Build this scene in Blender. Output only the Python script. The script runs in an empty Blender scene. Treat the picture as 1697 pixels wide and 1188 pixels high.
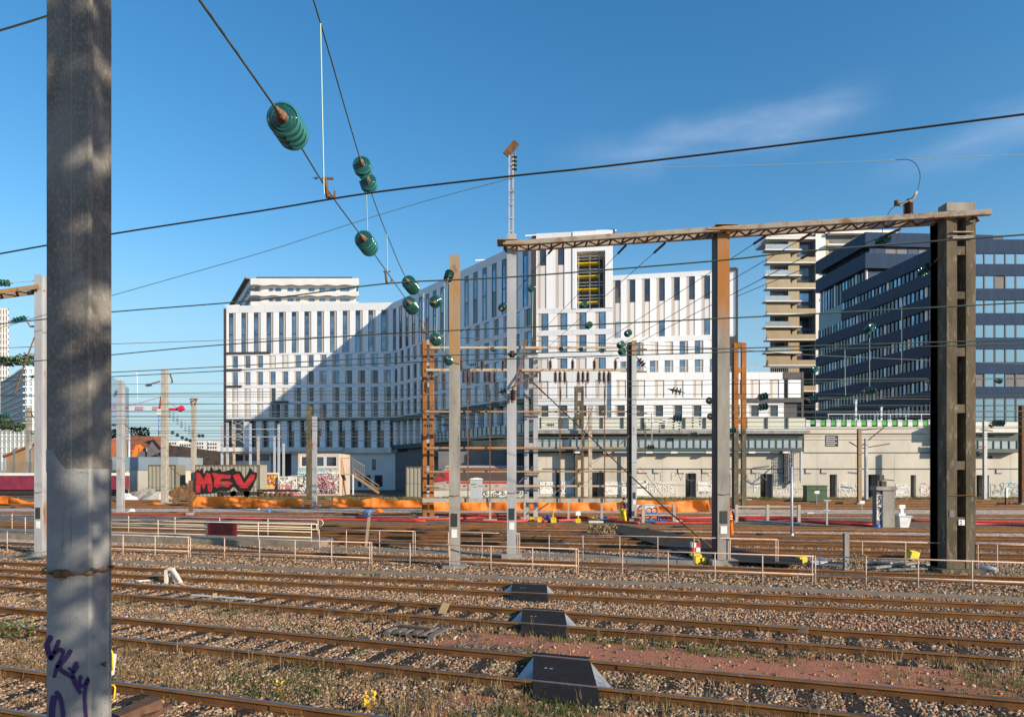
import bpy, math, random
import numpy as np
from mathutils import Vector, Matrix
random.seed(7); RNG = np.random.default_rng(7)
S = bpy.context.scene; COL = S.collection
# ------------------------------------------------------------------ camera, sky, sun, exposure
CAMZ = 3.6; F = 1131.3; HY = 782.0; CX = 848.5
cd = bpy.data.cameras.new('camera'); cam = bpy.data.objects.new('camera', cd); COL.objects.link(cam)
cam.location = (0, 0, CAMZ); cam.rotation_euler = (math.radians(90), 0, 0)
cd.sensor_width = 36; cd.lens = 24; cd.shift_x = 0; cd.shift_y = (HY-594)/1697.0
cd.clip_start = 0.05; cd.clip_end = 3000
S.camera = cam
SUN_EL = math.radians(19.5); SUN_AZ = math.radians(125.0)      # azimuth clockwise from +Y (the viewing direction)
sd = Vector((math.sin(SUN_AZ)*math.cos(SUN_EL), math.cos(SUN_AZ)*math.cos(SUN_EL), math.sin(SUN_EL)))
W = bpy.data.worlds.new('World'); S.world = W; W.use_nodes = True
wn = W.node_tree; wn.nodes.clear()
def wnode(t, **k):
    n = wn.nodes.new(t)
    for a, b in k.items(): setattr(n, a, b)
    return n
wo = wnode('ShaderNodeOutputWorld'); bg = wnode('ShaderNodeBackground'); sky = wnode('ShaderNodeTexSky')
sky.sky_type = 'NISHITA'; sky.sun_disc = False; sky.sun_elevation = SUN_EL; sky.sun_rotation = SUN_AZ
sky.altitude = 50; sky.air_density = 1.25; sky.dust_density = 0.35; sky.ozone_density = 3.2
bg.inputs['Strength'].default_value = 0.137
tc = wnode('ShaderNodeTexCoord')
mp = wnode('ShaderNodeMapping'); mp.inputs['Rotation'].default_value = (0, math.radians(13), 0); mp.inputs['Scale'].default_value = (2.2, 2.2, 13)
nz = wnode('ShaderNodeTexNoise'); nz.inputs['Scale'].default_value = 1.7; nz.inputs['Detail'].default_value = 7; nz.inputs['Roughness'].default_value = 0.55
nz.inputs['Distortion'].default_value = 0.35
rp = wnode('ShaderNodeMapRange'); rp.inputs['From Min'].default_value = 0.50; rp.inputs['From Max'].default_value = 0.78
mm = wnode('ShaderNodeMath', operation='MULTIPLY'); m2 = wnode('ShaderNodeMath', operation='MULTIPLY'); m2.inputs[1].default_value = 0.24
mix = wnode('ShaderNodeMix', data_type='RGBA'); mix.inputs['B'].default_value = (5.4, 5.9, 6.9, 1)
L = wn.links.new
L(tc.outputs['Generated'], mp.inputs['Vector']); L(mp.outputs[0], nz.inputs['Vector']); L(nz.outputs['Fac'], rp.inputs['Value'])
nrm = wnode('ShaderNodeVectorMath', operation='NORMALIZE'); L(tc.outputs['Generated'], nrm.inputs[0])
def wm(op, a, b, c=None):
    n_ = wnode('ShaderNodeMath', operation=op)
    for i, q in enumerate((a, b, c)):
        if q is None: continue
        if isinstance(q, (int, float)): n_.inputs[i].default_value = q
        else: L(q, n_.inputs[i])
    return n_.outputs[0]
def wr(f, a, b):
    n_ = wnode('ShaderNodeMapRange'); n_.interpolation_type = 'SMOOTHSTEP'; n_.inputs['From Min'].default_value = a; n_.inputs['From Max'].default_value = b; L(f, n_.inputs['Value']); return n_.outputs[0]
sc3 = wnode('ShaderNodeSeparateXYZ'); L(nrm.outputs[0], sc3.inputs[0]); yy_ = wm('MAXIMUM', sc3.outputs[1], 0.05)
cu_ = wm('DIVIDE', sc3.outputs[0], yy_); cv_ = wm('DIVIDE', sc3.outputs[2], yy_)
nzb = wnode('ShaderNodeTexNoise'); nzb.inputs['Scale'].default_value = 9; nzb.inputs['Detail'].default_value = 8; L(nrm.outputs[0], nzb.inputs['Vector'])
wob = wm('MULTIPLY_ADD', nzb.outputs['Fac'], 0.09, -0.045)
def streak(a0, k, wd, u0, u1, u2, u3):
    d_ = wm('ADD', wm('SUBTRACT', cv_, wm('MULTIPLY_ADD', cu_, k, a0)), wob); m_ = wm('SUBTRACT', 1.0, wr(wm('ABSOLUTE', d_, 0.0), 0.0, wd))
    return wm('MULTIPLY', m_, wm('MULTIPLY', wr(cu_, u0, u1), wm('SUBTRACT', 1.0, wr(cu_, u2, u3))))
cl_ = wm('MAXIMUM', streak(.422, .24, .055, .02, .30, .42, .58), wm('MULTIPLY', streak(.275, .31, .05, .48, .70, .95, 1.3), .9))
rp.inputs['From Min'].default_value = 0.36; rp.inputs['From Max'].default_value = 0.66
L(rp.outputs[0], mm.inputs[0]); L(cl_, mm.inputs[1]); L(mm.outputs[0], m2.inputs[0])
hsv = wnode('ShaderNodeHueSaturation'); hsv.inputs['Saturation'].default_value = 1.30; hsv.inputs['Hue'].default_value = 0.499; hsv.inputs['Value'].default_value = 1.0
sxz = wnode('ShaderNodeSeparateXYZ'); L(nrm.outputs[0], sxz.inputs[0]); mh = wnode('ShaderNodeMapRange'); mh.inputs['From Min'].default_value = 0.0; mh.inputs['From Max'].default_value = 0.34; mh.inputs['To Min'].default_value = 0.85; mh.inputs['To Max'].default_value = 0.0; mh.interpolation_type = 'SMOOTHSTEP'
L(sxz.outputs[2], mh.inputs['Value']); hz_ = wnode('ShaderNodeMix', data_type='RGBA'); hz_.inputs['B'].default_value = (2.05, 3.0, 3.95, 1); L(mh.outputs[0], hz_.inputs['Factor'])
L(sky.outputs[0], hsv.inputs['Color']); L(hsv.outputs[0], hz_.inputs['A']); L(hz_.outputs['Result'], mix.inputs['A']); L(m2.outputs[0], mix.inputs['Factor'])
L(mix.outputs['Result'], bg.inputs['Color']); L(bg.outputs[0], wo.inputs['Surface'])
ld = bpy.data.lights.new('sun', 'SUN'); ld.energy = 5.0; ld.angle = math.radians(0.5); ld.color = (1.0, 0.85, 0.67)
sun = bpy.data.objects.new('sun', ld); COL.objects.link(sun); sun.rotation_euler = (-sd).to_track_quat('-Z', 'Y').to_euler()
sun.location = (20, -20, 40)
S.view_settings.view_transform = 'Standard'; S.view_settings.look = 'None'; S.view_settings.exposure = 0.42; S.view_settings.gamma = 1
# ------------------------------------------------------------------ helpers
def at(px, py, D):            # point at distance D seen at pixel px,py of the photograph
    return Vector(((px-CX)/F*D, D, CAMZ-(py-HY)/F*D))
def XX(px, D): return (px-CX)/F*D
def ZZ(py, D): return CAMZ-(py-HY)/F*D
def DG(py, z=0.0): return (CAMZ-z)*F/(py-HY)   # distance of a ground point on row py
ORG = {}
def org(o): return ORG.get(o.name, Vector((0, 0, 0))) if o else Vector((0, 0, 0))
def tag(o, label=None, cat=None, group=None, kind=None):
    if label: o['label'] = label
    if cat: o['category'] = cat
    if group: o['group'] = group
    if kind: o['kind'] = kind
    return o
def thing(name, loc, label, cat, group=None):
    o = bpy.data.objects.new(name, None); COL.objects.link(o); o.location = loc; o.empty_display_size = 0.3
    ORG[o.name] = Vector(loc); return tag(o, label, cat, group)
class MB:
    def __init__(s): s.v = []; s.f = []; s.m = []; s.sm = []
    def quad(s, a, b, c, d, m=0): n = len(s.v); s.v += [tuple(a), tuple(b), tuple(c), tuple(d)]; s.f.append((n, n+1, n+2, n+3)); s.m.append(m); s.sm.append(False); return s
    def poly(s, pts, m=0): n = len(s.v); s.v += [tuple(p) for p in pts]; s.f.append(tuple(range(n, n+len(pts)))); s.m.append(m); s.sm.append(False); return s
    def box(s, x0, x1, y0, y1, z0, z1, m=0):
        return s.obox(Vector((0, 0, 0)), Vector((1, 0, 0)), Vector((0, 1, 0)), x0, x1, y0, y1, z0, z1, m)
    def obox(s, O, U, N, u0, u1, n0, n1, z0, z1, m=0):     # box in a frame: along U, along N, up
        n = len(s.v)
        for z in (z0, z1):
            for (a, b) in ((u0, n0), (u1, n0), (u1, n1), (u0, n1)):
                p = O+U*a+N*b; s.v.append((p.x, p.y, O.z+z))
        for f in ((0, 3, 2, 1), (4, 5, 6, 7), (0, 1, 5, 4), (1, 2, 6, 5), (2, 3, 7, 6), (3, 0, 4, 7)):
            s.f.append(tuple(n+i for i in f)); s.m.append(m); s.sm.append(False)
        return s
    def beam(s, p0, p1, w, h, m=0, up=Vector((0, 0, 1))):   # rectangular bar between two points
        p0 = Vector(p0); p1 = Vector(p1); d = (p1-p0).normalized()
        if abs(d.dot(up)) > 0.98: up = Vector((0, 1, 0))
        a = d.cross(up).normalized()*w/2; b = a.cross(d).normalized()*h/2
        n = len(s.v)
        for p in (p0, p1):
            for q in (-a-b, a-b, a+b, -a+b): s.v.append(tuple(p+q))
        for f in ((0, 3, 2, 1), (4, 5, 6, 7), (0, 1, 5, 4), (1, 2, 6, 5), (2, 3, 7, 6), (3, 0, 4, 7)):
            s.f.append(tuple(n+i for i in f)); s.m.append(m); s.sm.append(False)
        return s
    def tube(s, pts, r, n=6, m=0, caps=True):
        pts = [Vector(p) for p in pts]; base = len(s.v); rr = r if isinstance(r, (list, tuple)) else [r]*len(pts)
        ref = None
        for i, p in enumerate(pts):
            d = (pts[min(i+1, len(pts)-1)]-pts[max(i-1, 0)]).normalized()
            if ref is None:
                ref = Vector((0, 0, 1)) if abs(d.z) < 0.9 else Vector((1, 0, 0))
            a = d.cross(ref).normalized(); b = d.cross(a).normalized(); ref = -b if abs((-b).dot(d)) < 0.9 else ref
            for k in range(n):
                t = 2*math.pi*k/n; s.v.append(tuple(p+a*math.cos(t)*rr[i]+b*math.sin(t)*rr[i]))
        for i in range(len(pts)-1):
            for k in range(n):
                q = base+i*n; s.f.append((q+k, q+(k+1) % n, q+n+(k+1) % n, q+n+k)); s.m.append(m); s.sm.append(n > 5)
        if caps and n > 3:
            s.f.append(tuple(base+k for k in range(n))[::-1]); s.m.append(m); s.sm.append(False)
            q = base+(len(pts)-1)*n; s.f.append(tuple(q+k for k in range(n))); s.m.append(m); s.sm.append(False)
        return s
    def lathe(s, p, axis, prof, n=16, m=0):      # profile of (distance along axis, radius) from p
        p = Vector(p); d = Vector(axis).normalized(); ref = Vector((0, 0, 1)) if abs(d.z) < 0.9 else Vector((1, 0, 0))
        a = d.cross(ref).normalized(); b = d.cross(a).normalized(); base = len(s.v)
        for (h, r) in prof:
            for k in range(n):
                t = 2*math.pi*k/n; s.v.append(tuple(p+d*h+a*math.cos(t)*max(r, 1e-4)+b*math.sin(t)*max(r, 1e-4)))
        for i in range(len(prof)-1):
            for k in range(n):
                q = base+i*n; s.f.append((q+k, q+(k+1) % n, q+n+(k+1) % n, q+n+k)); s.m.append(m); s.sm.append(True)
        return s
    def prism(s, pts, z0, z1, m=0):             # outline in XY extruded in z
        n = len(s.v); k = len(pts)
        for z in (z0, z1):
            for p in pts: s.v.append((p[0], p[1], z))
        s.f.append(tuple(n+i for i in range(k))[::-1]); s.f.append(tuple(n+k+i for i in range(k))); s.m += [m, m]; s.sm += [False, False]
        for i in range(k): s.f.append((n+i, n+(i+1) % k, n+k+(i+1) % k, n+k+i)); s.m.append(m); s.sm.append(False)
        return s
    def slab(s, pts, depth, m=0):               # planar outline (3-D points) thickened by vector depth
        n = len(s.v); k = len(pts); depth = Vector(depth)
        for p in pts: s.v.append(tuple(p))
        for p in pts: s.v.append(tuple(Vector(p)+depth))
        s.f.append(tuple(n+i for i in range(k))); s.f.append(tuple(n+k+i for i in range(k))[::-1]); s.m += [m, m]; s.sm += [False, False]
        for i in range(k): s.f.append((n+i, n+k+i, n+k+(i+1) % k, n+(i+1) % k)); s.m.append(m); s.sm.append(False)
        return s
    def build(s, name, mats, parent=None, bevel=0):
        me = bpy.data.meshes.new(name); o = org(parent)
        me.from_pydata([(x-o.x, y-o.y, z-o.z) for (x, y, z) in s.v], [], s.f)
        if not isinstance(mats, (list, tuple)): mats = [mats]
        for m in mats: me.materials.append(m)
        me.polygons.foreach_set('material_index', s.m); me.polygons.foreach_set('use_smooth', s.sm); me.update()
        ob = bpy.data.objects.new(name, me); COL.objects.link(ob)
        if parent: ob.parent = parent; ORG[ob.name] = o
        if bevel:
            b = ob.modifiers.new('bevel', 'BEVEL'); b.width = bevel; b.segments = 2; b.limit_method = 'ANGLE'
        return ob
def struct(name, mb, mats): return tag(mb.build(name, mats), kind='structure')
def copy_tree(o, loc, label=None, group=None, parent=None, rot=None):
    c = o.copy(); COL.objects.link(c)
    if parent is None: c.location = loc
    else: c.parent = parent
    if rot is not None: c.rotation_euler = (0, 0, rot)
    if label: c['label'] = label
    if group: c['group'] = group
    ORG[c.name] = Vector(loc)
    for ch in list(o.children): copy_tree(ch, loc, parent=c)
    return c
# ------------------------------------------------------------------ materials
def mat(name, c, rough=0.7, metal=0.0, c2=None, scale=2.0, bump=0.0, bscale=None, stretch=(1, 1, 1), lo=0.35, hi=0.65,
        c3=None, s3=20.0, lo3=0.6, hi3=0.7, spec=None, ior=None, trans=0.0, obj=False, detail=6, fac3=1.0):
    m = bpy.data.materials.new(name); m.use_nodes = True; nt = m.node_tree; b = nt.nodes['Principled BSDF']; l = nt.links.new
    b.inputs['Base Color'].default_value = (*c, 1); b.inputs['Roughness'].default_value = rough; b.inputs['Metallic'].default_value = metal
    if ior: b.inputs['IOR'].default_value = ior
    if trans: b.inputs['Transmission Weight'].default_value = trans
    if spec is None and rough >= .8: spec = .12
    if spec is not None: b.inputs['Specular IOR Level'].default_value = spec
    if obj: t = nt.nodes.new('ShaderNodeTexCoord'); vec = t.outputs['Object']
    else: t = nt.nodes.new('ShaderNodeNewGeometry'); vec = t.outputs['Position']
    mpn = nt.nodes.new('ShaderNodeMapping'); mpn.inputs['Scale'].default_value = stretch; l(vec, mpn.inputs['Vector']); v = mpn.outputs[0]
    def noise(sc, det=detail):
        n = nt.nodes.new('ShaderNodeTexNoise'); n.inputs['Scale'].default_value = sc; n.inputs['Detail'].default_value = det; n.inputs['Roughness'].default_value = 0.6
        l(v, n.inputs['Vector']); return n.outputs['Fac']
    def ramp(f, a, z):
        r = nt.nodes.new('ShaderNodeMapRange'); r.inputs['From Min'].default_value = a; r.inputs['From Max'].default_value = z; l(f, r.inputs['Value']); return r.outputs[0]
    def mixc(f, A, B):
        x = nt.nodes.new('ShaderNodeMix'); x.data_type = 'RGBA'; l(f, x.inputs['Factor'])
        for k, q in (('A', A), ('B', B)):
            if isinstance(q, tuple): x.inputs[k].default_value = (*q, 1)
            else: l(q, x.inputs[k])
        return x.outputs['Result']
    out = None
    if c2: out = mixc(ramp(noise(scale), lo, hi), c, c2)
    if c3:
        f = ramp(noise(s3), lo3, hi3)
        if fac3 < 1:
            k = nt.nodes.new('ShaderNodeMath'); k.operation = 'MULTIPLY'; k.inputs[1].default_value = fac3; l(f, k.inputs[0]); f = k.outputs[0]
        out = mixc(f, out if out is not None else c, c3)
    if out is not None: l(out, b.inputs['Base Color'])
    if bump:
        bn = nt.nodes.new('ShaderNodeBump'); bn.inputs['Strength'].default_value = bump; bn.inputs['Distance'].default_value = 0.02
        l(noise(bscale or scale*6), bn.inputs['Height']); l(bn.outputs[0], b.inputs['Normal'])
    return m
def panel_mat(name, c, c2, pitch, axis=(1, 0, 0), rough=0.45, depth=0.4, width=0.08, metal=0.0):
    """cladding with fine seams every «pitch» metres along a horizontal axis and random tone per panel"""
    m = bpy.data.materials.new(name); m.use_nodes = True; nt = m.node_tree; b = nt.nodes['Principled BSDF']; l = nt.links.new
    b.inputs['Roughness'].default_value = rough; b.inputs['Metallic'].default_value = metal
    g = nt.nodes.new('ShaderNodeNewGeometry'); d = nt.nodes.new('ShaderNodeVectorMath'); d.operation = 'DOT_PRODUCT'
    d.inputs[1].default_value = Vector(axis).normalized()/pitch; l(g.outputs['Position'], d.inputs[0])
    fl = nt.nodes.new('ShaderNodeMath'); fl.operation = 'FLOOR'; l(d.outputs['Value'], fl.inputs[0])
    fr = nt.nodes.new('ShaderNodeMath'); fr.operation = 'FRACT'; l(d.outputs['Value'], fr.inputs[0])
    wnz = nt.nodes.new('ShaderNodeTexWhiteNoise'); wnz.noise_dimensions = '1D'; l(fl.outputs[0], wnz.inputs['W'])
    n = nt.nodes.new('ShaderNodeTexNoise'); n.inputs['Scale'].default_value = 0.5; n.inputs['Detail'].default_value = 5; l(g.outputs['Position'], n.inputs['Vector'])
    av = nt.nodes.new('ShaderNodeMath'); av.operation = 'MULTIPLY_ADD'; av.inputs[1].default_value = 0.6; l(wnz.outputs['Value'], av.inputs[0])
    sc = nt.nodes.new('ShaderNodeMath'); sc.operation = 'MULTIPLY'; sc.inputs[1].default_value = 0.5; l(n.outputs['Fac'], sc.inputs[0]); l(sc.outputs[0], av.inputs[2])
    mx = nt.nodes.new('ShaderNodeMix'); mx.data_type = 'RGBA'; mx.inputs['A'].default_value = (*c, 1); mx.inputs['B'].default_value = (*c2, 1); l(av.outputs[0], mx.inputs['Factor'])
    lt = nt.nodes.new('ShaderNodeMath'); lt.operation = 'LESS_THAN'; lt.inputs[1].default_value = width; l(fr.outputs[0], lt.inputs[0])
    k = nt.nodes.new('ShaderNodeMath'); k.operation = 'MULTIPLY'; k.inputs[1].default_value = depth; l(lt.outputs[0], k.inputs[0])
    m3 = nt.nodes.new('ShaderNodeMix'); m3.data_type = 'RGBA'; l(k.outputs[0], m3.inputs['Factor']); l(mx.outputs['Result'], m3.inputs['A'])
    m3.inputs['B'].default_value = (c[0]*.35, c[1]*.35, c[2]*.35, 1); l(m3.outputs['Result'], b.inputs['Base Color']); b.inputs['Specular IOR Level'].default_value = .25
    return m
def vcol_mat(name, rough=0.85):
    m = bpy.data.materials.new(name); m.use_nodes = True; b = m.node_tree.nodes['Principled BSDF']; b.inputs['Roughness'].default_value = rough; b.inputs['Specular IOR Level'].default_value = .12
    a = m.node_tree.nodes.new('ShaderNodeAttribute'); a.attribute_name = 'tint'; m.node_tree.links.new(a.outputs['Color'], b.inputs['Base Color']); return m
def net_mat(name, c):
    m = bpy.data.materials.new(name); m.use_nodes = True; nt = m.node_tree; b = nt.nodes['Principled BSDF']; l = nt.links.new
    b.inputs['Base Color'].default_value = (*c, 1); b.inputs['Roughness'].default_value = 0.6
    tr = nt.nodes.new('ShaderNodeBsdfTranslucent'); tr.inputs['Color'].default_value = (*c, 1)
    tp = nt.nodes.new('ShaderNodeBsdfTransparent'); mx = nt.nodes.new('ShaderNodeMixShader'); mx.inputs[0].default_value = 0.25
    m2_ = nt.nodes.new('ShaderNodeMixShader'); l(b.outputs[0], mx.inputs[1]); l(tr.outputs[0], mx.inputs[2])
    g = nt.nodes.new('ShaderNodeNewGeometry'); w = nt.nodes.new('ShaderNodeTexNoise'); w.inputs['Scale'].default_value = 9; w.inputs['Detail'].default_value = 3
    l(g.outputs['Position'], w.inputs['Vector']); r = nt.nodes.new('ShaderNodeMapRange'); r.inputs['From Min'].default_value = .35; r.inputs['From Max'].default_value = .7
    r.inputs['To Min'].default_value = 0.0; r.inputs['To Max'].default_value = 0.22; l(w.outputs['Fac'], r.inputs['Value']); l(r.outputs[0], m2_.inputs[0])
    l(mx.outputs[0], m2_.inputs[1]); l(tp.outputs[0], m2_.inputs[2]); l(m2_.outputs[0], nt.nodes['Material Output'].inputs['Surface']); return m
def fade_mat(name):
    m = mat(name, (.36, .34, .30), .85, c2=(.22, .205, .18), scale=1.4, bump=.3, bscale=30, stretch=(1, 1, .35)); nt = m.node_tree; b = nt.nodes['Principled BSDF']; l = nt.links.new; old = b.inputs['Base Color'].links[0].from_socket
    g = nt.nodes.new('ShaderNodeNewGeometry'); s = nt.nodes.new('ShaderNodeSeparateXYZ'); l(g.outputs['Position'], s.inputs[0]); mp_ = nt.nodes.new('ShaderNodeMapping'); mp_.inputs['Scale'].default_value = (5, 5, .7); l(g.outputs['Position'], mp_.inputs[0])
    n = nt.nodes.new('ShaderNodeTexNoise'); n.inputs['Scale'].default_value = 1.2; n.inputs['Detail'].default_value = 6; l(mp_.outputs[0], n.inputs['Vector'])
    a = nt.nodes.new('ShaderNodeMath'); a.operation = 'MULTIPLY_ADD'; a.inputs[1].default_value = 3.2; l(n.outputs['Fac'], a.inputs[0]); l(s.outputs[2], a.inputs[2])
    r = nt.nodes.new('ShaderNodeMapRange'); r.inputs['From Min'].default_value = 9.9; r.inputs['From Max'].default_value = 12.2; l(a.outputs[0], r.inputs['Value'])
    r2 = nt.nodes.new('ShaderNodeMapRange'); r2.inputs['From Min'].default_value = 16.4; r2.inputs['From Max'].default_value = 13.6; r2.inputs['To Min'].default_value = .35; l(a.outputs[0], r2.inputs['Value'])
    k = nt.nodes.new('ShaderNodeMath'); k.operation = 'MULTIPLY'; l(r.outputs[0], k.inputs[0]); l(r2.outputs[0], k.inputs[1])
    x = nt.nodes.new('ShaderNodeMix'); x.data_type = 'RGBA'; l(k.outputs[0], x.inputs['Factor']); l(old, x.inputs['A']); x.inputs['B'].default_value = (.34, .15, .045, 1); l(x.outputs['Result'], b.inputs['Base Color']); return m
M = {}
M['conc'] = mat('weathered_concrete', (.36, .34, .30), .9, c2=(.22, .205, .18), scale=1.4, bump=.5, bscale=30, stretch=(1, 1, .35), c3=(.12, .11, .10), s3=5, lo3=.58, hi3=.78)
M['conc_near'] = mat('near_mast_concrete', (.245, .235, .21), .95, c2=(.13, .115, .095), scale=3.0, bump=.35, bscale=160, stretch=(1, 1, .55), c3=(.34, .335, .315), s3=60, lo3=.50, hi3=.66, fac3=.55)
M['conc_low'] = mat('repaired_grey_concrete', (.31, .32, .31), .95, c2=(.24, .24, .235), scale=3.5, bump=.3, bscale=150, stretch=(1, 1, .7), c3=(.14, .13, .12), s3=70, lo3=.60, hi3=.70, fac3=.6)
M['conc_edge'] = mat('sunlit_pale_edge', (.50, .42, .31), .9, c2=(.34, .30, .24), scale=9, bump=.4)  # lighter colour imitates sunlight catching the near mast's corner
M['conc_mid'] = mat('beige_precast_concrete', (.44, .41, .35), .9, c2=(.33, .30, .25), scale=2, c3=(.22, .19, .15), s3=7, lo3=.6, hi3=.75)
M['dusty'] = mat('dusty_path_concrete', (.30, .25, .185), .95, c2=(.20, .16, .115), scale=2.5, bump=.5, bscale=40, c3=(.38, .33, .26), s3=18, lo3=.55, hi3=.7)
M['conc_old'] = mat('old_portal_concrete', (.15, .125, .085), .92, c2=(.08, .066, .046), scale=1.8, bump=.8, bscale=20, stretch=(1, 1, .3), c3=(.25, .22, .17), s3=7, lo3=.55, hi3=.7)
M['conc_lt'] = mat('pale_wall_concrete', (.60, .56, .47), .9, c2=(.46, .43, .36), scale=.16, bump=.2, bscale=4, stretch=(1, 1, .5), lo=.4, hi=.62, c3=(.34, .31, .25), s3=.7, lo3=.6, hi3=.85, fac3=.5)
M['conc_white'] = mat('white_concrete', (.74, .72, .66), .8, c2=(.60, .58, .52), scale=.4, stretch=(1, 1, .4))
M['galv'] = mat('galvanised_grey_steel', (.46, .47, .48), .5, .25, c2=(.36, .36, .36), scale=1.5, stretch=(1, 1, .25), c3=(.32, .16, .06), s3=1.7, lo3=.60, hi3=.72, bump=.15)
M['galv_clean'] = mat('clean_galvanised_steel', (.55, .57, .60), .45, .3, c2=(.45, .47, .50), scale=2)
M['rust'] = mat('orange_rust', (.40, .165, .045), .9, c2=(.26, .10, .035), scale=2.2, stretch=(1, 1, .4), bump=.5, c3=(.50, .25, .10), s3=6)
M['rust_dk'] = mat('dark_rust', (.11, .065, .04), .85, c2=(.22, .11, .05), scale=5, bump=.4)
M['rust_mid'] = mat('ochre_rust_steel', (.36, .19, .06), .85, c2=(.30, .26, .20), scale=1.6, stretch=(1, 1, .3), bump=.4, c3=(.20, .10, .05), s3=4)
M['beam'] = mat('faded_beam_paint', (.46, .40, .31), .8, c2=(.30, .17, .09), scale=2.4, lo=.5, hi=.68, bump=.3)
M['black'] = mat('black_steel', (.025, .024, .026), .6, c2=(.05, .035, .025), scale=3)
M['railside'] = mat('rusty_rail', (.22, .105, .042), .85, c2=(.125, .06, .026), scale=1.3, bump=.5, bscale=40, c3=(.27, .14, .06), s3=5)
M['railhead'] = mat('orange_rust_rail_head_side', (.36, .165, .045), .8, c2=(.22, .10, .035), scale=1.6, c3=(.42, .22, .09), s3=6)
M['railtop'] = mat('worn_rail_head', (.24, .21, .22), .32, .6, c2=(.14, .11, .11), scale=2)
M['railbright'] = mat('polished_rail_head', (.50, .48, .46), .25, .9, c2=(.35, .33, .31), scale=2)
M['wood'] = mat('creosoted_timber', (.030, .024, .020), .9, c2=(.058, .047, .038), scale=4, stretch=(1, 4, 1), bump=.6)
M['greywood'] = mat('grey_weathered_timber', (.24, .21, .18), .9, c2=(.12, .10, .085), scale=6, bump=.5)
M['browntimber'] = mat('brown_timber', (.10, .055, .038), .85, c2=(.16, .09, .06), scale=7, bump=.6)
M['plank'] = mat('raw_plank', (.45, .32, .18), .85, c2=(.34, .23, .12), scale=6)
M['rubber'] = mat('black_rubber_panel', (.016, .016, .017), .85, c2=(.026, .025, .025), scale=5, bump=.4, bscale=60, c3=(.16, .16, .16), s3=42, lo3=.68, hi3=.72)
M['asphalt'] = mat('dark_asphalt', (.03, .03, .03), .95, c2=(.055, .05, .045), scale=2, bump=.4, bscale=30)
M['handrail'] = mat('faded_pink_handrail_paint', (.58, .43, .34), .75, c2=(.40, .24, .15), scale=4, lo=.5, hi=.72, stretch=(1, 1, 3))
M['handrail_w'] = mat('cream_handrail_paint', (.70, .62, .50), .7, c2=(.50, .36, .24), scale=4, lo=.55, hi=.75)
M['glassins'] = mat('green_insulator_glass', (.004, .050, .040), .08, c2=(.010, .095, .075), scale=5, ior=1.5, spec=1.0, obj=True)
M['glassins_t'] = mat('teal_insulator_glass', (.10, .50, .49), .03, ior=1.45, trans=.65, spec=.9)
M['glassins_n'] = mat('clear_green_insulator_glass', (.03, .20, .20), .05, ior=1.45, trans=.5, spec=.8, c2=(.01, .09, .09), scale=5)
M['glassrim'] = mat('pale_teal_glass_rim', (.045, .235, .235), .05, ior=1.45, trans=.3, spec=.9)
M['rustfade'] = fade_mat('grey_steel_with_rust_stain')
M['porc'] = mat('brown_porcelain', (.045, .022, .018), .2, c2=(.08, .038, .028), scale=8)
M['cap'] = mat('rusty_insulator_cap', (.30, .19, .12), .8, c2=(.09, .05, .035), scale=30)
M['wire'] = mat('patinated_copper_wire', (.10, .155, .115), .6, c2=(.07, .10, .08), scale=1)
M['wire_g'] = mat('pale_green_wire', (.33, .50, .42), .55)
M['wire_dk'] = mat('dark_wire', (.05, .055, .05), .6)
M['wire_gy'] = mat('grey_steel_wire', (.20, .19, .18), .6)
M['wire_rs'] = mat('rusty_stay_rod', (.25, .13, .065), .8, c2=(.12, .06, .03), scale=8)
M['yellow'] = mat('yellow_plastic', (.75, .55, .015), .5, c2=(.55, .38, .01), scale=4)
M['whitep'] = mat('white_paint', (.78, .78, .76), .5, c2=(.62, .62, .60), scale=3)
M['redp'] = mat('red_paint', (.50, .03, .035), .5, c2=(.36, .02, .02), scale=3)
M['redpipe'] = mat('red_conduit', (.62, .065, .035), .5, c2=(.42, .04, .03), scale=2.5)
M['darkred'] = mat('dull_dark_red_board', (.26, .03, .03), .7, c2=(.18, .02, .02), scale=6)
M['blue'] = mat('blue_plastic', (.01, .20, .62), .4, c2=(.01, .13, .45), scale=5)
M['green'] = mat('dark_green_cabinet_paint', (.045, .10, .05), .6, c2=(.035, .08, .04), scale=3)
M['green_br'] = mat('bright_green_panel', (.07, .42, .05), .5, c2=(.05, .32, .04), scale=3)
M['net'] = net_mat('orange_netting', (.95, .24, .015))
M['hivis'] = mat('orange_hi_vis_cloth', (.85, .17, .015), .8)
M['navy'] = mat('navy_cloth', (.015, .022, .07), .9)
M['yellowcl'] = mat('yellow_cloth', (.75, .60, .02), .8)
M['skin'] = mat('skin', (.45, .26, .18), .6)
M['hair'] = mat('dark_cap', (.02, .02, .025), .8)
M['white'] = mat('white_cladding', (.74, .72, .68), .55, c2=(.66, .64, .60), scale=.25)
M['purple'] = mat('purple_spray_paint', (.035, .015, .09), .7, c2=(.06, .03, .13), scale=18)
M['black_sp'] = mat('black_spray_paint', (.02, .02, .022), .8)
M['red_sp'] = mat('red_spray_paint', (.52, .04, .045), .8, c2=(.34, .03, .035), scale=1.2, c3=(.55, .30, .28), s3=5, lo3=.62, hi3=.8, fac3=.5)
M['pink_sp'] = mat('pink_spray_paint', (.55, .22, .24), .8)
M['white_sp'] = mat('white_spray_paint', (.78, .77, .72), .8)
M['grey_sp'] = mat('grey_spray_paint', (.33, .32, .29), .9)
M['blue_sp'] = mat('pale_blue_spray_paint', (.35, .55, .62), .8)
M['plateb'] = mat('black_plate', (.03, .03, .03), .6)
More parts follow.
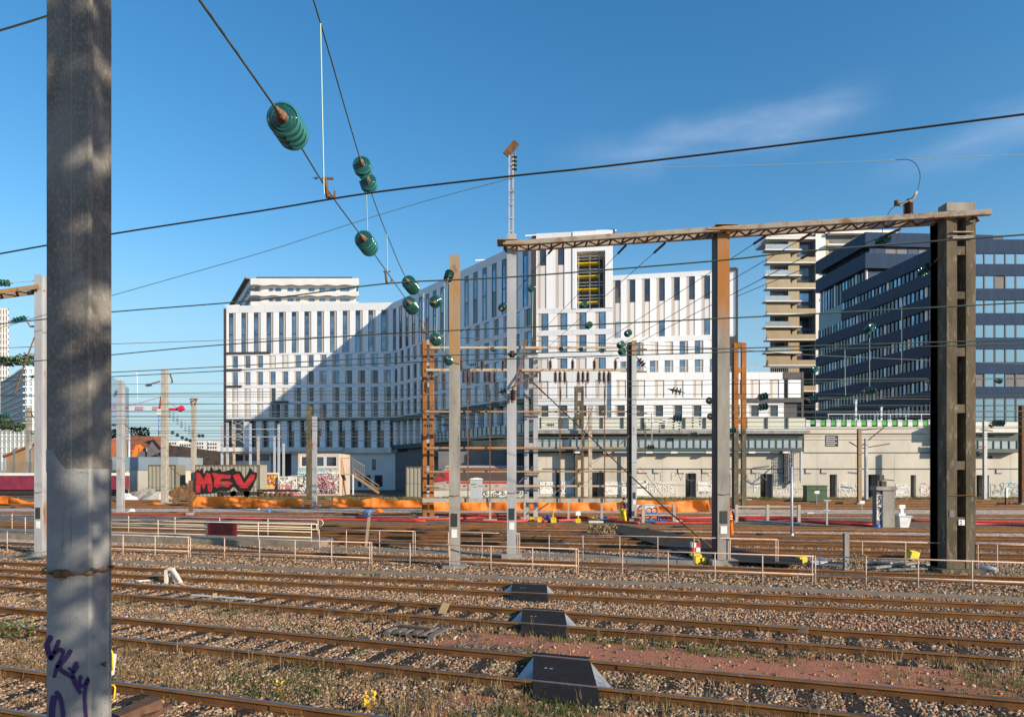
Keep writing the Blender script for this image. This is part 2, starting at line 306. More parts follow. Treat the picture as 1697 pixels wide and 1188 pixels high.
# ------------------------------------------------------------------ ground
def ground_material():
    m = bpy.data.materials.new('gravel_and_red_sand'); m.use_nodes = True; nt = m.node_tree; b = nt.nodes['Principled BSDF']; l = nt.links.new
    b.inputs['Roughness'].default_value = 0.95; b.inputs['Specular IOR Level'].default_value = .1
    g = nt.nodes.new('ShaderNodeNewGeometry'); sx = nt.nodes.new('ShaderNodeSeparateXYZ'); l(g.outputs['Position'], sx.inputs[0])
    def noise(s, d=6):
        n = nt.nodes.new('ShaderNodeTexNoise'); n.inputs['Scale'].default_value = s; n.inputs['Detail'].default_value = d; n.inputs['Roughness'].default_value = .65; l(g.outputs['Position'], n.inputs['Vector']); return n.outputs['Fac']
    def mth(op, a, b_, c=None):
        k = nt.nodes.new('ShaderNodeMath'); k.operation = op
        for i, q in enumerate((a, b_, c)):
            if q is None: continue
            if isinstance(q, (int, float)): k.inputs[i].default_value = q
            else: l(q, k.inputs[i])
        return k.outputs[0]
    def rng(f, a, z):
        r = nt.nodes.new('ShaderNodeMapRange'); r.inputs['From Min'].default_value = a; r.inputs['From Max'].default_value = z; l(f, r.inputs['Value']); return r.outputs[0]
    def mix(f, A, B):
        x = nt.nodes.new('ShaderNodeMix'); x.data_type = 'RGBA'; l(f, x.inputs['Factor'])
        for k, q in (('A', A), ('B', B)):
            if isinstance(q, tuple): x.inputs[k].default_value = (*q, 1)
            else: l(q, x.inputs[k])
        return x.outputs['Result']
    vo = nt.nodes.new('ShaderNodeTexVoronoi'); vo.inputs['Scale'].default_value = 17; l(g.outputs['Position'], vo.inputs['Vector'])
    cs = nt.nodes.new('ShaderNodeSeparateColor'); l(vo.outputs['Color'], cs.inputs[0])
    peb = mix(cs.outputs[0], (.12, .078, .045), (.36, .25, .155)); peb = mix(rng(cs.outputs[1], .7, .9), peb, (.50, .39, .28)); peb = mix(rng(vo.outputs['Distance'], .45, .75), peb, (.07, .05, .04))
    sand = mix(noise(7), (.31, .115, .065), (.52, .225, .135)); sand = mix(rng(noise(38), .60, .68), sand, (.38, .27, .20))
    bias = mth('MULTIPLY_ADD', sx.outputs[0], .030, noise(.42, 5))
    near = mth('SUBTRACT', 1.0, rng(sx.outputs[1], 20, 26))
    fr = mth('MULTIPLY', rng(bias, .43, .50), near)
    col = mix(fr, peb, sand)
    veg = mth('MULTIPLY', rng(noise(1.1), .55, .72), .5); col = mix(veg, col, (.15, .12, .07))
    far = rng(sx.outputs[1], 60, 66); col = mix(mth('MULTIPLY', far, .8), col, (.16, .12, .09))
    l(col, b.inputs['Base Color'])
    bn = nt.nodes.new('ShaderNodeBump'); bn.inputs['Strength'].default_value = .9; bn.inputs['Distance'].default_value = .04; bn.invert = True
    l(mth('ADD', mth('MULTIPLY', vo.outputs['Distance'], mth('SUBTRACT', 1.0, mth('MULTIPLY', fr, .85))), mth('MULTIPLY', noise(30), .5)), bn.inputs['Height']); l(bn.outputs[0], b.inputs['Normal'])
    return m
def ballast_material(name, ca, cb, cc, sc=14):
    m = bpy.data.materials.new(name); m.use_nodes = True; nt = m.node_tree; b = nt.nodes['Principled BSDF']; l = nt.links.new
    b.inputs['Roughness'].default_value = .95; b.inputs['Specular IOR Level'].default_value = .1
    g = nt.nodes.new('ShaderNodeNewGeometry'); vo = nt.nodes.new('ShaderNodeTexVoronoi'); vo.inputs['Scale'].default_value = sc; l(g.outputs['Position'], vo.inputs['Vector'])
    cs = nt.nodes.new('ShaderNodeSeparateColor'); l(vo.outputs['Color'], cs.inputs[0])
    x = nt.nodes.new('ShaderNodeMix'); x.data_type = 'RGBA'; x.inputs['A'].default_value = (*ca, 1); x.inputs['B'].default_value = (*cb, 1); l(cs.outputs[0], x.inputs['Factor'])
    r = nt.nodes.new('ShaderNodeMapRange'); r.inputs['From Min'].default_value = .75; r.inputs['From Max'].default_value = .85; l(cs.outputs[1], r.inputs['Value'])
    y = nt.nodes.new('ShaderNodeMix'); y.data_type = 'RGBA'; l(r.outputs[0], y.inputs['Factor']); l(x.outputs['Result'], y.inputs['A']); y.inputs['B'].default_value = (*cc, 1)
    n = nt.nodes.new('ShaderNodeTexNoise'); n.inputs['Scale'].default_value = .8; n.inputs['Detail'].default_value = 4; l(g.outputs['Position'], n.inputs['Vector'])
    z = nt.nodes.new('ShaderNodeMix'); z.data_type = 'RGBA'; z.blend_type = 'MULTIPLY'; z.inputs['Factor'].default_value = .7; l(y.outputs['Result'], z.inputs['A']); 
    rr = nt.nodes.new('ShaderNodeMapRange'); rr.inputs['To Min'].default_value = .55; rr.inputs['To Max'].default_value = 1.25; l(n.outputs['Fac'], rr.inputs['Value']); l(rr.outputs[0], z.inputs['B'])
    l(z.outputs['Result'], b.inputs['Base Color'])
    bn = nt.nodes.new('ShaderNodeBump'); bn.inputs['Strength'].default_value = .9; bn.inputs['Distance'].default_value = .04; bn.invert = True; l(vo.outputs['Distance'], bn.inputs['Height']); l(bn.outputs[0], b.inputs['Normal'])
    return m
M['ground'] = ground_material()
M['bed_tan'] = ballast_material('tan_ballast', (.11, .07, .042), (.33, .225, .14), (.50, .39, .28))
M['bed_grey'] = ballast_material('pale_pinkish_ballast', (.32, .24, .19), (.60, .49, .41), (.75, .65, .57), 6)
M['bed_brown'] = ballast_material('rust_stained_ballast', (.10, .065, .042), (.24, .16, .105), (.38, .28, .20), 10)
struct('ground', MB().quad((-900, -60, 0), (900, -60, 0), (900, 1800, 0), (-900, 1800, 0)), M['ground'])
def strip(name, d0, d1, s0, s1, x0, x1, z, m, kind=True, n=1):
    mb = MB(); mb.quad((x0, d0+s0*x0, z), (x1, d0+s0*x1, z), (x1, d1+s1*x1, z), (x0, d1+s1*x0, z)); return struct(name, mb, m)
# name, far-rail distance straight ahead, slope, x range, kind of bed, detail
TR = [('A', 8.95, -.342, -14, 9, 'tan', 2), ('B', 12.95, -.345, -17, 11, 'tan', 2), ('C', 17.2, -.327, -22, 15, 'tan', 2),
      ('D', 21.1, -.262, -26, 19, 'tan', 1), ('E', 26.85, -.268, -34, 24, 'tan', 1),
      ('F', 33.2, -.22, -40, 32, 'br', 1), ('G', 36.9, -.20, -44, 34, 'br', 1), ('H', 40.6, -.16, -46, 38, 'br', 1), ('I', 44.6, -.10, -48, 42, 'br', 0),
      ('J', 57.5, -.05, -60, 60, 'br', 0), ('K', 68, -.03, -66, 66, 'br', 0), ('L', 73, -.02, -70, 70, 'br', 0), ('N', 78.5, -.01, -75, 75, 'br', 0), ('O', 84.5, 0, -80, 80, 'br', 0)]
track_words = {'A': 'nearest rusty railway track crossing the bottom left corner by the near concrete mast', 'B': 'rusty track on black timber sleepers, with the largest black crossing panel on it',
 'C': 'rusty track just beyond the wooden pallet, with the middle black crossing panel', 'D': 'rusty track with the farthest black crossing panel, in front of the concrete kerb path',
 'E': 'track with a dark rail head on the ballast bank behind the nearer pink handrail', 'F': 'rusty track right behind the second pink handrail', 'G': 'second track behind the handrails, between pale gravel strips',
 'H': 'third track behind the handrails, crossed by the dark asphalt path', 'I': 'track just in front of the red conduits and the worker in yellow trousers', 'J': 'track between the red conduits and the orange netting',
 'K': 'first dark track behind the orange netting', 'L': 'second dark track behind the orange netting', 'N': 'third dark track behind the orange netting', 'O': 'farthest track, at the foot of the pale concrete wall'}
def rail_mb(x0, x1, d0, s, z0, detail):
    mb = MB(); U = Vector((1, s, 0)); L_ = U.length; U.normalize(); N = Vector((-U.y, U.x, 0)); O = Vector((x0, d0+s*x0, 0)); l = (x1-x0)*L_
    if detail >= 1:
        mb.obox(O, U, N, 0, l, -.07, .07, z0, z0+.018, 0)
        mb.obox(O, U, N, 0, l, -.011, .011, z0+.018, z0+.125, 0)
        mb.obox(O, U, N, 0, l, -.035, .035, z0+.125, z0+.158, 2)
        mb.obox(O, U, N, 0, l, -.030, .030, z0+.158, z0+.166, 1)
        if detail == 2:
            for k in range(int(l/.62)):   # fastening clips
                mb.obox(O, U, N, .3+k*.62, .42+k*.62, -.10, .10, z0-.004, z0+.035, 0)
            for k in range(2, int(l), 9): mb.obox(O, U, N, k, k+.55, -.028, .028, z0+.04, z0+.11, 0)
    else:
        mb.obox(O, U, N, 0, l, -.03, .03, z0, z0+.11, 0).obox(O, U, N, 0, l, -.034, .034, z0+.11, z0+.15, 2); mb.obox(O, U, N, 0, l, -.032, .032, z0+.15, z0+.165, 1)
    return mb
TRK = {}; SLP = {}
for (nm, d0, s, x0, x1, kind, det) in TR:
    t = thing('railway_track', (0, d0, 0), track_words[nm], 'railway track'); TRK[nm] = (d0, s)
    z0 = .012 if det else .01
    hm = M['railbright'] if nm in 'EIKN' else M['railtop']
    w = 1.5*math.sqrt(1+s*s)
    rail_mb(x0, x1, d0, s, z0, det).build('rail', [M['railside'], hm, M['railhead']], t); rail_mb(x0, x1, d0-w, s, z0, det).build('rail', [M['railside'], hm, M['railhead']], t)
    U = Vector((1, s, 0)).normalized(); N = Vector((-U.y, U.x, 0))
    if nm in 'ABCDE':
        dc = d0-w/2; k = 0; x = -.78*dc*1.35
        while x < .8*dc:
            O = Vector((x, dc+s*x, 0)); a = random.uniform(-.03, .03); U2 = (U+N*a).normalized(); N2 = Vector((-U2.y, U2.x, 0))
            SLP.setdefault(nm, []).append(x*U.x+(dc+s*x)*U.y)
            if nm in 'AB' or nm == 'C': dz = random.uniform(-.006, .012)
            else: dz = random.uniform(-.03, .005)
            MB().obox(O, U2, N2, -.12, .12, -1.25+random.uniform(-.05, .05), 1.25, -.12, .026+dz, 0).build('sleeper', M['wood'], t); x += random.uniform(.60, .68); k += 1
    pad = .55
    bm = M['bed_tan'] if kind == 'tan' else M['bed_brown']
    if nm in 'FGHIJKLNO':
        struct('ballast_bed', MB().quad((x0, d0-w-.12+s*x0, .006), (x1, d0-w-.12+s*x1, .006), (x1, d0+.12+s*x1, .006), (x0, d0+.12+s*x0, .006)), bm)
    elif nm in 'ABCDE':
        struct('ballast_bed', MB().quad((x0, d0-w-pad+s*x0, .004), (x1, d0-w-pad+s*x1, .004), (x1, d0+pad+s*x1, .004), (x0, d0+pad+s*x0, .004)), bm)
strip('gravel', 27.6, 46.5, -.268, -.09, -60, 55, .002, M['bed_grey'])
strip('gravel', 55.0, 66.5, -.05, -.03, -90, 90, .002, M['bed_grey'])
struct('concrete_path', MB().slab([(-26, 22.75+.27*26, -.05), (20, 22.75-.27*20, -.05), (20, 23.35-.27*20, -.05), (-26, 23.35+.27*26, -.05)], (0, 0, .10)), M['dusty'])
# ------------------------------------------------------------------ loose stones and dry weeds (uncountable)
def pn(x, y, s, k=0.0):
    return (np.sin(x*s+1.3*np.sin(y*s*.7+k))+np.sin(y*s*1.3+1.7*np.sin(x*s*.9+2+k))+np.sin((x+y)*s*.6+k*3))/3
PAL = np.array([(.41, .26, .145), (.48, .33, .20), (.30, .18, .10), (.42, .235, .15), (.56, .43, .30), (.22, .165, .13), (.14, .095, .065), (.38, .20, .09), (.52, .40, .28), (.24, .135, .075), (.17, .11, .07)])
def stones(name, X, Y, Z, size, pal, label):
    n = len(X); base = np.array([(-1, -1, -1), (1, -1, -1), (1, 1, -1), (-1, 1, -1), (-1, -1, 1), (1, -1, 1), (1, 1, 1), (-1, 1, 1)], float)*.5
    V = base[None]+RNG.uniform(-.30, .30, (n, 8, 3)); V *= (size[:, None]*RNG.uniform(.6, 1.25, (n, 3)))[:, None, :]
    a, b = RNG.uniform(0, 6.28, n), RNG.uniform(-.8, .8, n); ca, sa, cb, sb = np.cos(a), np.sin(a), np.cos(b), np.sin(b)
    x, y, z = V[..., 0], V[..., 1], V[..., 2]; y, z = y*cb[:, None]-z*sb[:, None], y*sb[:, None]+z*cb[:, None]; x, y = x*ca[:, None]-y*sa[:, None], x*sa[:, None]+y*ca[:, None]
    V = np.stack([x+X[:, None], y+Y[:, None], z+Z[:, None]], -1).reshape(-1, 3)
    fq = np.array([(0, 3, 2, 1), (4, 5, 6, 7), (0, 1, 5, 4), (1, 2, 6, 5), (2, 3, 7, 6), (3, 0, 4, 7)])
    f = (fq[None]+8*np.arange(n)[:, None, None]).reshape(-1)
    me = bpy.data.meshes.new(name); me.vertices.add(len(V)); me.vertices.foreach_set('co', V.ravel()); nf = n*6
    me.loops.add(nf*4); me.loops.foreach_set('vertex_index', f); me.polygons.add(nf); me.polygons.foreach_set('loop_start', np.arange(nf)*4); me.polygons.foreach_set('loop_total', np.full(nf, 4))
    c = pal[RNG.integers(0, len(pal), n)]*RNG.uniform(.78, 1.08, (n, 1)); c = np.repeat(np.c_[c, np.ones(n)], 8, 0)
    at_ = me.color_attributes.new('tint', 'FLOAT_COLOR', 'POINT'); at_.data.foreach_set('color', c.ravel()); me.update(calc_edges=True); me.validate()
    me.materials.append(M['stone']); o = bpy.data.objects.new(name, me); COL.objects.link(o)
    return tag(o, label, 'ballast', kind='stuff')
M['stone'] = vcol_mat('crushed_stone', .9)
def tcoord(nm, X, Y): d, s = TRK[nm]; return (Y-d-s*X)/math.sqrt(1+s*s)      # metres behind the far rail
N0 = 560000
u = RNG.uniform(0, 1, N0); Yc = 8.2+(34-8.2)*u**1.35; Xc = RNG.uniform(-1, 1, N0)*Yc*.80
A_, B_, C_, D_, E_ = [tcoord(k, Xc, Yc) for k in 'ABCDE']
p = np.full(N0, .20)+.10*pn(Xc, Yc, 1.7)
for T in (A_, B_, C_, D_, E_): p = np.where((T > -2.0) & (T < .5), .80, p)
p = np.where((C_ > .3) & (D_ < -1.9), .75-.55*np.clip((Xc-5)/3, 0, 1), p)                     # between tracks C and D: clean gravel
nzm = pn(Xc, Yc, .55, 1.0)
p = np.where((B_ > .45) & (C_ < -2.0), np.clip(.20-.13*(Xc+2.5)+.18*nzm, .012, .6), p)         # red sand to the right
p = np.where((A_ > .5) & (B_ < -2.0), np.clip(.16-.05*(Xc+3)+.34*pn(Xc, Yc, .9, 3.0), .03, .8), p)
p = np.where(A_ < -2, .35, p)
path = (Yc-(22.7-.27*Xc) > -.05) & (Yc-(23.4-.27*Xc) < .05)
p = np.where(path, .02, p)
bank = (Yc-(23.4-.27*Xc) > 0) & (E_ < -1.6); p = np.where(bank, 1.0, p)
p = np.where((Xc > 0) & (E_ > .5), .25, np.where(E_ > .5, .55, p))
keep = RNG.uniform(0, 1, N0) < p
for T in (A_, B_, C_, D_, E_): keep &= ~(np.abs(T) < .085) & ~(np.abs(T+1.5) < .085)
# leave the sleepers of tracks A and B mostly bare
for nm, T, pr in (('A', A_, .8), ('B', B_, .78), ('C', C_, .75)):
    s_ = TRK[nm][1]; U_ = np.array([1, s_])/math.sqrt(1+s_*s_); al = Xc*U_[0]+Yc*U_[1]; arr = np.sort(np.array(SLP[nm])); ix = np.clip(np.searchsorted(arr, al), 1, len(arr)-1)
    dist = np.minimum(np.abs(al-arr[ix]), np.abs(al-arr[ix-1])); keep &= ~((dist < .15) & (T > -2.0) & (T < .5) & (RNG.uniform(0, 1, N0) < pr))
Xs, Ys = Xc[keep], Yc[keep]; bk = bank[keep]
sz = RNG.uniform(.022, .052, len(Xs))*(1+.18*(Ys > 20)); sz = np.where(bk, RNG.uniform(.05, .09, len(Xs)), sz)
zz = sz*.18+np.where(bk, .10*np.clip(1-np.abs(tcoord('E', Xs, Ys)+2.2)/1.2, 0, 1), 0)
stones('ballast', Xs, Ys, zz, sz, PAL, 'loose tan and grey ballast stones lying between and around the near tracks')
def blades(name, X, Y, H, cols, label, cat, per=7, spread=.09, wid=.004, z0=0.0):
    n = len(X)*per; bx = np.repeat(X, per)+RNG.normal(0, spread, n); by = np.repeat(Y, per)+RNG.normal(0, spread, n); h = np.repeat(H, per)*RNG.uniform(.4, 1.1, n)
    ang = RNG.uniform(0, 6.28, n); le = RNG.uniform(.05, .7, n)*h; w = wid*RNG.uniform(.6, 1.5, n)
    dx, dy = np.cos(ang), np.sin(ang); ta = RNG.uniform(-.6, .6, n); px_, py_ = np.cos(ta), np.sin(ta)
    V = np.zeros((n, 5, 3)); V[:, 0] = np.stack([bx-px_*w, by-py_*w, z0+0*bx], -1); V[:, 1] = np.stack([bx+px_*w, by+py_*w, z0+0*bx], -1)
    mx, my = bx+dx*le*.35, by+dy*le*.35; V[:, 2] = np.stack([mx+px_*w*.8, my+py_*w*.8, z0+h*.6], -1); V[:, 3] = np.stack([mx-px_*w*.8, my-py_*w*.8, z0+h*.6], -1)
    V[:, 4] = np.stack([bx+dx*le, by+dy*le, z0+h], -1)
    i = np.arange(n)*5; f = np.stack([i, i+1, i+2, i, i+2, i+3, i+3, i+2, i+4], -1).ravel()
    me = bpy.data.meshes.new(name); me.vertices.add(n*5); me.vertices.foreach_set('co', V.ravel()); me.loops.add(n*9); me.loops.foreach_set('vertex_index', f)
    me.polygons.add(n*3); me.polygons.foreach_set('loop_start', np.arange(n*3)*3); me.polygons.foreach_set('loop_total', np.full(n*3, 3))
    c = cols[np.repeat(RNG.integers(0, len(cols), len(X)), per)]*RNG.uniform(.7, 1.2, (n, 1)); c = np.repeat(np.c_[c, np.ones(n)], 5, 0)
    a = me.color_attributes.new('tint', 'FLOAT_COLOR', 'POINT'); a.data.foreach_set('color', c.ravel()); me.update(calc_edges=True)
    me.materials.append(M['blade']); o = bpy.data.objects.new(name, me); COL.objects.link(o); return tag(o, label, cat, kind='stuff')
M['blade'] = vcol_mat('dry_plant_stalks', .8)
STRAW = np.array([(.26, .18, .09), (.20, .13, .06), (.34, .26, .15), (.15, .10, .05), (.14, .12, .045)])
GREEN = np.array([(.07, .09, .025), (.10, .12, .035), (.13, .12, .05), (.05, .08, .02)])
n = 26000; Y = 8.0+17*RNG.uniform(0, 1, n)**1.5; X = RNG.uniform(-1, 1, n)*Y*.8
a_, b_, c_, d_ = [tcoord(k, X, Y) for k in 'ABCD']
q = .05+.05*pn(X, Y, 1.2); q = np.where((a_ > .1) & (b_ < -1.6), .45+.45*pn(X, Y, .8, 2)+np.where(X < -3, .25, 0), q); q = np.where(a_ < -1.6, .7, q)
q = np.where((b_ > .5) & (c_ < -1.75), .16+.30*pn(X, Y, .9, 5)+np.where((X < -3), .1, -.02), q); q = np.where((c_ < -1.55) & (c_ > -2.4), .42+.4*pn(X, Y, 1.5), q)
q = np.where((np.abs(b_+1.75) < .25), .5, q)
q = np.where((b_ > -1.5) & (b_ < 0), .03, q); q = np.where((c_ > .3) & (d_ < -1.7), .02, q); q = np.where(Y-(23.4-.27*X) > -.3, .3+.4*pn(X, Y, 1.3), q)
k = RNG.uniform(0, 1, n) < q; X, Y = X[k], Y[k]
g = pn(X, Y, 1.1, 7) > .32
blades('dry_grass', X[~g], Y[~g], RNG.uniform(.04, .20, (~g).sum()), STRAW, 'straw coloured dry grass and stalks growing between the near tracks', 'grass', 8)
blades('weeds', X[g], Y[g], RNG.uniform(.03, .13, g.sum()), GREEN, 'low green weeds growing in patches between the near tracks', 'weeds', 10, wid=.007)
# taller dead stalks along rails and handrail
n = 500; Xt = RNG.uniform(-1, 1, n); sel = RNG.integers(0, 4, n); base = np.choose(sel, [11.2, 15.2, 23.95, 9.6]); sl = np.choose(sel, [-.345, -.327, -.268, -.342]); Yt0 = base+RNG.normal(0, .22, n); Xt = Xt*base*.82; Yt = Yt0+sl*Xt
blades('dead_stalks', Xt, Yt, RNG.uniform(.18, .5, n), STRAW, 'tall thin dead stalks standing beside the rails', 'weeds', 4, spread=.05, wid=.0035)
n = 3500; Xt = RNG.uniform(-45, 75, n); Yt = RNG.uniform(88.5, 92.3, n)
blades('verge_weeds', Xt, Yt, RNG.uniform(.1, .5, n), np.vstack([STRAW, GREEN]), 'brown weeds along the foot of the long pale wall', 'weeds', 8, spread=.25, wid=.02)
# ------------------------------------------------------------------ buildings
M['wp'] = panel_mat('white_fluted_cladding', (.86, .865, .87), (.77, .775, .78), .42, (1, .1, 0), .5, .25, .10)
M['wband'] = panel_mat('pale_grey_cladding_band', (.74, .75, .755), (.68, .69, .695), 2.6, (1, .1, 0), .45, .4, .02)
M['tan'] = panel_mat('beige_ribbed_cladding', (.55, .50, .45), (.49, .445, .40), .16, (1, .1, 0), .6, .35, .25)
M['cream'] = mat('cream_infill_panel', (.72, .68, .64), .5, c2=(.68, .645, .605), scale=.3)
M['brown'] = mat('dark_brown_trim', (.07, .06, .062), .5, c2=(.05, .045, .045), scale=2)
M['glass'] = mat('blue_window_glass', (.30, .38, .46), .07, .75, c2=(.16, .22, .29), scale=.35, lo=.4, hi=.6)
M['glass_dk'] = mat('dark_window_glass', (.018, .022, .03), .08, c2=(.05, .06, .08), scale=.5, ior=1.8)
M['glass_lit'] = mat('pale_mirror_glass', (.30, .43, .50), .05, .85)
M['frame'] = mat('dark_window_frame', (.04, .042, .05), .5)
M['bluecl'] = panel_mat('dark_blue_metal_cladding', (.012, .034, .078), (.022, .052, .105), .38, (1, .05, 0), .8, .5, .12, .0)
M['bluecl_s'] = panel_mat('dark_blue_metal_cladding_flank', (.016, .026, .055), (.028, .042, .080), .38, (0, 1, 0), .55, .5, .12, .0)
M['gold'] = panel_mat('golden_metal_balcony_screen', (.38, .31, .20), (.30, .24, .155), .25, (1, .1, 0), .45, .3, .2, .3)
M['greysl'] = mat('slate_grey_wall', (.16, .155, .16), .7, c2=(.12, .12, .125), scale=1)
M['teal'] = mat('dark_green_steel', (.05, .085, .08), .55, c2=(.035, .06, .058), scale=1.2)
M['clearglass'] = mat('frosted_gallery_glass', (.42, .48, .49), .2, .25, c2=(.34, .40, .41), scale=.8)
M['barrier'] = panel_mat('cream_noise_barrier', (.60, .60, .50), (.54, .54, .45), .35, (0, 0, 1), .7, .35, .12)

def window_proto(name, w, h, kind, z=0, depth=.07):
    """a framed window: origin at lower left, x along the wall, y = outward normal (towards -y)"""
    mb = MB(); f = .07
    mb.box(0, f, -depth, 0, 0, h, 1); mb.box(w-f, w, -depth, 0, 0, h, 1); mb.box(f, w-f, -depth, 0, 0, f, 1); mb.box(f, w-f, -depth, 0, h-f, h, 1)
    gm = {'g': 0, 'd': 2, 'c': 3, 'm': 0, 'gm': 0}[kind]
    if kind == 'm':       # dark louvre on top, glass beneath
        mb.box(f, w-f, -.03, -.01, f, h*.80, 0); mb.box(f, w-f, -.07, -.01, h*.80, h-f, 2)
    elif kind == 'D':
        pass
    else: mb.box(f, w-f, -.03, -.01, f, h-f, gm)
    return mb
WCACHE = {}
def add_window(parent, P, ang, w, h, kind, name='window'):
    key = (round(w, 2), round(h, 2), kind)
    if key not in WCACHE:
        mb = window_proto(name, w, h, kind); o = mb.build(name, [M['glass'], M['frame'], M['glass_dk'], M['cream'], M['glass_lit']]); WCACHE[key] = o.data
        bpy.data.objects.remove(o)
    o = bpy.data.objects.new(name, WCACHE[key]); COL.objects.link(o); o.parent = parent; o.location = P-org(parent); o.rotation_euler = (0, 0, ang); return o
def facade(parent, P0, P1, z0, z1, rows, nb, depth=14, name='facade', left_margin=.0, right_margin=.0, side=None, bandm='wband', winpart=True):
    """P0,P1: bottom corners seen from the camera (left, right). rows: (z0,z1,kindstring,off,w,t) fractions of a bay"""
    P0 = Vector((P0.x, P0.y, 0)); P1 = Vector((P1.x, P1.y, 0)); U = (P1-P0); L_ = U.length; U.normalize(); N = Vector((U.y, -U.x, 0))   # N outward, to the camera
    if N.y > 0: N = -N
    ang = math.atan2(U.y, U.x); O = Vector((P0.x, P0.y, 0)); mb = MB()
    mb.obox(O, U, N, 0, L_, -depth, 0, z0, z1, 0)
    L2 = L_-left_margin-right_margin; pitch = L2/nb; wins = []; zz = z0
    rows = sorted(rows, key=lambda r: r[0]); prev = z0
    for (a, b, kinds, off, wf, tf) in rows:
        if a > prev+.02: mb.obox(O, U, N, -.02, L_+.02, 0, .19, prev, a, 1)
        prev = b; spans = []
        for i in range(nb):
            u0 = left_margin+(i+off)*pitch; k = kinds[i % len(kinds)]
            u1 = u0+wf*pitch; t1 = u1+tf*pitch
            if tf < 0: t0 = u0+tf*pitch; mb.obox(O, U, N, t0, u0, 0, .05, a, b, 2); lo, hi = t0, u1
            elif tf > 0: mb.obox(O, U, N, u1, t1, 0, .05, a, b, 2); lo, hi = u0, t1
            else: lo, hi = u0, u1
            spans.append((max(lo, 0), min(hi, L_)))
            if u1 > L_-.05: continue
            if k == 'c': mb.obox(O, U, N, u0, u1, 0, .07, a, b, 3)
            elif k == 'x': spans.pop()
            else: wins.append((u0, a, u1-u0, b-a, k))
        e = -.01
        for (lo, hi) in spans+[(L_+.01, L_+.01)]:
            if lo > e+.03: mb.obox(O, U, N, e, lo, 0, .17, a, b, 0)
            e = hi
    if prev < z1: mb.obox(O, U, N, -.02, L_+.02, 0, .19, prev, z1, 1)
    fac = mb.build(name, [M['wp'], M[bandm], M['tan'], M['cream']], parent)
    for (u0, a, w, h, k) in wins:
        p = O+U*u0+N*.02; p.z = a; add_window(fac, p, ang, w, h, k)
    return fac, O, U, N, L_
WB = thing('office_building', (-5, 125, 0), 'big white office building with stepped wings and tall narrow windows', 'office building')
# left wing
yz = lambda y, D=138.0: ZZ(y, D)
pl0, pl1 = at(376, 782, 140), at(650, 782, 137)
rowsL = [(yz(584), yz(552), 'ggggggggggggg', .17, .36, .20), (yz(552), yz(515.5), 'mmcccmmmmmmmm', .17, .36, .20),
         (yz(608), yz(587.5), 'gggccgggggggg', .56, .36, -.20), (yz(636.5), yz(614.5), 'ggggggdggdddg', .56, .36, -.20),
         (yz(664.5), yz(642), 'cccdcddcddddd', .62, .30, -.24), (yz(691), yz(668.5), 'cccdddddddddd', .62, .30, -.24)]
rowsL[1] = (yz(552), yz(515.5), 'mmmmmmmmmmmmm', .17, .36, .20)
facL, OL, UL, NL, LL = facade(WB, pl0, pl1, yz(693), yz(503.5), rowsL, 13, depth=16)
# dark colonnade storey under it, piers, glass
mb = MB(); z1, z0 = yz(697), yz(742)
mb.obox(OL, UL, NL, -.2, LL, -16, -.9, z0, yz(693)-.01, 0)
mb.obox(OL, UL, NL, -.2, LL, -.9, .45, z1, yz(693)-.01, 0)
mb.build('recessed_storey', [M['glass_dk']], WB)
pt = LL/13
for i in range(13):
    if i in (0, ): continue
    MB().obox(OL, UL, NL, (i+.02)*pt+1.0, (i+.45)*pt+1.0, -.8, .25, z0, z1-.01, 0).build('pier', M['wp'], WB)
for i in range(2, 12):
    p = OL+UL*((i+.62)*pt+1.0)+NL*(-.86); p.z = (z0+z1)/2+.6; add_window(WB, p, math.atan2(UL.y, UL.x), pt*.3, 2.3, 'g', 'window')
mb = MB(); mb.obox(OL, UL, NL, -.5, LL+.1, -16, 1.2, yz(751), yz(742)-.01, 0); mb.obox(OL, UL, NL, -.5, LL*.72, 1.2, 1.6, yz(748), yz(741), 0); mb.build('canopy_slab', M['conc_white'], WB)
mb = MB(); mb.obox(OL, UL, NL, LL*.40, LL+6, -16, .4, 0, yz(751)-.01, 0); mb.obox(OL, UL, NL, 0, LL*.27, -16, .0, 0, yz(751)-.01, 0); mb.obox(OL, UL, NL, LL*.27, LL*.40, -16, -5, 0, yz(751)-.01, 1)
mb.build('ground_floor_wall', [M['white'], M['greysl']], WB)
for (a, b, y0, y1) in [(.02, .10, 763, 753.5), (.115, .20, 763, 753.5), (.21, .26, 763, 753.5), (.885, .905, 778, 761), (.84, .875, 806, 787), (.90, .945, 806, 787), (.80, .82, 806, 787)]:
    p = OL+UL*(a*LL)+NL*(.42 if a > .4 else .02); p.z = yz(y0); add_window(WB, p, math.atan2(UL.y, UL.x), (b-a)*LL, yz(y1)-yz(y0), 'd')
# brown corner with black terrace slots on the left end
mb = MB(); mb.obox(OL, UL, NL, -.55, -.05, -16, .3, yz(760), yz(508), 0)
for y in (583, 611, 638.5): mb.obox(OL, UL, NL, -.5, 3.4 if y > 600 else 9.5, .34, .42, yz(y+1.6), yz(y-1.6), 0)
mb.obox(OL, UL, NL, 9.6, 13.2, .34, .42, yz(667.5), yz(664), 0); mb.obox(OL, UL, NL, 10.6, 11.4, .30, .36, yz(691), yz(667.5), 0)
mb.build('corner_trim', M['brown'], WB)
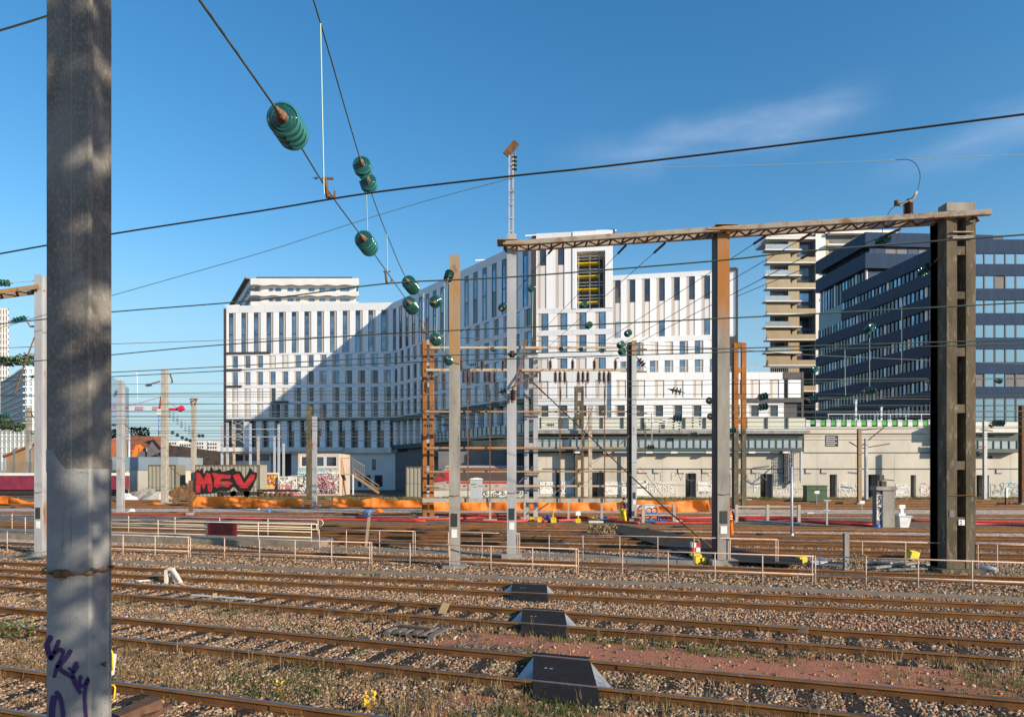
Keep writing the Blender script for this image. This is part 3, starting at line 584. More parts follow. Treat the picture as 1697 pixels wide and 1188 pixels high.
# receding wing in shade
pr0, pr1 = at(651, 782, 137), at(883.5, 782, 98.6)
rz = lambda y: ZZ(y, 98.6)
rowsR = [(yz(584), yz(552), 'gdddgdgdgdgdgdgd', .15, .36, .18), (yz(552), yz(515.5), 'm', .15, .36, .18),
         (yz(608), yz(587.5), 'gdgdg', .5, .38, -.2), (yz(636.5), yz(614.5), 'dgd', .5, .38, -.2), (yz(664.5), yz(642), 'dgdd', .5, .38, -.2), (yz(691), yz(668.5), 'ddg', .5, .38, -.2)]
facR, OR, UR, NR, LR = facade(WB, pr0, pr1, yz(693), 37.4, rowsR, 17, depth=14)
mb = MB(); mb.obox(OR, UR, NR, 0, LR, -14, -1, 0, yz(693)-.01, 0); mb.obox(OR, UR, NR, 0, LR*.98, -1, .5, yz(745), yz(738), 1); mb.obox(OR, UR, NR, 0, LR*.98, -1, .6, yz(700), yz(694), 1)
mb.obox(OR, UR, NR, 0, LR*.9, -1, -.2, 0, yz(750), 2)
mb.build('lower_wall', [M['glass_dk'], M['teal'], M['greysl']], WB)
for i in range(17):
    MB().obox(OR, UR, NR, (i+.3)*LR/17, (i+.62)*LR/17, -.99, .1, yz(738)+.01, yz(700)-.01, 0).build('pier', M['wp'], WB)
# front block
pf0, pf1 = at(889, 782, 98.1), at(1015.5, 782, 96.6)
fz = lambda y: ZZ(y, 97.5)
rowsF = [(fz(511), fz(476), 'cc', .22, .33, -.19), (fz(476), fz(439), 'cc', .22, .33, -.19), (fz(439), fz(412), 'dd', .22, .33, -.19)]
# top part: two bays of tall windows left of the loggia
facF, OF, UF, NF, LF = facade(WB, pf0, at(949, 782, 97.4), fz(513), fz(388)+.2, rowsF, 2, depth=14)
mb = MB(); U = UF; Q = OF
uL, uR = LF, (pf1-pf0).length; l0, l1 = LF+.6, LF+4.6; zb, zt = fz(513)+.1, fz(419)
mb.obox(Q, U, NF, uL, l0, -14, .3, fz(513), fz(388)+.2, 0); mb.obox(Q, U, NF, l1, uR, -14, .3, fz(513), fz(388)+.2, 0)
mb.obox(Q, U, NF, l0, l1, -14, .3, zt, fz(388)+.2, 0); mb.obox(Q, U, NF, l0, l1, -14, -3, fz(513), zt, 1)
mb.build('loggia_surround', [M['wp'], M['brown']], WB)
sc = thing('scaffold', Q+U*((l0+l1)/2)+NF*(-1)+Vector((0, 0, zb)), 'scaffold with yellow deck boards inside the tall dark opening of the white front block', 'scaffold')
for k in range(4):
    z = zb+.9+k*(zt-zb)/4.3; MB().obox(Q, U, NF, l0+.1, l1-.8, -1.6, -.3, z, z+.14, 0).build('deck_board', M['yellow'], sc)
    m2 = MB(); 
    for dz in (.5, .95): m2.obox(Q, U, NF, l0+.05, l1-.05, -.35, -.28, z+dz, z+dz+.07, 0)
    m2.build('guard_rail', M['galv'], sc)
for uu in (l0+.2, (l0+l1)/2-.2, l1-.9, l1-.25): MB().obox(Q, U, NF, uu, uu+.09, -.45, -.36, zb, zt-.2, 0).build('standard', M['galv'], sc)
rowsF2 = [(fz(547), fz(519), 'ggggg', .30, .34, -.22), (fz(585), fz(556), 'ggggg', .30, .34, -.22), (fz(614), fz(594), 'cgcgc', .30, .34, -.22), (fz(660), fz(631), 'ccccc', .30, .34, -.22), (fz(690), fz(672), 'ddgdd', .30, .34, -.22)]
facade(WB, pf0, pf1, fz(712), fz(513)-.01, rowsF2, 4, depth=14)
MB().obox(OF, UF, NF, -.75, -.02, -8, .3, fz(700), fz(393), 0).obox(OF, UF, NF, 0-.7, 2.0, -2, -.5, fz(388), fz(386), 0).obox(OF, UF, NF, uR-.5, uR+.3, -6, .1, fz(388)+.2, fz(386)+.2, 0).build('corner_trim', M['brown'], WB)
# set-back block to the right
pm0, pm1 = at(1010, 782, 117.5), at(1219, 782, 113.6)
mz = lambda y: ZZ(y, 115.5)
rowsM = [(mz(557), mz(530), 'gccgccg', .26, .36, -.22), (mz(530), mz(498), 'c', .26, .36, -.22), (mz(498), mz(460), 'd', .26, .36, -.22), (mz(588), mz(566), 'ggccggc', .60, .36, .22), (mz(622), mz(597), 'ggggggg', .60, .36, .22)]
facade(WB, pm0, pm1, 10, ZZ(452, 115.5), rowsM, 8, depth=12, left_margin=.4, right_margin=.7)
mbm = MB(); Um = (pm1-pm0).normalized(); Nm = Vector((Um.y, -Um.x, 0)); Nm = Nm if Nm.y < 0 else -Nm; Om = Vector((pm0.x, pm0.y, 0)); Lm = (Vector((pm1.x, pm1.y, 0))-Om).length
mbm.obox(Om, Um, Nm, Lm, Lm+.35, -12, .35, mz(620), mz(451), 0); mbm.obox(Om, Um, Nm, Lm-2.1, Lm+.1, .34, .5, mz(455), mz(450), 0); mbm.obox(Om, Um, Nm, Lm-2.2, Lm+.1, .34, .5, mz(620), mz(562), 0)
mbm.build('corner_trim', M['brown'], WB)
# podium
pp0, pp1 = at(1013, 782, 96.3), at(1329, 782, 96.3)
pz = lambda y: ZZ(y, 96.3)
facade(WB, pp0, at(1298, 782, 96.3), pz(712), pz(617), [(pz(659), pz(630), 'ccccccccc', .42, .34, -.16), (pz(690), pz(672), 'ddddddddd', .34, .36, -.15)], 9, depth=12)
mb = MB(); O = Vector((XX(1298, 96.3), 96.3, 0)); u1 = XX(1330, 96.3)-O.x; X1 = Vector((1, 0, 0)); Nn = Vector((0, -1, 0))
mb.obox(O, X1, Nn, 0, u1, -12, 0, pz(712), pz(617), 0); mb.obox(O, X1, Nn, 0, u1, 0, .32, pz(628), pz(617), 0); mb.obox(O, X1, Nn, .6, 2.4, 0, .3, pz(660), pz(629), 1); mb.obox(O, X1, Nn, u1-.3, u1, 0, .36, pz(712), pz(617), 0); mb.obox(O, X1, Nn, -5.5, u1, 0, .40, pz(667), pz(661), 0)
mb.build('corner_trim', [M['brown'], M['wp']], WB)
mb = MB()
for k in range(90): mb.box(XX(1013, 98)+k*.3, XX(1013, 98)+k*.3+.03, 98.0, 98.03, pz(617), pz(617)+.95, 0)
mb.box(XX(1013, 98), XX(1013, 98)+30, 97.99, 98.05, pz(617)+.95, pz(617)+1.0, 0); mb.build('terrace_railing', M['galv'], WB)
for (u_, D_r) in (((378, 139)), (712+0, 127), (885, 101), (1000, 97.5)):
    pass
def davit(px, py, D, label, s=1.0, flip=False):
    p = at(px, py, D); zr = 37.5 if D > 100 else 37.4; t = thing('roof_hoist', (p.x, p.y+1.5, zr), label, 'roof hoist', 'window cleaning hoists on the white roof')
    k = -1 if flip else 1
    MB().beam((p.x-.5*k, p.y+1.5, zr-.2), (p.x-.5*k, p.y+1.5, p.z), .14, .14).beam((p.x+.6*k, p.y+1.5, zr-.2), (p.x+.6*k, p.y+1.5, p.z), .14, .14).build('post', M['brown'], t)
    MB().beam((p.x-1.5*s, p.y+1.5, p.z), (p.x+1.5*s, p.y+1.5, p.z+.1), .22, .2).build('boom', M['whitep'], t)
davit(380, 504, 140, 'white roof hoist at the left end of the white building')
davit(802, 427, 113, 'small white roof hoist above the shaded receding wing')
davit(888, 385, 99.5, 'white roof hoist on the corner between shaded wing and front block')
davit(1007, 377, 98.0, 'white roof hoist on the right end of the front block')
# ---- rear white tower with wavy balconies
BT = thing('apartment_building', (-40, 190, 0), 'white block with wavy balcony bands rising behind the left wing of the white office building', 'apartment building')
D = 190; tz = lambda y: ZZ(y, D)
mb = MB(); xa, xb, xm = XX(405, D), XX(590, D), XX(432, D)
mb.prism([(xm, D), (xb, D), (XX(589, D+30), D+30), (XX(398, 225), 225)], 20, tz(464.5), 0); mb.build('wall', M['white'], BT)
def wavy(y0, y1, nm):
    mb = MB(); xs = np.linspace(xm-2.2, XX(595, D-1.6), 34); base = len(mb.v)
    pts = [(x, D-1.6) for i, x in enumerate(xs)]
    for i in range(len(pts)-1):
        (xA, yA), (xB, yB) = pts[i], pts[i+1]; dz0 = .16*math.sin(i*1.15); dz1 = .16*math.sin((i+1)*1.15); zt, zb = tz(y0), tz(y1)
        mb.quad((xA, yA, zb+dz0), (xB, yB, zb+dz1), (xB, yB, zt), (xA, yA, zt)); mb.quad((xA, yA, zb+dz0), (xA, D+.1, zb+.5), (xB, D+.1, zb+.5), (xB, yB, zb+dz1)); mb.quad((xA, yA, zt), (xB, yB, zt), (xB, D+.1, zt), (xA, D+.1, zt))
    xl, yl = pts[0]; x2, y2 = XX(384, 224), 224
    for k in range(10):
        f0, f1 = k/10, (k+1)/10; A = (xl+(x2-xl)*f0, yl+(y2-yl)*f0); B = (xl+(x2-xl)*f1, yl+(y2-yl)*f1); a0, a1 = .2*math.sin(k*1.3), .2*math.sin(k*1.3+1.3)
        mb.quad((B[0], B[1], zb+a1), (A[0], A[1], zb+a0), (A[0], A[1], zt), (B[0], B[1], zt)); mb.quad((B[0], B[1], zb+a1), (B[0]+4, B[1], zb+.5), (A[0]+4, A[1]+1, zb+.5), (A[0], A[1], zb+a0))
    xr, yr = pts[-1]; mb.quad((xr, yr, zb), (XX(590, yr+14), yr+14, zb), (XX(590, yr+14), yr+14, zt), (xr, yr, zt))
    mb.build(nm, M['white'], BT)
wavy(464, 475, 'balcony_band'); wavy(485.5, 492.5, 'balcony_band'); wavy(502, 510, 'balcony_band')
mb = MB(); mb.prism([(xm-1, D-.6), (xb-1, D-.6), (XX(586, D+24), D+24), (XX(420, D+24), D+24)], tz(463), tz(463)+.5); mb.build('roof_edge', M['brown'], BT)
MB().prism([(XX(409, D), D-1), (XX(409, D)+2, D+.5), (XX(385, 225), 225), (XX(383, 224), 222)], tz(463), tz(463)+.5).build('roof_edge', M['brown'], BT)
for yy in (478, 495.5):
    for px0, px1 in ((446, 452), (457, 466), (477, 486), (491.5, 497), (512, 521), (530, 539), (547, 556.5), (564, 579)):
        o = add_window(BT, Vector((XX(px0, D), D-.03, tz(yy+6.5))), 0, XX(px1, D)-XX(px0, D), 6.4/F*D, 'g')
# ---- balcony tower on the right
AT = thing('apartment_building', (75, 163, 0), 'tall beige apartment tower with stacked balconies between the white and the dark blue buildings', 'apartment building')
D = 163; tz = lambda y: ZZ(y, D); X_ = lambda p: XX(p, D)
mb = MB(); mb.prism([(X_(1276), D), (X_(1345), D), (X_(1345), D-1.5), (X_(1480), D-1.5), (X_(1480), D+22), (XX(1278, D+22), D+22)], 0, tz(391), 0); mb.box(X_(1276)+.02, X_(1318), D-.12, D-.001, tz(612), tz(393), 1); mb.build('wall', [M['greysl'], M['gold']], AT)
mb = MB(); mb.box(X_(1346), X_(1362), D-1.9, D-1.52, 0, tz(387)); mb.box(X_(1362), X_(1368), D-1.7, D-1.52, 0, tz(402), 1); mb.box(X_(1346), X_(1480), D-1.9, D-1.5, tz(392), tz(386), 0); mb.build('pale_pier', [M['white'], M['gold']], AT)
for k in range(13):
    y = 418+21.0*k; z = tz(y); odd = k % 2 == 0
    x0, x1 = (X_(1262), X_(1322)) if odd else (X_(1264.5), X_(1346))
    b_ = MB().box(x0, x1, D-2.3, D, z-.26, z).build('balcony', M['cream'], AT)
    MB().box(x0+.1, x1-(.1 if not odd else 2.5), D-2.25, D-2.18, z, z+1.15).build('glass_guard', M['clearglass'] if odd else M['gold'], b_)
    if odd: MB().box(X_(1302), X_(1320), D-1.6, D-1.5, z, z+2.65).build('screen', M['gold'], b_)
    else: MB().box(X_(1266), X_(1306), D-1.4, D-1.3, z, z+2.65).box(X_(1312), X_(1320), D-.3, D-.2, z, z+2.65).build('screen', M['gold'], b_)
    for a, b2 in ((1284, 1300), (1322, 1340)):
        add_window(AT, Vector((X_(a), D-.14, z+.15)), 0, X_(b2)-X_(a), 2.3, 'd' if (k+a) % 3 else 'g')
    if k < 5:
        MB().box(X_(1362), X_(1400)+.5*k, D-3, D-1.5, tz(411+21*k*1.0)-.35, tz(411+21*k)).build('balcony', M['cream'], AT)
MB().box(X_(1263), X_(1346), D-2.3, D+1, tz(401)-.1, tz(398)).box(X_(1276), X_(1350), D-.5, D+10, tz(392)-.1, tz(389)).build('roof_slab', M['cream'], AT)
MB().box(X_(1366), X_(1420), D-3, D+1, tz(394), tz(390)).build('roof_slab', M['cream'], AT)
# ---- dark blue office building
DB = thing('office_building', (64, 110, 0), 'dark blue metal clad office building with long window bands', 'office building')
c0 = Vector((64.5, 103, 0)); c1 = Vector((62.1, 139.6, 0)); U = (c0-c1); LB = U.length; U.normalize(); N = Vector((U.y, -U.x, 0)); N = N if N.x < 0 else -N
ZB = lambda y: ZZ(y, 103)
zpar = ZB(404.8); st = 3.63
def split_band(zt, h, o0, n0, n1, u0, u1, m, mb): mb.obox(o0, n0, n1, u0, u1, -.5, 0, zt-h, zt, m)
mb = MB()
mb.obox(c1, U, N, .3, LB-.02, -26, -.5, 0, zpar-2.2, 1)            # dark glass core
ucut = LB*.475
for k in range(10):
    zt = zpar-k*st; h = 2.15 if k == 0 else 1.95
    ustart = ucut-.2*LB if k == 0 else 0
    if k == 1: ustart = 0.26*LB
    if k == 0: ustart = .26*LB
    mb.obox(c1, U, N, ustart, LB, -.5, .0, zt-h, zt, 0)
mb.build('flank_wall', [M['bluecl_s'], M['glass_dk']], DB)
# glass ribs on the flank: every window band has narrow mullions
rndw = random.Random(3)
for k in range(9):
    zt = zpar-k*st-(2.15 if k == 0 else 1.95); zb2 = zpar-(k+1)*st; mbg = MB(); x = .26*LB if k in (0,) else .4
    g = 0
    while x < LB-.6:
        w = .55; kind = rndw.choice([0, 0, 1, 2, 2, 2]); mbg.obox(c1, U, N, x, x+w, -.45, -.3, zb2+.02, zt-.02, kind); x += 1.05
    mbg.build('window_band', [M['glass'], M['cream'], M['glass_dk']], DB)
mbg = MB(); x = .4
while x < ucut-1.2:
    mbg.obox(c1, U, N, x, x+.55, -.9, -.7, zpar-3.7, ZZ(444, 122.2)-.05, rndw.choice([0, 1, 2, 2, 2])); x += 1.05
mbg.build('window_band', [M['glass'], M['cream'], M['glass_dk']], DB)
# upper terrace volume (flank coplanar, front set back)
za, zb_, zc, zd = ZZ(384.8, 122.2), ZZ(407.6, 122.2), ZZ(419.5, 122.2), ZZ(444, 122.2)
mb = MB(); mb.obox(c1, U, N, 0, ucut, -26, .02, zb_, za, 0); mb.obox(c1, U, N, 0, ucut, -26, .01, zd, zc, 0); mb.obox(c1, U, N, .3, ucut-.6, -25, -1.2, zc, zb_, 1); mb.obox(c1, U, N, .3, ucut-1, -25, -1, zpar-3, zd, 1)
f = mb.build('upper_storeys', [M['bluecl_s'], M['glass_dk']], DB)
fr = c1+U*ucut; MB().obox(fr, N*-1, U, -.02, 24, 0, .05, zb_, za, 0).obox(fr, N*-1, U, -.01, 24, 0, .04, zd, zc, 0).build('upper_front_cladding', M['bluecl'], DB)
for i in range(9): MB().obox(fr, N*-1, U, 2+i*2.1, 2+i*2.1+1.9, -.6, -.55, zc+.05, zb_-.05, 0).build('window', M['greysl'] if i % 3 else M['glass_dk'], DB)
# lit front
Xf0, Xf1 = 64.5, 96
mb = MB(); mb.box(Xf0+.3, Xf1, 103.6, 128, 0, zpar-.5, 1)
zfp = zpar+.6
for k in range(9):
    zt = ZZ(397+40.6*k, 103); h = (23 if k == 0 else 19)/F*103; 
    if k < 7: mb.box(Xf0, Xf1, 103, 103.62, zt-h, zt, 0)
mb.build('front_wall', [M['bluecl'], M['glass_dk']], DB)
for k in range(7):
    yt = 397+40.6*k+(23 if k == 0 else 19); yb = 397+40.6*(k+1)
    if k == 6: yb = 700
    for i in range(17):
        x0 = XX(1564+17.45*i, 103); 
        kind = 'd' if rndw.random() < .14 and k < 6 else 'l'
        key = ('blu', k, kind)
        w = 15/F*103; h = (ZZ(yt, 103)-ZZ(yb, 103))-.02
        if x0 > Xf1-2: break
        mw = MB(); mw.box(0, w, .1, .12, 0, h, 1 if kind == 'd' else 0); mw.box(-.1, 0, 0, .12, 0, h, 2); mw.box(w, w+.1, 0, .12, 0, h, 2)
        if key not in WCACHE: o = mw.build('window', [M['glass_lit'], M['greysl'], M['frame']]); WCACHE[key] = o.data; bpy.data.objects.remove(o)
        o = bpy.data.objects.new('window', WCACHE[key]); COL.objects.link(o); o.parent = DB; o.location = Vector((x0, 103.1, ZZ(yb, 103)+.01))-org(DB)
mb = MB(); mb.box(Xf0, Xf1, 101, 103, ZZ(717, 102), ZZ(700, 102)); mb.build('terrace_band', M['conc_white'], DB)
# ------------------------------------------------------------------ long concrete wall, gallery and bridge
def text_mesh(body, size, m, P, U, depth=.012, parent=None, bold=0.0, name='lettering', shear=0, zup=Vector((0, 0, 1))):
    cu = bpy.data.curves.new(name, 'FONT'); cu.body = body; cu.size = size; cu.extrude = depth; cu.offset = bold; cu.shear = shear
    o = bpy.data.objects.new(name, cu); COL.objects.link(o)
    me = bpy.data.meshes.new_from_object(o.evaluated_get(bpy.context.evaluated_depsgraph_get())); bpy.data.objects.remove(o); bpy.data.curves.remove(cu)
    me.materials.clear(); me.materials.append(m)
    U = Vector(U).normalized(); R = Matrix((U, zup, U.cross(zup))).transposed(); off = org(parent)
    for v in me.vertices: v.co = R @ v.co + Vector(P)-off
    ob = bpy.data.objects.new(name, me); COL.objects.link(ob)
    if parent: ob.parent = parent
    return ob
def scribble(seed, P, U, N, w, h, n, r, m, parent, name='graffiti', loops=True):
    """sprayed line drawing: thin raised strokes on a wall; P lower left"""
    rd = random.Random(seed); mb = MB(); U = Vector(U).normalized(); N = Vector(N)
    for k in range(n):
        x0 = rd.uniform(0, .9)*w; pts = []; a = rd.uniform(0, 6.28); x, y = x0, rd.uniform(.1, .9)*h; st = h*rd.uniform(.10, .2); curl = rd.uniform(-.7, .7)
        for i in range(rd.randint(6, 13)):
            pts.append(Vector(P)+U*max(0, min(w, x))+Vector((0, 0, max(0, min(h, y))))+N*.02); a += curl+rd.uniform(-.5, .5); x += math.cos(a)*st; y += math.sin(a)*st
            if rd.random() < .12: curl = -curl
        for i in range(len(pts)-1):
            d = (pts[i+1]-pts[i]); 
            if d.length < 1e-3: continue
            s_ = d.normalized().cross(N).normalized()*r; o = d.normalized()*r*.6+N*(.0008*(k % 25)+.0004*(i % 3)); o2 = d.normalized()*r*.6-N*(.0008*(k % 25)+.0004*(i % 3)); mb.quad(pts[i]-s_-o2, pts[i+1]-s_+o, pts[i+1]+s_+o, pts[i]+s_-o2)
    return mb.build(name, m, parent)
DW = 93.5; wz = lambda y: ZZ(y, DW); wx = lambda x: XX(x, DW); Y1 = Vector((0, -1, 0)); X1 = Vector((1, 0, 0))
RW = thing('retaining_wall', (30, DW, 0), 'long pale concrete wall with dark doorways and faint graffiti beyond the tracks', 'wall')
doors = [(921, 928, 780), (976, 1001, 782), (1136, 1154, 784), (1203.5, 1210.5, 785), (1260, 1281, 785), (1375, 1387, 786), (1438, 1457, 786), (1509, 1518, 787), (1618, 1639, 787)]
mb = MB(); e = wx(888); zt = wz(750)
for (a, b, y) in doors:
    mb.box(e, wx(a), DW, DW+1.2, -.2, zt, 0); mb.box(wx(a), wx(b), DW, DW+1.2, wz(y), zt, 0); e = wx(b)
mb.box(e, 90, DW, DW+1.2, -.2, zt, 0); mb.build('wall', M['conc_lt'], RW)
for (a, b, y) in doors:
    x0, x1 = wx(a), wx(b)
    MB().box(x0-.02, x1+.02, DW+1.2, DW+1.3, -.2, wz(y)+.05, 0).box(x1-.35*(x1-x0), x1-.001, DW+.5, DW+1.19, -.2, wz(y), 1).build('doorway', [M['glass_dk'], M['greysl']], RW)
# fine joints, cable run, brackets
mb = MB()
x = wx(905)
while x < 78: mb.box(x, x+.035, DW-.004, DW, 0, zt-.1, 0); x += 5.3
mb.build('joint', M['conc'], RW)
mb = MB(); mb.box(wx(900), wx(1690), DW-.12, DW-.05, wz(777), wz(776)); k = 0
for px in (1082, 1123, 1163, 1245, 1290, 1334, 1360, 1592, 1650): mb.box(wx(px), wx(px)+.07, DW-.1, DW-.03, wz(784), wz(777)); mb.box(wx(px), wx(px+10), DW-.12, DW-.03, wz(784.5), wz(783.5))
mb.build('cable_run', M['brown'], RW)
# upper part at the right (street parapet wall)
MB().box(wx(1333), wx(1556), DW+.12, DW+3, zt, wz(707), 0).box(wx(1333), wx(1556), DW+.0, DW+.13, wz(719), wz(718), 1).box(wx(1333), wx(1556), DW-.03, DW+.1, wz(751), wz(749.3), 1).build('upper_wall', [M['conc_lt'], M['brown']], RW)
w_ = MB().box(wx(1368.5), wx(1389.5), DW+.08, DW+.11, wz(739.5), wz(721)); w_.build('louvre_frame', M['glass_dk'], RW)
mb = MB(); [mb.box(wx(1369), wx(1387 if i % 2 else 1384), DW+.03, DW+.07, wz(738-i*3.2), wz(736.6-i*3.2)) for i in range(5)]; mb.build('louvre', M['galv'], RW)
for i, (px, w, txt, sz, m) in enumerate([(1078, 0, 'TE PVC', 1.9, 'grey_sp'), (1160, 0, 'E98', 1.9, 'grey_sp'), (1236, 0, 'ON', 1.9, 'grey_sp'), (1290, 0, '9', 1.9, 'grey_sp')]):
    text_mesh(txt, sz, M[m], (wx(px), DW-.03, wz(797)), X1, .008, RW, -.07, 'graffiti')
def wall_graf(x0, x1, y0, y1, seed, m, n, r): scribble(seed, (wx(x0), DW-.02, wz(y1)), X1, Y1, wx(x1)-wx(x0), wz(y0)-wz(y1), n, r, M[m], RW)
def wall_fill(x0, x1, y0, y1, m): MB().slab([(wx(x0), DW-.012, wz(y1)), (wx(x1), DW-.012, wz(y1)), (wx(x1-1), DW-.012, wz(y0+2)), (wx((x0+x1)/2), DW-.012, wz(y0)), (wx(x0), DW-.012, wz(y0+1))], (0, .01, 0)).build('graffiti', M[m], RW)
for (x0, x1, y0, y1, sd, m, n, r) in [(896, 920, 799, 817, 3, 'white_sp', 26, .10), (899, 917, 800, 806, 4, 'red_sp', 5, .05), (900, 918, 806, 817, 5, 'black_sp', 6, .03), (930, 950, 797, 817, 6, 'white_sp', 26, .09), (930, 948, 799, 815, 7, 'black_sp', 7, .04),
     (1003, 1037, 799, 818, 8, 'white_sp', 44, .10), (1005, 1036, 801, 816, 9, 'pink_sp', 9, .04), (1004, 1036, 801, 817, 19, 'grey_sp', 8, .03), (1040, 1073, 798, 820, 10, 'white_sp', 44, .09), (1042, 1072, 799, 819, 11, 'pink_sp', 14, .04), (1076, 1120, 800, 818, 12, 'white_sp', 26, .04),
     (1157, 1186, 800, 813, 13, 'white_sp', 24, .07), (1160, 1180, 812, 818, 14, 'grey_sp', 8, .04), (1250, 1256, 805, 817, 15, 'white_sp', 6, .05), (1285, 1320, 800, 820, 16, 'white_sp', 18, .03), (1390, 1425, 800, 822, 17, 'white_sp', 26, .035),
     (1485, 1506, 803, 820, 18, 'white_sp', 26, .05), (1522, 1557, 801, 824, 20, 'pink_sp', 8, .06), (1526, 1555, 804, 822, 21, 'white_sp', 14, .05), (1642, 1690, 800, 822, 22, 'blue_sp', 12, .05), (1645, 1688, 803, 820, 23, 'grey_sp', 9, .05)]:
    wall_graf(x0, x1, y0, y1, sd, m, n, r)
# gallery: concrete deck, cream noise barrier, glazed walkway under it
GA = thing('footbridge', (15, 90, 8), 'glazed footbridge with cream noise barrier along the top of the long concrete wall', 'footbridge')
gx0, gx1 = 888, 1332; D = 92.4; gz = lambda y: ZZ(y, D); gX = lambda x: XX(x, D)
MB().box(gX(gx0), gX(gx1+8), D-.5, D+2, gz(718.5), gz(713.5), 0).build('deck_edge', M['conc'], GA)
MB().box(gX(gx0), gX(gx1+3), D-.35, D+.2, gz(713.4), gz(710.5), 0).build('gutter', M['galv_clean'], GA)
MB().box(gX(gx0), gX(gx1), D+.4, D+2, gz(728), gz(718.6), 0).box(gX(gx0), gX(gx1), D-.1, D+2, gz(747.5), gz(742.5), 0).box(gX(gx0), gX(gx1), D+1.2, D+2, gz(742.5), gz(728), 1).build('truss', [M['teal'], M['teal']], GA)
mb = MB(); [mb.box(gX(gx0)+k*.93, gX(gx0)+k*.93+.10, D+.0, D+.12, gz(743), gz(727), 0) for k in range(int((gX(gx1)-gX(gx0))/.93)+1)]; mb.box(gX(gx0), gX(gx1-2), D+.12, D+.16, gz(742), gz(728.5), 1); mb.build('glazing', [M['teal'], M['clearglass']], GA)
for k in range(13):
    a = 896+k*34.2; b = min(a+33.3, 1336)
    MB().box(gX(a), gX(b), D+.35, D+.5, gz(711), gz(691), 0).build('barrier_panel', M['barrier'], GA); MB().box(gX(a)-.14, gX(a)+.10, D+.15, D+.6, gz(711), gz(691.5), 0).build('barrier_post', M['brown'], GA)
mb = MB(); [mb.box(gX(x), gX(x+11), D-.2, D+.3, gz(751), gz(748), 0) for x in (950, 1000, 1070, 1111, 1169, 1240, 1297)]; mb.build('lamp_box', M['whitep'], GA)
mb = MB()
for k in range(8): mb.box(gX(1306)+k*.24, gX(1306)+k*.24+.05, D-.2, D-.15, gz(796), gz(748), 0)
for k in range(9): mb.box(gX(1306), gX(1324), D-.2, D-.15, gz(796-k*5.5), gz(795.4-k*5.5), 0)
mb.box(gX(1303), gX(1318), D+.6, D+2.4, gz(800), gz(747), 1); mb.box(gX(1325.5), gX(1328.5), D-.3, D, gz(799), gz(748), 2); mb.build('access_cage', [M['galv'], M['greysl'], M['galv_clean']], GA)
b_ = thing('banner', at(1070, 703, 90.4), 'white printed banner with a lime patch hung on the cream noise barrier', 'banner')
MB().box(XX(1071.5, 90.7), XX(1105.5, 90.7), 90.66, 90.7, ZZ(703, 90.7), ZZ(692.4, 90.7)).build('sheet', M['whitep'], b_)
M['lime'] = mat('lime_print', (.35, .60, .03), .6)
MB().box(XX(1085, 90.7), XX(1092, 90.7), 90.63, 90.655, ZZ(697, 90.7), ZZ(694, 90.7)).build('lime_patch', M['lime'], b_)
mb = MB(); [mb.box(XX(x, 90.7), XX(x+w, 90.7), 90.63, 90.655, ZZ(y+1.3, 90.7), ZZ(y, 90.7)) for x, w, y in ((1074, 3, 695), (1074, 2, 699), (1078, 4, 700), (1084, 6, 699), (1094, 3, 695), (1098, 5, 697), (1094, 8, 700.5))]; mb.build('print', M['frame'], b_)
# second gallery in shade, bending along the receding wing
GB = thing('footbridge', (-5, 108, 8), 'shaded stretch of elevated walkway under the dark receding wing, left of the front block', 'footbridge')
q0, q1 = at(700, 782, 124), at(889, 782, 92.5); U = Vector((q1.x-q0.x, q1.y-q0.y, 0)); LG = U.length; U.normalize(); N = Vector((U.y, -U.x, 0)); O = Vector((q0.x, q0.y, 0))
hz = lambda y: ZZ(y, 92)
mb = MB(); mb.obox(O, U, N, 0, LG, -4, .4, hz(720), hz(714), 0); mb.obox(O, U, N, 0, LG, -4, 0, hz(750), hz(742), 1); mb.obox(O, U, N, 0, LG, -4, -.8, hz(742), hz(720), 2); mb.build('deck', [M['conc'], M['teal'], M['glass_dk']], GB)
mb = MB(); mb.obox(O, U, N, 0, LG, .1, .2, hz(714), hz(699), 0); mb.build('guard_panel', M['clearglass'], GB)
mb = MB(); [mb.obox(O, U, N, k*1.4, k*1.4+.12, .2, .3, hz(714), hz(697), 0) for k in range(int(LG/1.4))]; mb.build('guard_post', M['teal'], GB)
MB().box(XX(740, 112), XX(895, 99), 99.5, 100.2, 0, ZZ(748, 100)).build('lower_wall', M['greysl'], GB)
# street parapet with green panels, far right gallery
SP = thing('street_parapet', at(1445, 706, 93), 'street railing with green and grey panels on top of the concrete wall', 'railing')
for k in range(13):
    x = 1337+k*17.0
    if x > 1545: break
    xx = wx(x); MB().box(xx, xx+.62*1.0, DW+.3, DW+.36, wz(706.5), wz(695.5), 0).build('panel', M['galv_clean'], SP)
    MB().box(xx+.64, xx+1.22, DW+.28, DW+.34, wz(704.5 if k else 703), wz(696), 0).build('panel', M['green_br'], SP)
    MB().box(xx-.06, xx, DW+.2, DW+.4, wz(707), wz(694.5), 0).build('post', M['galv'], SP)
mb = MB(); mb.box(wx(1377), wx(1553), DW+1, DW+1.08, wz(685.8), wz(684.6)); [mb.box(wx(x), wx(x)+.08, DW+1, DW+1.08, wz(698), wz(685)) for x in range(1378, 1556, 26)]; mb.build('top_rail', M['galv_clean'], SP)
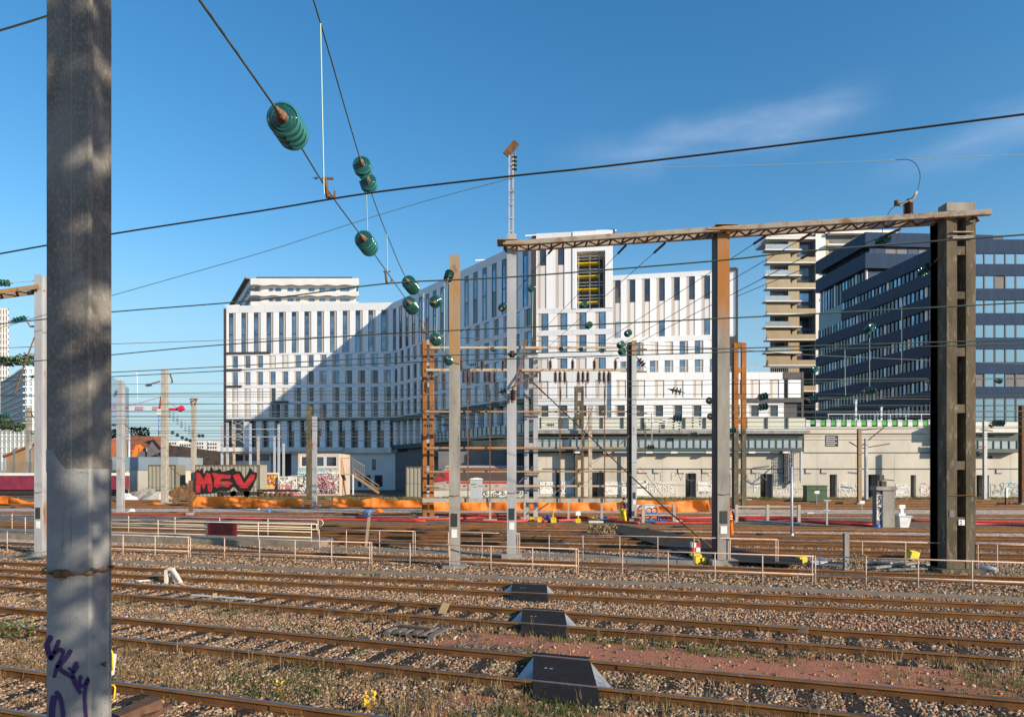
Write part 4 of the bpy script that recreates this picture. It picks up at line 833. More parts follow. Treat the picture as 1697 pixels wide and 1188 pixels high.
for px, l in ((1428, 'thin grey lamp post on the street above the green panels'), (1471, 'thin grey post on the street near the portal, right of the other one')):
    t = thing('lamp_post', (wx(px), DW+1.6, wz(700)), l, 'lamp post'); MB().box(wx(px)-.11, wx(px)+.11, DW+1.5, DW+1.7, wz(706), wz(661 if px < 1450 else 672)).build('pole', M['galv_clean'], t); MB().box(wx(px)-.16, wx(px)+.16, DW+1.4, DW+1.8, wz(662 if px < 1450 else 673), wz(660.5 if px < 1450 else 671.5)).build('cap', M['galv'], t)
GR = thing('footbridge', (66, 91, 8), 'white edged glazed gallery at the right edge, right of the concrete portal', 'footbridge')
D = 92.2; g = lambda y: ZZ(y, D); G_ = lambda x: XX(x, D)
MB().box(G_(1556), G_(1692), D-.6, D+5, g(717), g(700.5), 0).build('parapet', M['conc_white'], GR)
MB().box(G_(1556), G_(1692), D+.4, D+5, g(731), g(717.1), 0).box(G_(1556), G_(1692), D, D+4, g(750), g(744), 0).box(G_(1556), G_(1692), D+1.2, D+4, g(744), g(731), 0).build('truss', M['teal'], GR)
MB().box(G_(1556), G_(1690), D+.14, D+.18, g(743.5), g(731)).build('glazing', M['clearglass'], GR)
mb = MB(); [mb.box(G_(1556+13*k), G_(1557.2+13*k), D+.02, D+.13, g(744), g(730)) for k in range(11)]; mb.build('mullion', M['teal'], GR)
# ------------------------------------------------------------------ small signal building, stairs
D = 104; h = lambda y: ZZ(y, D); H_ = lambda x: XX(x, D)
SB = thing('signal_cabin', (H_(530), D, 0), 'small beige cabin with three windows above a graffiti covered base', 'cabin')
mb = MB(); mb.box(H_(494), H_(562), D, D+7, 0, h(774), 0); mb.box(H_(494), H_(562), D, D+7, h(755), h(751.5), 0); mb.box(H_(494), H_(498), D, D+7, h(774), h(755), 0); mb.box(H_(559), H_(562), D, D+7, h(774), h(755), 0); mb.box(H_(498), H_(559), D+5, D+7, h(774), h(755), 0); mb.box(H_(498), H_(559), D-.15, D, h(776), h(774.5), 0)
mb.build('wall', mat('beige_render', (.62, .50, .39), .85, c2=(.52, .42, .33), scale=.7), SB)
for a, b in ((498, 517), (519, 538), (539, 559)):
    x0, x1 = H_(a), H_(b); mbw = MB(); f = .16; mbw.box(x0, x0+f, D+.05, D+.2, h(773.9), h(755.1), 0).box(x1-f, x1, D+.05, D+.2, h(773.9), h(755.1), 0).box(x0+f, x1-f, D+.05, D+.2, h(773.9), h(773.9)+f, 0).box(x0+f, x1-f, D+.05, D+.2, h(755.1)-f, h(755.1), 0).box(x0+f, x1-f, D+.1, D+.12, h(773.9)+f, h(755.1)-f, 1); mbw.build('window', [M['whitep'], M['glass_dk']], SB)
MB().prism([(H_(494), D-.03), (H_(562), D-.03), (H_(562), D-.004), (H_(494), D-.004)], .05, h(801), 0).build('pink_paint_base', mat('pink_paint', (.50, .30, .26), .9, c2=(.58, .42, .36), scale=.9), SB)
scribble(31, (H_(494), D-.05, h(817)), X1, Y1, H_(562)-H_(494), h(783)-h(817), 70, .07, M['white_sp'], SB); scribble(32, (H_(494), D-.07, h(817)), X1, Y1, H_(562)-H_(494), h(785)-h(817), 60, .035, M['black_sp'], SB)
scribble(33, (H_(495), D-.06, h(792)), X1, Y1, H_(560)-H_(495), h(776)-h(792), 26, .08, M['blue_sp'], SB); scribble(34, (H_(516), D-.08, h(812)), X1, Y1, H_(560)-H_(516), h(788)-h(812), 20, .06, M['pink_sp'], SB)
ST = thing('metal_stair', (H_(590), D, 0), 'rusty metal stair with landing on the right side of the beige cabin', 'stairs')
mb = MB(); mb.box(H_(562), H_(583), D+1, D+3, h(787), h(785.5)); mb.box(H_(562), H_(563), D+1, D+1.1, h(787), h(758)); mb.box(H_(582.5), H_(583.5), D+1, D+1.1, h(822), h(758)); mb.box(H_(562), H_(583), D+1, D+1.08, h(759), h(758)); mb.build('landing', M['rust_mid'], ST)
for dz in (0, 6, 12, 26): MB().beam((H_(583), D+1, h(787-dz)), (H_(626 if dz < 20 else 602), D+1, h(817-dz if dz < 20 else 772)), .12, .12 if dz else .4).build('handrail' if dz else 'stringer', M['rust_mid'], ST)
MB().box(H_(582), H_(584), D+.8, D+1, 0, h(786)).build('leg', M['whitep'], ST)
mb = MB(); [mb.box(H_(583+k*3), H_(583+k*3)+.04, D+1, D+1.04, h(787-13+k*2), h(759+k*2)) for k in range(7)]; [mb.box(H_(562)+k*.3, H_(562)+k*.3+.03, D+1, D+1.03, h(785), h(759)) for k in range(7)]; mb.build('mesh_panel', M['rust_mid'], ST)
LW = thing('low_wall', (H_(475), D, 0), 'low sloping wall with grey and red graffiti left of the beige cabin', 'wall')
MB().slab([(H_(462), D-.4, 0), (H_(494), D-.4, 0), (H_(494), D-.4, h(786)), (H_(478), D-.4, h(789)), (H_(462), D-.4, h(789))], (0, .4, 0)).build('wall', M['conc'], LW)
scribble(41, (H_(463), D-.42, .1), X1, Y1, H_(493)-H_(463), h(790)-.1, 26, .06, M['white_sp'], LW); scribble(42, (H_(463), D-.44, .1), X1, Y1, H_(493)-H_(463), h(804)-.1, 22, .08, M['pink_sp'], LW)
YW = thing('low_wall', (H_(445), D+6, 0), 'low white wall painted with yellow and red graffiti between container and sloping wall', 'wall')
MB().box(H_(428), H_(461), D, D+.3, 0, h(783), 0).build('wall', M['conc_white'], YW); scribble(43, (H_(430), D-.02, 1.3), X1, Y1, 2.8, 1.9, 14, .09, M['yellow'], YW); scribble(44, (H_(430), D-.03, 1.0), X1, Y1, 2.9, 2.2, 14, .06, M['red_sp'], YW)
# ------------------------------------------------------------------ containers, big graffiti, bogies, train
M['contb'] = panel_mat('beige_corrugated_steel', (.36, .34, .27), (.28, .265, .21), .55, (1, 0, 0), .7, .45, .3)
def container(x0, x1, y0, D, dep, m, label, rib=.55):
    t = thing('container', (XX((x0+x1)/2, D), D, 0), label, 'container'); mb = MB(); a, b = XX(x0, D), XX(x1, D); zt = ZZ(y0, D); x = a
    while x < b-.05: w = min(rib*.5, b-x); mb.box(x, x+w, D, D+.06, .15, zt-.15, 0); x += rib
    mb.box(a, b, D+.06, D+dep, .1, zt-.02, 0); mb.build('body', M[m], t); MB().box(a-.03, b+.03, D-.04, D+.1, zt-.16, zt, 0).box(a-.03, b+.03, D-.04, D+.1, 0, .15, 0).box(a-.03, a+.1, D-.05, D+.1, .15, zt-.16, 0).box(b-.1, b+.03, D-.05, D+.1, .15, zt-.16, 0).build('frame', M['conc_old'], t); return t
c1_ = container(324, 430, 770, 97, 3, 'contb', 'long beige corrugated container covered with big red and black lettering')
zb = 1.4
def mpoly(pts, off, m):      # flat spray painted shape on the container side, given as triangles fanned from pixel outlines
    P = [Vector((XX(x/3.947, 96.95), 96.95-off, ZZ(590+y/3.947, 96.95))) for x, y in pts]; me = bpy.data.meshes.new('graffiti'); import bmesh as _bm
    b_ = _bm.new(); vs = [b_.verts.new(p-org(c1_)) for p in P]; es = [b_.edges.new((vs[k], vs[(k+1) % len(vs)])) for k in range(len(vs))]; _bm.ops.triangle_fill(b_, edges=es, use_beauty=True); b_.to_mesh(me); b_.free()
    me.materials.append(M[m]); o = bpy.data.objects.new('graffiti', me); COL.objects.link(o); o.parent = c1_
mpoly([(1278, 752), (1296, 738), (1306, 752), (1322, 728), (1334, 770), (1352, 742), (1372, 752), (1385, 722), (1400, 750), (1440, 735), (1452, 756), (1500, 745), (1530, 728), (1545, 752), (1572, 752), (1600, 800), (1625, 760), (1640, 728), (1655, 755), (1682, 762), (1678, 800), (1640, 880), (1600, 900), (1560, 880), (1530, 850), (1500, 880), (1440, 885), (1400, 895), (1340, 900), (1280, 905)], .0, 'black_sp')
mpoly([(1283, 757), (1308, 765), (1332, 806), (1352, 762), (1376, 770), (1392, 850), (1384, 886), (1362, 886), (1354, 828), (1334, 872), (1314, 836), (1310, 892), (1284, 894)], .012, 'red_sp')
mpoly([(1386, 766), (1402, 762), (1440, 772), (1512, 778), (1504, 802), (1452, 800), (1436, 818), (1492, 816), (1524, 830), (1496, 856), (1440, 850), (1420, 862), (1398, 850), (1404, 800)], .012, 'red_sp')
mpoly([(1524, 778), (1562, 768), (1598, 832), (1642, 772), (1668, 776), (1664, 804), (1618, 862), (1572, 860), (1548, 832)], .012, 'red_sp')
mpoly([(1446, 826), (1478, 824), (1470, 842), (1440, 838)], .02, 'conc_old')
container(246, 291, 770, 98, 3, 'contb', 'pale beige container with a pinkish foot standing in front of the grey shed')
container(673, 700, 773, 95, 3, 'contb', 'dark olive container just left of the orange lattice mast')
container(745, 795, 772, 97.5, 2.5, 'contb', 'beige corrugated container behind the portable toilet')
def bogie(x, D, label):
    t = thing('wheelset', (XX(x, D), D, 0), label, 'wheelset', 'rusty wheelsets in front of the graffiti'); X0 = XX(x, D)
    mb = MB()
    for dx in (-.9, .9): mb.lathe((X0+dx, D-.75, .62), (0, 1, 0), [(0, .02), (0, .46), (.13, .48), (.14, .02)], 18)
    mb.build('wheel', M['rust_dk'], t); MB().box(X0-1.35, X0+1.35, D-.95, D-.8, .75, .95).box(X0-.5, X0+.5, D-.98, D-.8, .45, .75).build('side_frame', M['black'], t)
for i, (x, w) in enumerate([(380, 'rusty wheelset under the first letter of the graffiti'), (402, 'rusty wheelset under the middle of the graffiti'), (424, 'rusty wheelset at the right end of the graffiti container')]): bogie(x, 93, w)
mb = MB(); 
FW = thing('flat_wagon', (XX(460, 93), 93, 0), 'low dark flat wagon frame standing between the graffiti container and the cabin', 'wagon')
MB().box(XX(428, 93), XX(494, 93), 92.5, 93.2, .95, 1.25).box(XX(428, 93), XX(492, 93), 93.2, 95, .9, 1.1).build('frame', M['black'], FW)
for x in (436, 444, 452, 460, 468, 476, 484): MB().lathe((XX(x, 93), 92.3, .55), (0, 1, 0), [(0, .02), (0, .3), (.12, .32), (.13, .02)], 14).build('wheel', M['rust_dk'], FW)
TG = thing('train_car', (XX(800, 95), 96, 0), 'parked cream and red train car with a pointed nose, partly behind the masts', 'train car')
D = 96; T_ = lambda x: XX(x, D); tz = lambda y: ZZ(y, D)
mb = MB(); prof = [(D+.25, .5), (D, 1.0), (D, tz(777)), (D+.15, tz(774)), (D+.6, tz(771.5)), (D+1.4, tz(771)), (D+2.7, tz(771.5)), (D+2.9, .5)]
xs = [T_(712), T_(722), T_(738), T_(885)]; sc_ = [.35, .7, 1, 1]
base = 0
for x, s_ in zip(xs, sc_):
    for (yy, zz_) in prof: mb.v.append((x, D+1.4+(yy-D-1.4)*(.5+.5*s_), .5+(zz_-.5)*s_))
npf = len(prof)
for i in range(3):
    for k in range(npf): mb.f.append((i*npf+k, i*npf+(k+1) % npf, (i+1)*npf+(k+1) % npf, (i+1)*npf+k)); mb.m.append(0); mb.sm.append(False)
mb.f.append(tuple(range(npf))); mb.m.append(0); mb.sm.append(False)
M['traincream'] = mat('cream_train_paint', (.46, .40, .34), .5, c2=(.38, .33, .28), scale=1)
M['trainbrown'] = mat('brown_window_band', (.10, .07, .06), .25)
mb.build('body', M['traincream'], TG)
MB().box(T_(746), T_(886), D-.02, D-.003, tz(797), tz(777)).build('window_band', M['trainbrown'], TG); MB().box(T_(740), T_(886), D-.03, D-.004, tz(776.5), tz(774.5)).box(T_(740), T_(886), D-.03, D-.004, tz(801), tz(798)).build('red_stripe', M['red_sp'], TG)
MB().slab([(T_(720), D-.05, tz(797)), (T_(746), D-.05, tz(797)), (T_(746), D-.05, tz(778)), (T_(732), D-.05, tz(780))], (0, .3, 0)).build('red_nose_panel', M['red_sp'], TG)
MB().slab([(T_(727), D-.09, tz(789)), (T_(740), D-.09, tz(791)), (T_(732), D-.09, tz(782))], (0, .03, 0)).build('nose_window', M['glass_dk'], TG)
gw = thing('low_wall', (XX(840, 92), 92, 0), 'low wall with white and black graffiti in front of the parked train', 'wall')
MB().box(XX(702, 92), XX(870, 92), 92, 92.3, 0, ZZ(813, 92)).build('wall', M['conc_lt'], gw); scribble(51, (XX(800, 92), 91.98, .1), X1, Y1, 5.4, .9, 34, .06, M['white_sp'], gw); scribble(52, (XX(800, 92), 91.96, .1), X1, Y1, 5.4, .9, 24, .03, M['black_sp'], gw)
PT = thing('portable_toilet', (XX(789, 86), 86, 0), 'pale grey portable toilet cabin with a sloped roof behind the orange netting', 'portable toilet')
D = 86; MB().box(XX(779, D), XX(798.5, D), D, D+1.3, .05, ZZ(795, D)).build('cabin', panel_mat('grey_plastic_cabin', (.45, .50, .52), (.40, .45, .47), .18, (1, 0, 0), .5, .35, .2), PT); MB().slab([(XX(777.5, D), D-.1, ZZ(795, D)), (XX(800, D), D-.1, ZZ(795, D)), (XX(798, D), D-.1, ZZ(792.5, D)), (XX(789, D), D-.1, ZZ(791, D)), (XX(780, D), D-.1, ZZ(792.5, D))], (0, 1.5, 0)).build('roof', M['whitep'], PT)
scribble(61, (XX(781, D), D-.02, 1.6), X1, Y1, .7, .5, 6, .04, M['green_br'], PT)
# ------------------------------------------------------------------ far left background
def simple_building(name, x0, x1, y0, D, dep, m, label, cat='building', base=0.0):
    t = thing(name, (XX((x0+x1)/2, D), D, 0), label, cat); MB().box(XX(x0, D), XX(x1, D), D, D+dep, base, ZZ(y0, D)).build('wall', M[m], t); return t
M['bluegl'] = mat('blue_grey_curtain_glass', (.34, .44, .55), .15, .4, c2=(.26, .36, .48), scale=.12)
D = 185; t = thing('office_building', (XX(20, D), D, 0), 'tall pale blue glass office block with trees on its roof at the left edge', 'office building')
MB().prism([(XX(-60, 200), 215), (XX(42, D), D), (XX(42, D)+14, D+14), (XX(42, D), D+50), (XX(-60, 200), 240)], 8, ZZ(606, D)).build('wall', M['bluegl'], t)
A = Vector((XX(-60, 200), 215, 0)); B = Vector((XX(42, D), D, 0)); U = (B-A); LL_ = U.length; U.normalize(); N = Vector((U.y, -U.x, 0))
for k in range(11): MB().obox(A, U, N, 0, LL_, 0, .5, ZZ(612+10*k, D), ZZ(610+10*k, D)).build('floor_band', M['white'], t)
mb = MB(); [mb.obox(A, U, N, k*1.5, k*1.5+.35, 0, .3, 9, ZZ(608, D)) for k in range(int(LL_/1.5))]; mb.build('fins', M['white'], t)
U2 = Vector((14, 14, 0)).normalized(); N2 = Vector((U2.y, -U2.x, 0)); mb = MB(); [mb.obox(B, U2, N2, .3+k*1.1, .8+k*1.1, 0, .4, 9, ZZ(608, D)) for k in range(17)]; [mb.obox(B, U2, N2, 0, 19.8, 0, .5, ZZ(612+10*k, D), ZZ(609.5+10*k, D)) for k in range(11)]; mb.build('white_side_grid', M['white'], t)
D = 300; t = thing('office_tower', (XX(0, D), D, 0), 'distant white gridded tower cut by the left edge', 'tower'); mb = MB(); mb.prism([(XX(-60, D), D+.6), (XX(13, D), D+.6), (XX(12, D+25), D+25), (XX(-60, D), D+25)], 0, ZZ(512, D), 1)
for k in range(14): mb.box(XX(-60, D), XX(13, D), D, D+.59, ZZ(514+10*k, D), ZZ(511+10*k, D), 0)
for k in range(16): mb.box(XX(13-k*4.5, D)-.4, XX(13-k*4.5, D), D-.2, D+.5, 20, ZZ(511, D), 0)
mb.build('wall', [M['white'], M['bluegl']], t)
D = 165; t = thing('glass_pavilion', (XX(20, D), D, 0), 'low pale green glass pavilion under the blue glass office block', 'building'); MB().box(XX(-60, D), XX(80, D), D, D+14, 0, ZZ(713, D)).build('wall', M['clearglass'], t); mb = MB(); [mb.box(XX(-60, D), XX(80, D), D-.2, D, ZZ(714+9*k, D), ZZ(713+9*k, D)) for k in range(5)]; [mb.box(XX(-60+7*k, D), XX(-60+7*k, D)+.15, D-.2, D, 4, ZZ(713, D)) for k in range(20)]; mb.build('grid', M['white'], t)
def gable(name, pts, D, dep, wall, roofm, label, cat='house'):
    """pts: pixel x0,x1,eave y,ridge x,ridge y"""
    x0, x1, ye, xr, yr = pts; t = thing(name, (XX((x0+x1)/2, D), D, 0), label, cat); a, b, r = XX(x0, D), XX(x1, D), XX(xr, D)
    MB().slab([(a, D, 0), (b, D, 0), (b, D, ZZ(ye, D)), (r, D, ZZ(yr, D)), (a, D, ZZ(ye, D))], (0, dep, 0)).build('wall', M[wall], t)
    mb = MB(); mb.slab([(a-.4, D-.4, ZZ(ye, D)-.1), (r, D-.4, ZZ(yr, D)+.1), (r, D-.4, ZZ(yr, D)+.5), (a-.4, D-.4, ZZ(ye, D)+.3)], (0, dep, 0)); mb.slab([(b+.4, D-.4, ZZ(ye, D)-.1), (r, D-.4, ZZ(yr, D)+.1), (r, D-.4, ZZ(yr, D)+.5), (b+.4, D-.4, ZZ(ye, D)+.3)], (0, dep, 0)); mb.build('roof', M[roofm], t); return t
M['tile'] = mat('red_brown_roof_tiles', (.30, .11, .065), .85, c2=(.20, .08, .05), scale=1.5)
M['brick'] = mat('orange_brick', (.50, .17, .08), .85, c2=(.40, .13, .06), scale=2)
gable('brick_house', (10, 118, 757, 100, 722), 128, 12, 'rust_mid', 'tile', 'old brown gabled shed with a broken tiled roof behind the lattice fence at far left')
simple_building('brick_house', 130, 202, 727, 150, 10, 'brick', 'orange brick house just right of the near concrete mast')
t = thing('brick_house', (XX(240, 140), 140, 0), 'long house with a red tiled roof and dark gable behind the grey shed', 'house'); D = 140
MB().box(XX(203, D), XX(258, D), D, D+8, 0, ZZ(748, D)).slab([(XX(246, D), D-.5, 0), (XX(270, D), D-.5, 0), (XX(270, D), D-.5, ZZ(742, D)), (XX(258, D), D-.5, ZZ(726, D)), (XX(246, D), D-.5, ZZ(742, D))], (0, .5, 0)).build('wall', M['greysl'], t)
MB().slab([(XX(202, D), D-.6, ZZ(749, D)), (XX(248, D), D-.6, ZZ(742, D)), (XX(259, D), D+2, ZZ(724.5, D)), (XX(206, D), D+2, ZZ(724.5, D))], (0, .3, .3)).build('roof', M['tile'], t); MB().slab([(XX(257, D), D-1, ZZ(726, D)), (XX(271, D), D-1, ZZ(743, D)), (XX(271, D), D+4, ZZ(743, D)), (XX(257, D), D+4, ZZ(726, D))], (0, 0, .4)).build('roof_slope', M['tile'], t)
D = 112; t = thing('shed', (XX(250, D), D, 0), 'grey blue metal shed on a pale concrete base behind the beige container', 'shed'); MB().box(XX(186, D), XX(295, D), D, D+9, ZZ(779, D), ZZ(757, D)).build('metal_wall', mat('grey_blue_sheet', (.25, .32, .37), .5, c2=(.22, .28, .33), scale=.5), t); MB().box(XX(209, D), XX(294, D), D+.1, D+8, 0, ZZ(779, D)).build('base_wall', M['conc_lt'], t)
D = 105; t = thing('railway_wagon', (XX(30, D), D, 0), 'row of low magenta and white wagons behind the masts at far left', 'wagon'); MB().box(XX(-70, D), XX(196, D), D, D+3, .9, ZZ(788, D)).build('body', mat('magenta_paint', (.26, .03, .06), .6, c2=(.16, .02, .04), scale=.8), t); MB().box(XX(-70, D), XX(196, D), D-.1, D+3.1, ZZ(787.9, D), ZZ(783.5, D)).build('roof', M['whitep'], t); MB().box(XX(-70, D), XX(196, D), D+.3, D+2.8, .2, .88).build('chassis', M['black'], t)
D = 110; t = thing('fence', (XX(20, D), D, 0), 'dark tall fence with cranked posts on the embankment at far left', 'fence'); mb = MB(); [mb.box(XX(-60+k*2.2, D), XX(-60+k*2.2, D)+.05, D, D+.05, 3.1, ZZ(765, D)) for k in range(118)]; mb.build('bars', M['greysl'], t)
for k in range(8): MB().box(XX(-30+k*27, D)-.12, XX(-30+k*27, D)+.12, D-.2, D, 1, ZZ(745, D)).beam((XX(-30+k*27, D), D-.1, ZZ(745, D)), (XX(-30+k*27, D)+.5, D-.1, ZZ(742, D)), .15, .15).build('post', M['greysl'], t)
struct('embankment', MB().slab([(XX(264, 135), 135, 0), (XX(372, 135), 135, 0), (XX(372, 135), 135, ZZ(748, 135)), (XX(330, 135), 135, ZZ(746, 135)), (XX(300, 135), 135, ZZ(741, 135)), (XX(272, 135), 135, ZZ(737, 135))], (0, 8, 0)), mat('dark_scrub_slope', (.045, .04, .04), .95, c2=(.09, .07, .055), scale=1.5))
for i, (a, b, y, l) in enumerate([(272, 296, 730, 'distant white block left of the tall mast top'), (300, 320, 733, 'distant pale block low on the skyline'), (325, 344, 730, 'distant white block just left of the office building'), (343, 366, 731, 'distant stacked white block touching the office building')]):
    t = simple_building('apartment_building', a, b, y, 200, 14, 'white', l, 'apartment building'); mb = MB(); [mb.box(XX(a+2+k*4, 200), XX(a+4+k*4, 200), 199.9, 199.98, ZZ(y+6+j*6, 200), ZZ(y+3+j*6, 200)) for k in range(int((b-a)/4)-1) for j in range(4)]; mb.build('windows', M['frame'], t)
# tower crane
D = 280; CR = thing('tower_crane', (XX(267, D), D, 0), 'red and white tower crane far behind the tall mast', 'crane'); c_ = lambda x, y: Vector((XX(x, D), D, ZZ(y, D)))
mb = MB()
for dx in (-.8, .8): mb.beam(c_(266, 782)+Vector((dx, 0, 0)), c_(266, 684)+Vector((dx, 0, 0)), .22, .22)
for k in range(20): mb.beam(c_(266, 782-k*5)+Vector((-.8 if k % 2 else .8, 0, 0)), c_(266, 777-k*5)+Vector((.8 if k % 2 else -.8, 0, 0)), .15, .15)
mb.build('mast', mat('blue_crane_mast', (.18, .25, .55), .6), CR); MB().box(XX(262, D), XX(268, D), D-1, D+1, ZZ(688, D), ZZ(678, D)).build('cab', M['whitep'], CR)
mb = MB()
for k in range(24):
    xa, xb = 180+k*3.6, 183.6+k*3.6; m = 0 if (k//4) % 2 else 1
    mb.beam(c_(xa, 679), c_(xb, 679), .35, .35, m); mb.beam(c_(xa, 675), c_(xb, 675), .3, .3, m); mb.beam(c_(xa, 679), c_(xb, 675), .2, .2, m)
mb.beam(c_(266, 678), c_(303, 678), .9, .9, 0); mb.beam(c_(296, 679), c_(304, 675), 1.8, 1.8, 0); mb.build('jib', [mat('crane_red', (.60, .02, .08), .5), M['whitep']], CR)
MB().beam(c_(264, 678), c_(267, 657), .5, .5).beam(c_(269, 678), c_(267, 657), .5, .5).beam(c_(267, 658), c_(204, 675), .16, .16).beam(c_(267, 658), c_(294, 676), .16, .16).build('apex', M['red_sp'], CR)
# excavator
D = 120; EX = thing('excavator', (XX(225, D), D, 0), 'orange excavator arm raised behind the grey shed', 'excavator'); e_ = lambda x, y: Vector((XX(x, D), D, ZZ(y, D)))
M['orange'] = mat('orange_machine_paint', (.75, .20, .02), .5); MB().beam(e_(219, 765), e_(229, 738), .5, .6).build('boom', M['orange'], EX); MB().beam(e_(229, 738), e_(236, 744), .45, .5).build('arm', M['orange'], EX); MB().box(XX(212, D), XX(240, D), D, D+3, 0, ZZ(762, D)).build('body', M['orange'], EX)
# debris heaps and verge at the left
def heap(x, y, D, w, h_, m, label, seed, name='rubble_heap', cat='rubble'):
    rd = random.Random(seed); mb = MB(); n = 14; c = at(x, y, D); rings = []
    for j in range(4):
        f = j/3; r = w*(1-f*.85)
        for i in range(n): a = 6.283*i/n; rr = r*rd.uniform(.75, 1.2); mb.v.append((c.x+math.cos(a)*rr, c.y+math.sin(a)*rr*.6, h_*(1-(1-f)**1.5)*rd.uniform(.8, 1.15)))
    mb.v.append((c.x, c.y, h_))
    for j in range(3):
        for i in range(n): mb.f.append((j*n+i, j*n+(i+1) % n, (j+1)*n+(i+1) % n, (j+1)*n+i)); mb.m.append(0); mb.sm.append(False)
    for i in range(n): mb.f.append((3*n+i, 3*n+(i+1) % n, 4*n)); mb.m.append(0); mb.sm.append(False)
    o = mb.build(name, M[m], None); return tag(o, label, cat)
heap(243, 814, 92, 2.4, 1.4, 'conc', 'grey rubble heap in front of the beige container', 1); heap(265, 812, 90, 2.0, .9, 'conc_lt', 'pale rubble heap right of the grey one', 2); heap(224, 816, 93, 2.0, .9, 'rust_mid', 'brown earth heap behind the left mast', 3); heap(300, 812, 92, 2.6, 1.7, 'rust_dk', 'dark earth heap left of the graffiti container', 4)
heap(210, 815, 88, 1.4, .8, 'whitep', 'heap of white plastic sacks behind the left mast', 5, 'sack_heap', 'sacks')
# ------------------------------------------------------------------ masts, portals, catenary
def cube_block(P, w, d, h, z0=-.1): return MB().box(P.x-w/2, P.x+w/2, P.y-d/2, P.y+d/2, z0, h)
def mast(px, ybase, ytop, wpx, label, m='galv', kind='h', D=None, name='catenary_mast', cat='mast', group=None, foot=True, depth=None, rust_top=None, plates=False):
    D = D or DG(ybase); X = XX(px, D); w = wpx/F*D; d = depth or w; zt = ZZ(ytop, D); t = thing(name, (X, D, 0), label, cat, group)
    zs = [(0, zt, m)]
    if rust_top: zr = ZZ(rust_top[0], D); zs = [(0, zr, m), (zr, zt, rust_top[1])]
    for (a, b, mm) in zs:
        mb = MB()
        if kind == 'h':      # steel H section, flange towards the tracks
            mb.box(X-w/2, X+w/2, D-d/2, D-d/2+.03, a, b).box(X-w/2, X+w/2, D+d/2-.03, D+d/2, a, b).box(X-.02-w*.2, X+.02+w*.2, D-d/2+.03, D+d/2-.03, a, b)
        elif kind == 'c':    # concrete mast with recessed flanks
            mb.box(X-w/2, X+w/2, D-d/2, D-d/4, a, b).box(X-w/2, X+w/2, D+d/4, D+d/2, a, b).box(X-w*.3, X+w*.3, D-d/4, D+d/4, a, b)
        elif kind == 'r': mb.tube([(X, D, a), (X, D, b)], [w/2, w*.42], 12)
        mb.build('pole', M[mm], t)
    if foot: cube_block(Vector((X, D, 0)), w*1.9+.1, w*1.9+.1, .22).build('footing', M['conc'], t)
    if plates:
        MB().box(X-w*.3, X+w*.3, D-d/2-.02, D-d/2-.003, 1.62, 2.10).build('number_plate', M['plateb'], t); p_ = MB().box(X-w*.27, X+w*.27, D-d/2-.02, D-d/2-.003, 1.22, 1.52).build('white_plate', M['whitep'], t)
        MB().tube([(X-w/2-.02, D-d/2-.02, 2.75), (X, D-d/2-.03, 2.72), (X+w/2+.02, D-d/2-.02, 2.76)], .012, 5).build('wire_band', M['rust_dk'], t)
    return t, X, D, w, zt
def ins_string(P, axis, n, label, dia=.33, mats=('glassins', 'cap'), group='glass insulators on the span wires', pitch=.15, seg=18, caplen=.16, detail=True, name='insulator'):
    ax = Vector(axis).normalized(); P = Vector(P); L_ = n*pitch; s0 = P-ax*(L_/2); t = thing(name, P, label, 'insulator', group); r = dia/2
    for k in range(n):
        p = s0+ax*(k*pitch); mb = MB()
        mb.lathe(p, ax, [(.03, .03), (.022, r*.28), (.024, r*.34), (.040, r*.40), (.026, r*.48), (.030, r*.54), (.046, r*.60), (.032, r*.68), (.038, r*.74), (.054, r*.80), (.044, r*.87)], seg, 0).lathe(p, ax, [(.044, r*.87), (.052, r*.95), (.060, r*.995), (.066, r), (.069, r*.96), (.062, r*.88)], seg, 1).lathe(p, ax, [(.062, r*.88), (.078, r*.80), (.062, r*.74), (.076, r*.60), (.060, r*.52), (.072, r*.34), (.072, .03)], seg, 0); mb.build('glass_disc', [M[mats[0]], M['glassrim'] if mats[0] == 'glassins_n' else M[mats[0]]], t)
    mb = MB(); mb.lathe(s0, ax, [(-caplen-.05, .0), (-caplen-.04, .02), (-.10, .022), (-.09, .04), (.0, .052), (.03, .05)], 10)
    for k in range(1, n): mb.lathe(s0+ax*k*pitch, ax, [(-.05, .02), (-.035, .045), (.03, .05)], 10)
    mb.lathe(s0+ax*(n*pitch), ax, [(-.06, .02), (.12, .02), (.13, .0)], 8); mb.build('cap_and_pin', M[mats[1]], t); return t
def post_ins(P0, P1, label, r=.10, group='brown porcelain insulators on the lattice frame', ribs=8, name='insulator', m='porc'):
    P0, P1 = Vector(P0), Vector(P1); ax = P1-P0; L_ = ax.length; prof = [(0, .05)]; t = thing(name, P0, label, 'insulator', group)
    for k in range(ribs): a = L_*(.08+.84*k/ribs); s = L_*.84/ribs; prof += [(a, r*.55), (a+s*.35, r), (a+s*.5, r), (a+s*.8, r*.55)]
    prof += [(L_, .04)]; mb = MB().lathe(P0, ax, prof, 12); mb.build('ribbed_body', M[m], t); MB().lathe(P0-ax.normalized()*.08, ax, [(0, .06), (.1, .06)], 8).lathe(P1-ax.normalized()*.02, ax, [(0, .05), (.1, .05)], 8).build('cap', M['cap'], t); return t
def wire(pts, r, m, label, group=None, n=4, name='overhead_wire', cat='overhead wire'):
    mb = MB().tube(pts, r, n, 0, caps=True); o = mb.build(name, M[m]); return tag(o, label, cat, group)
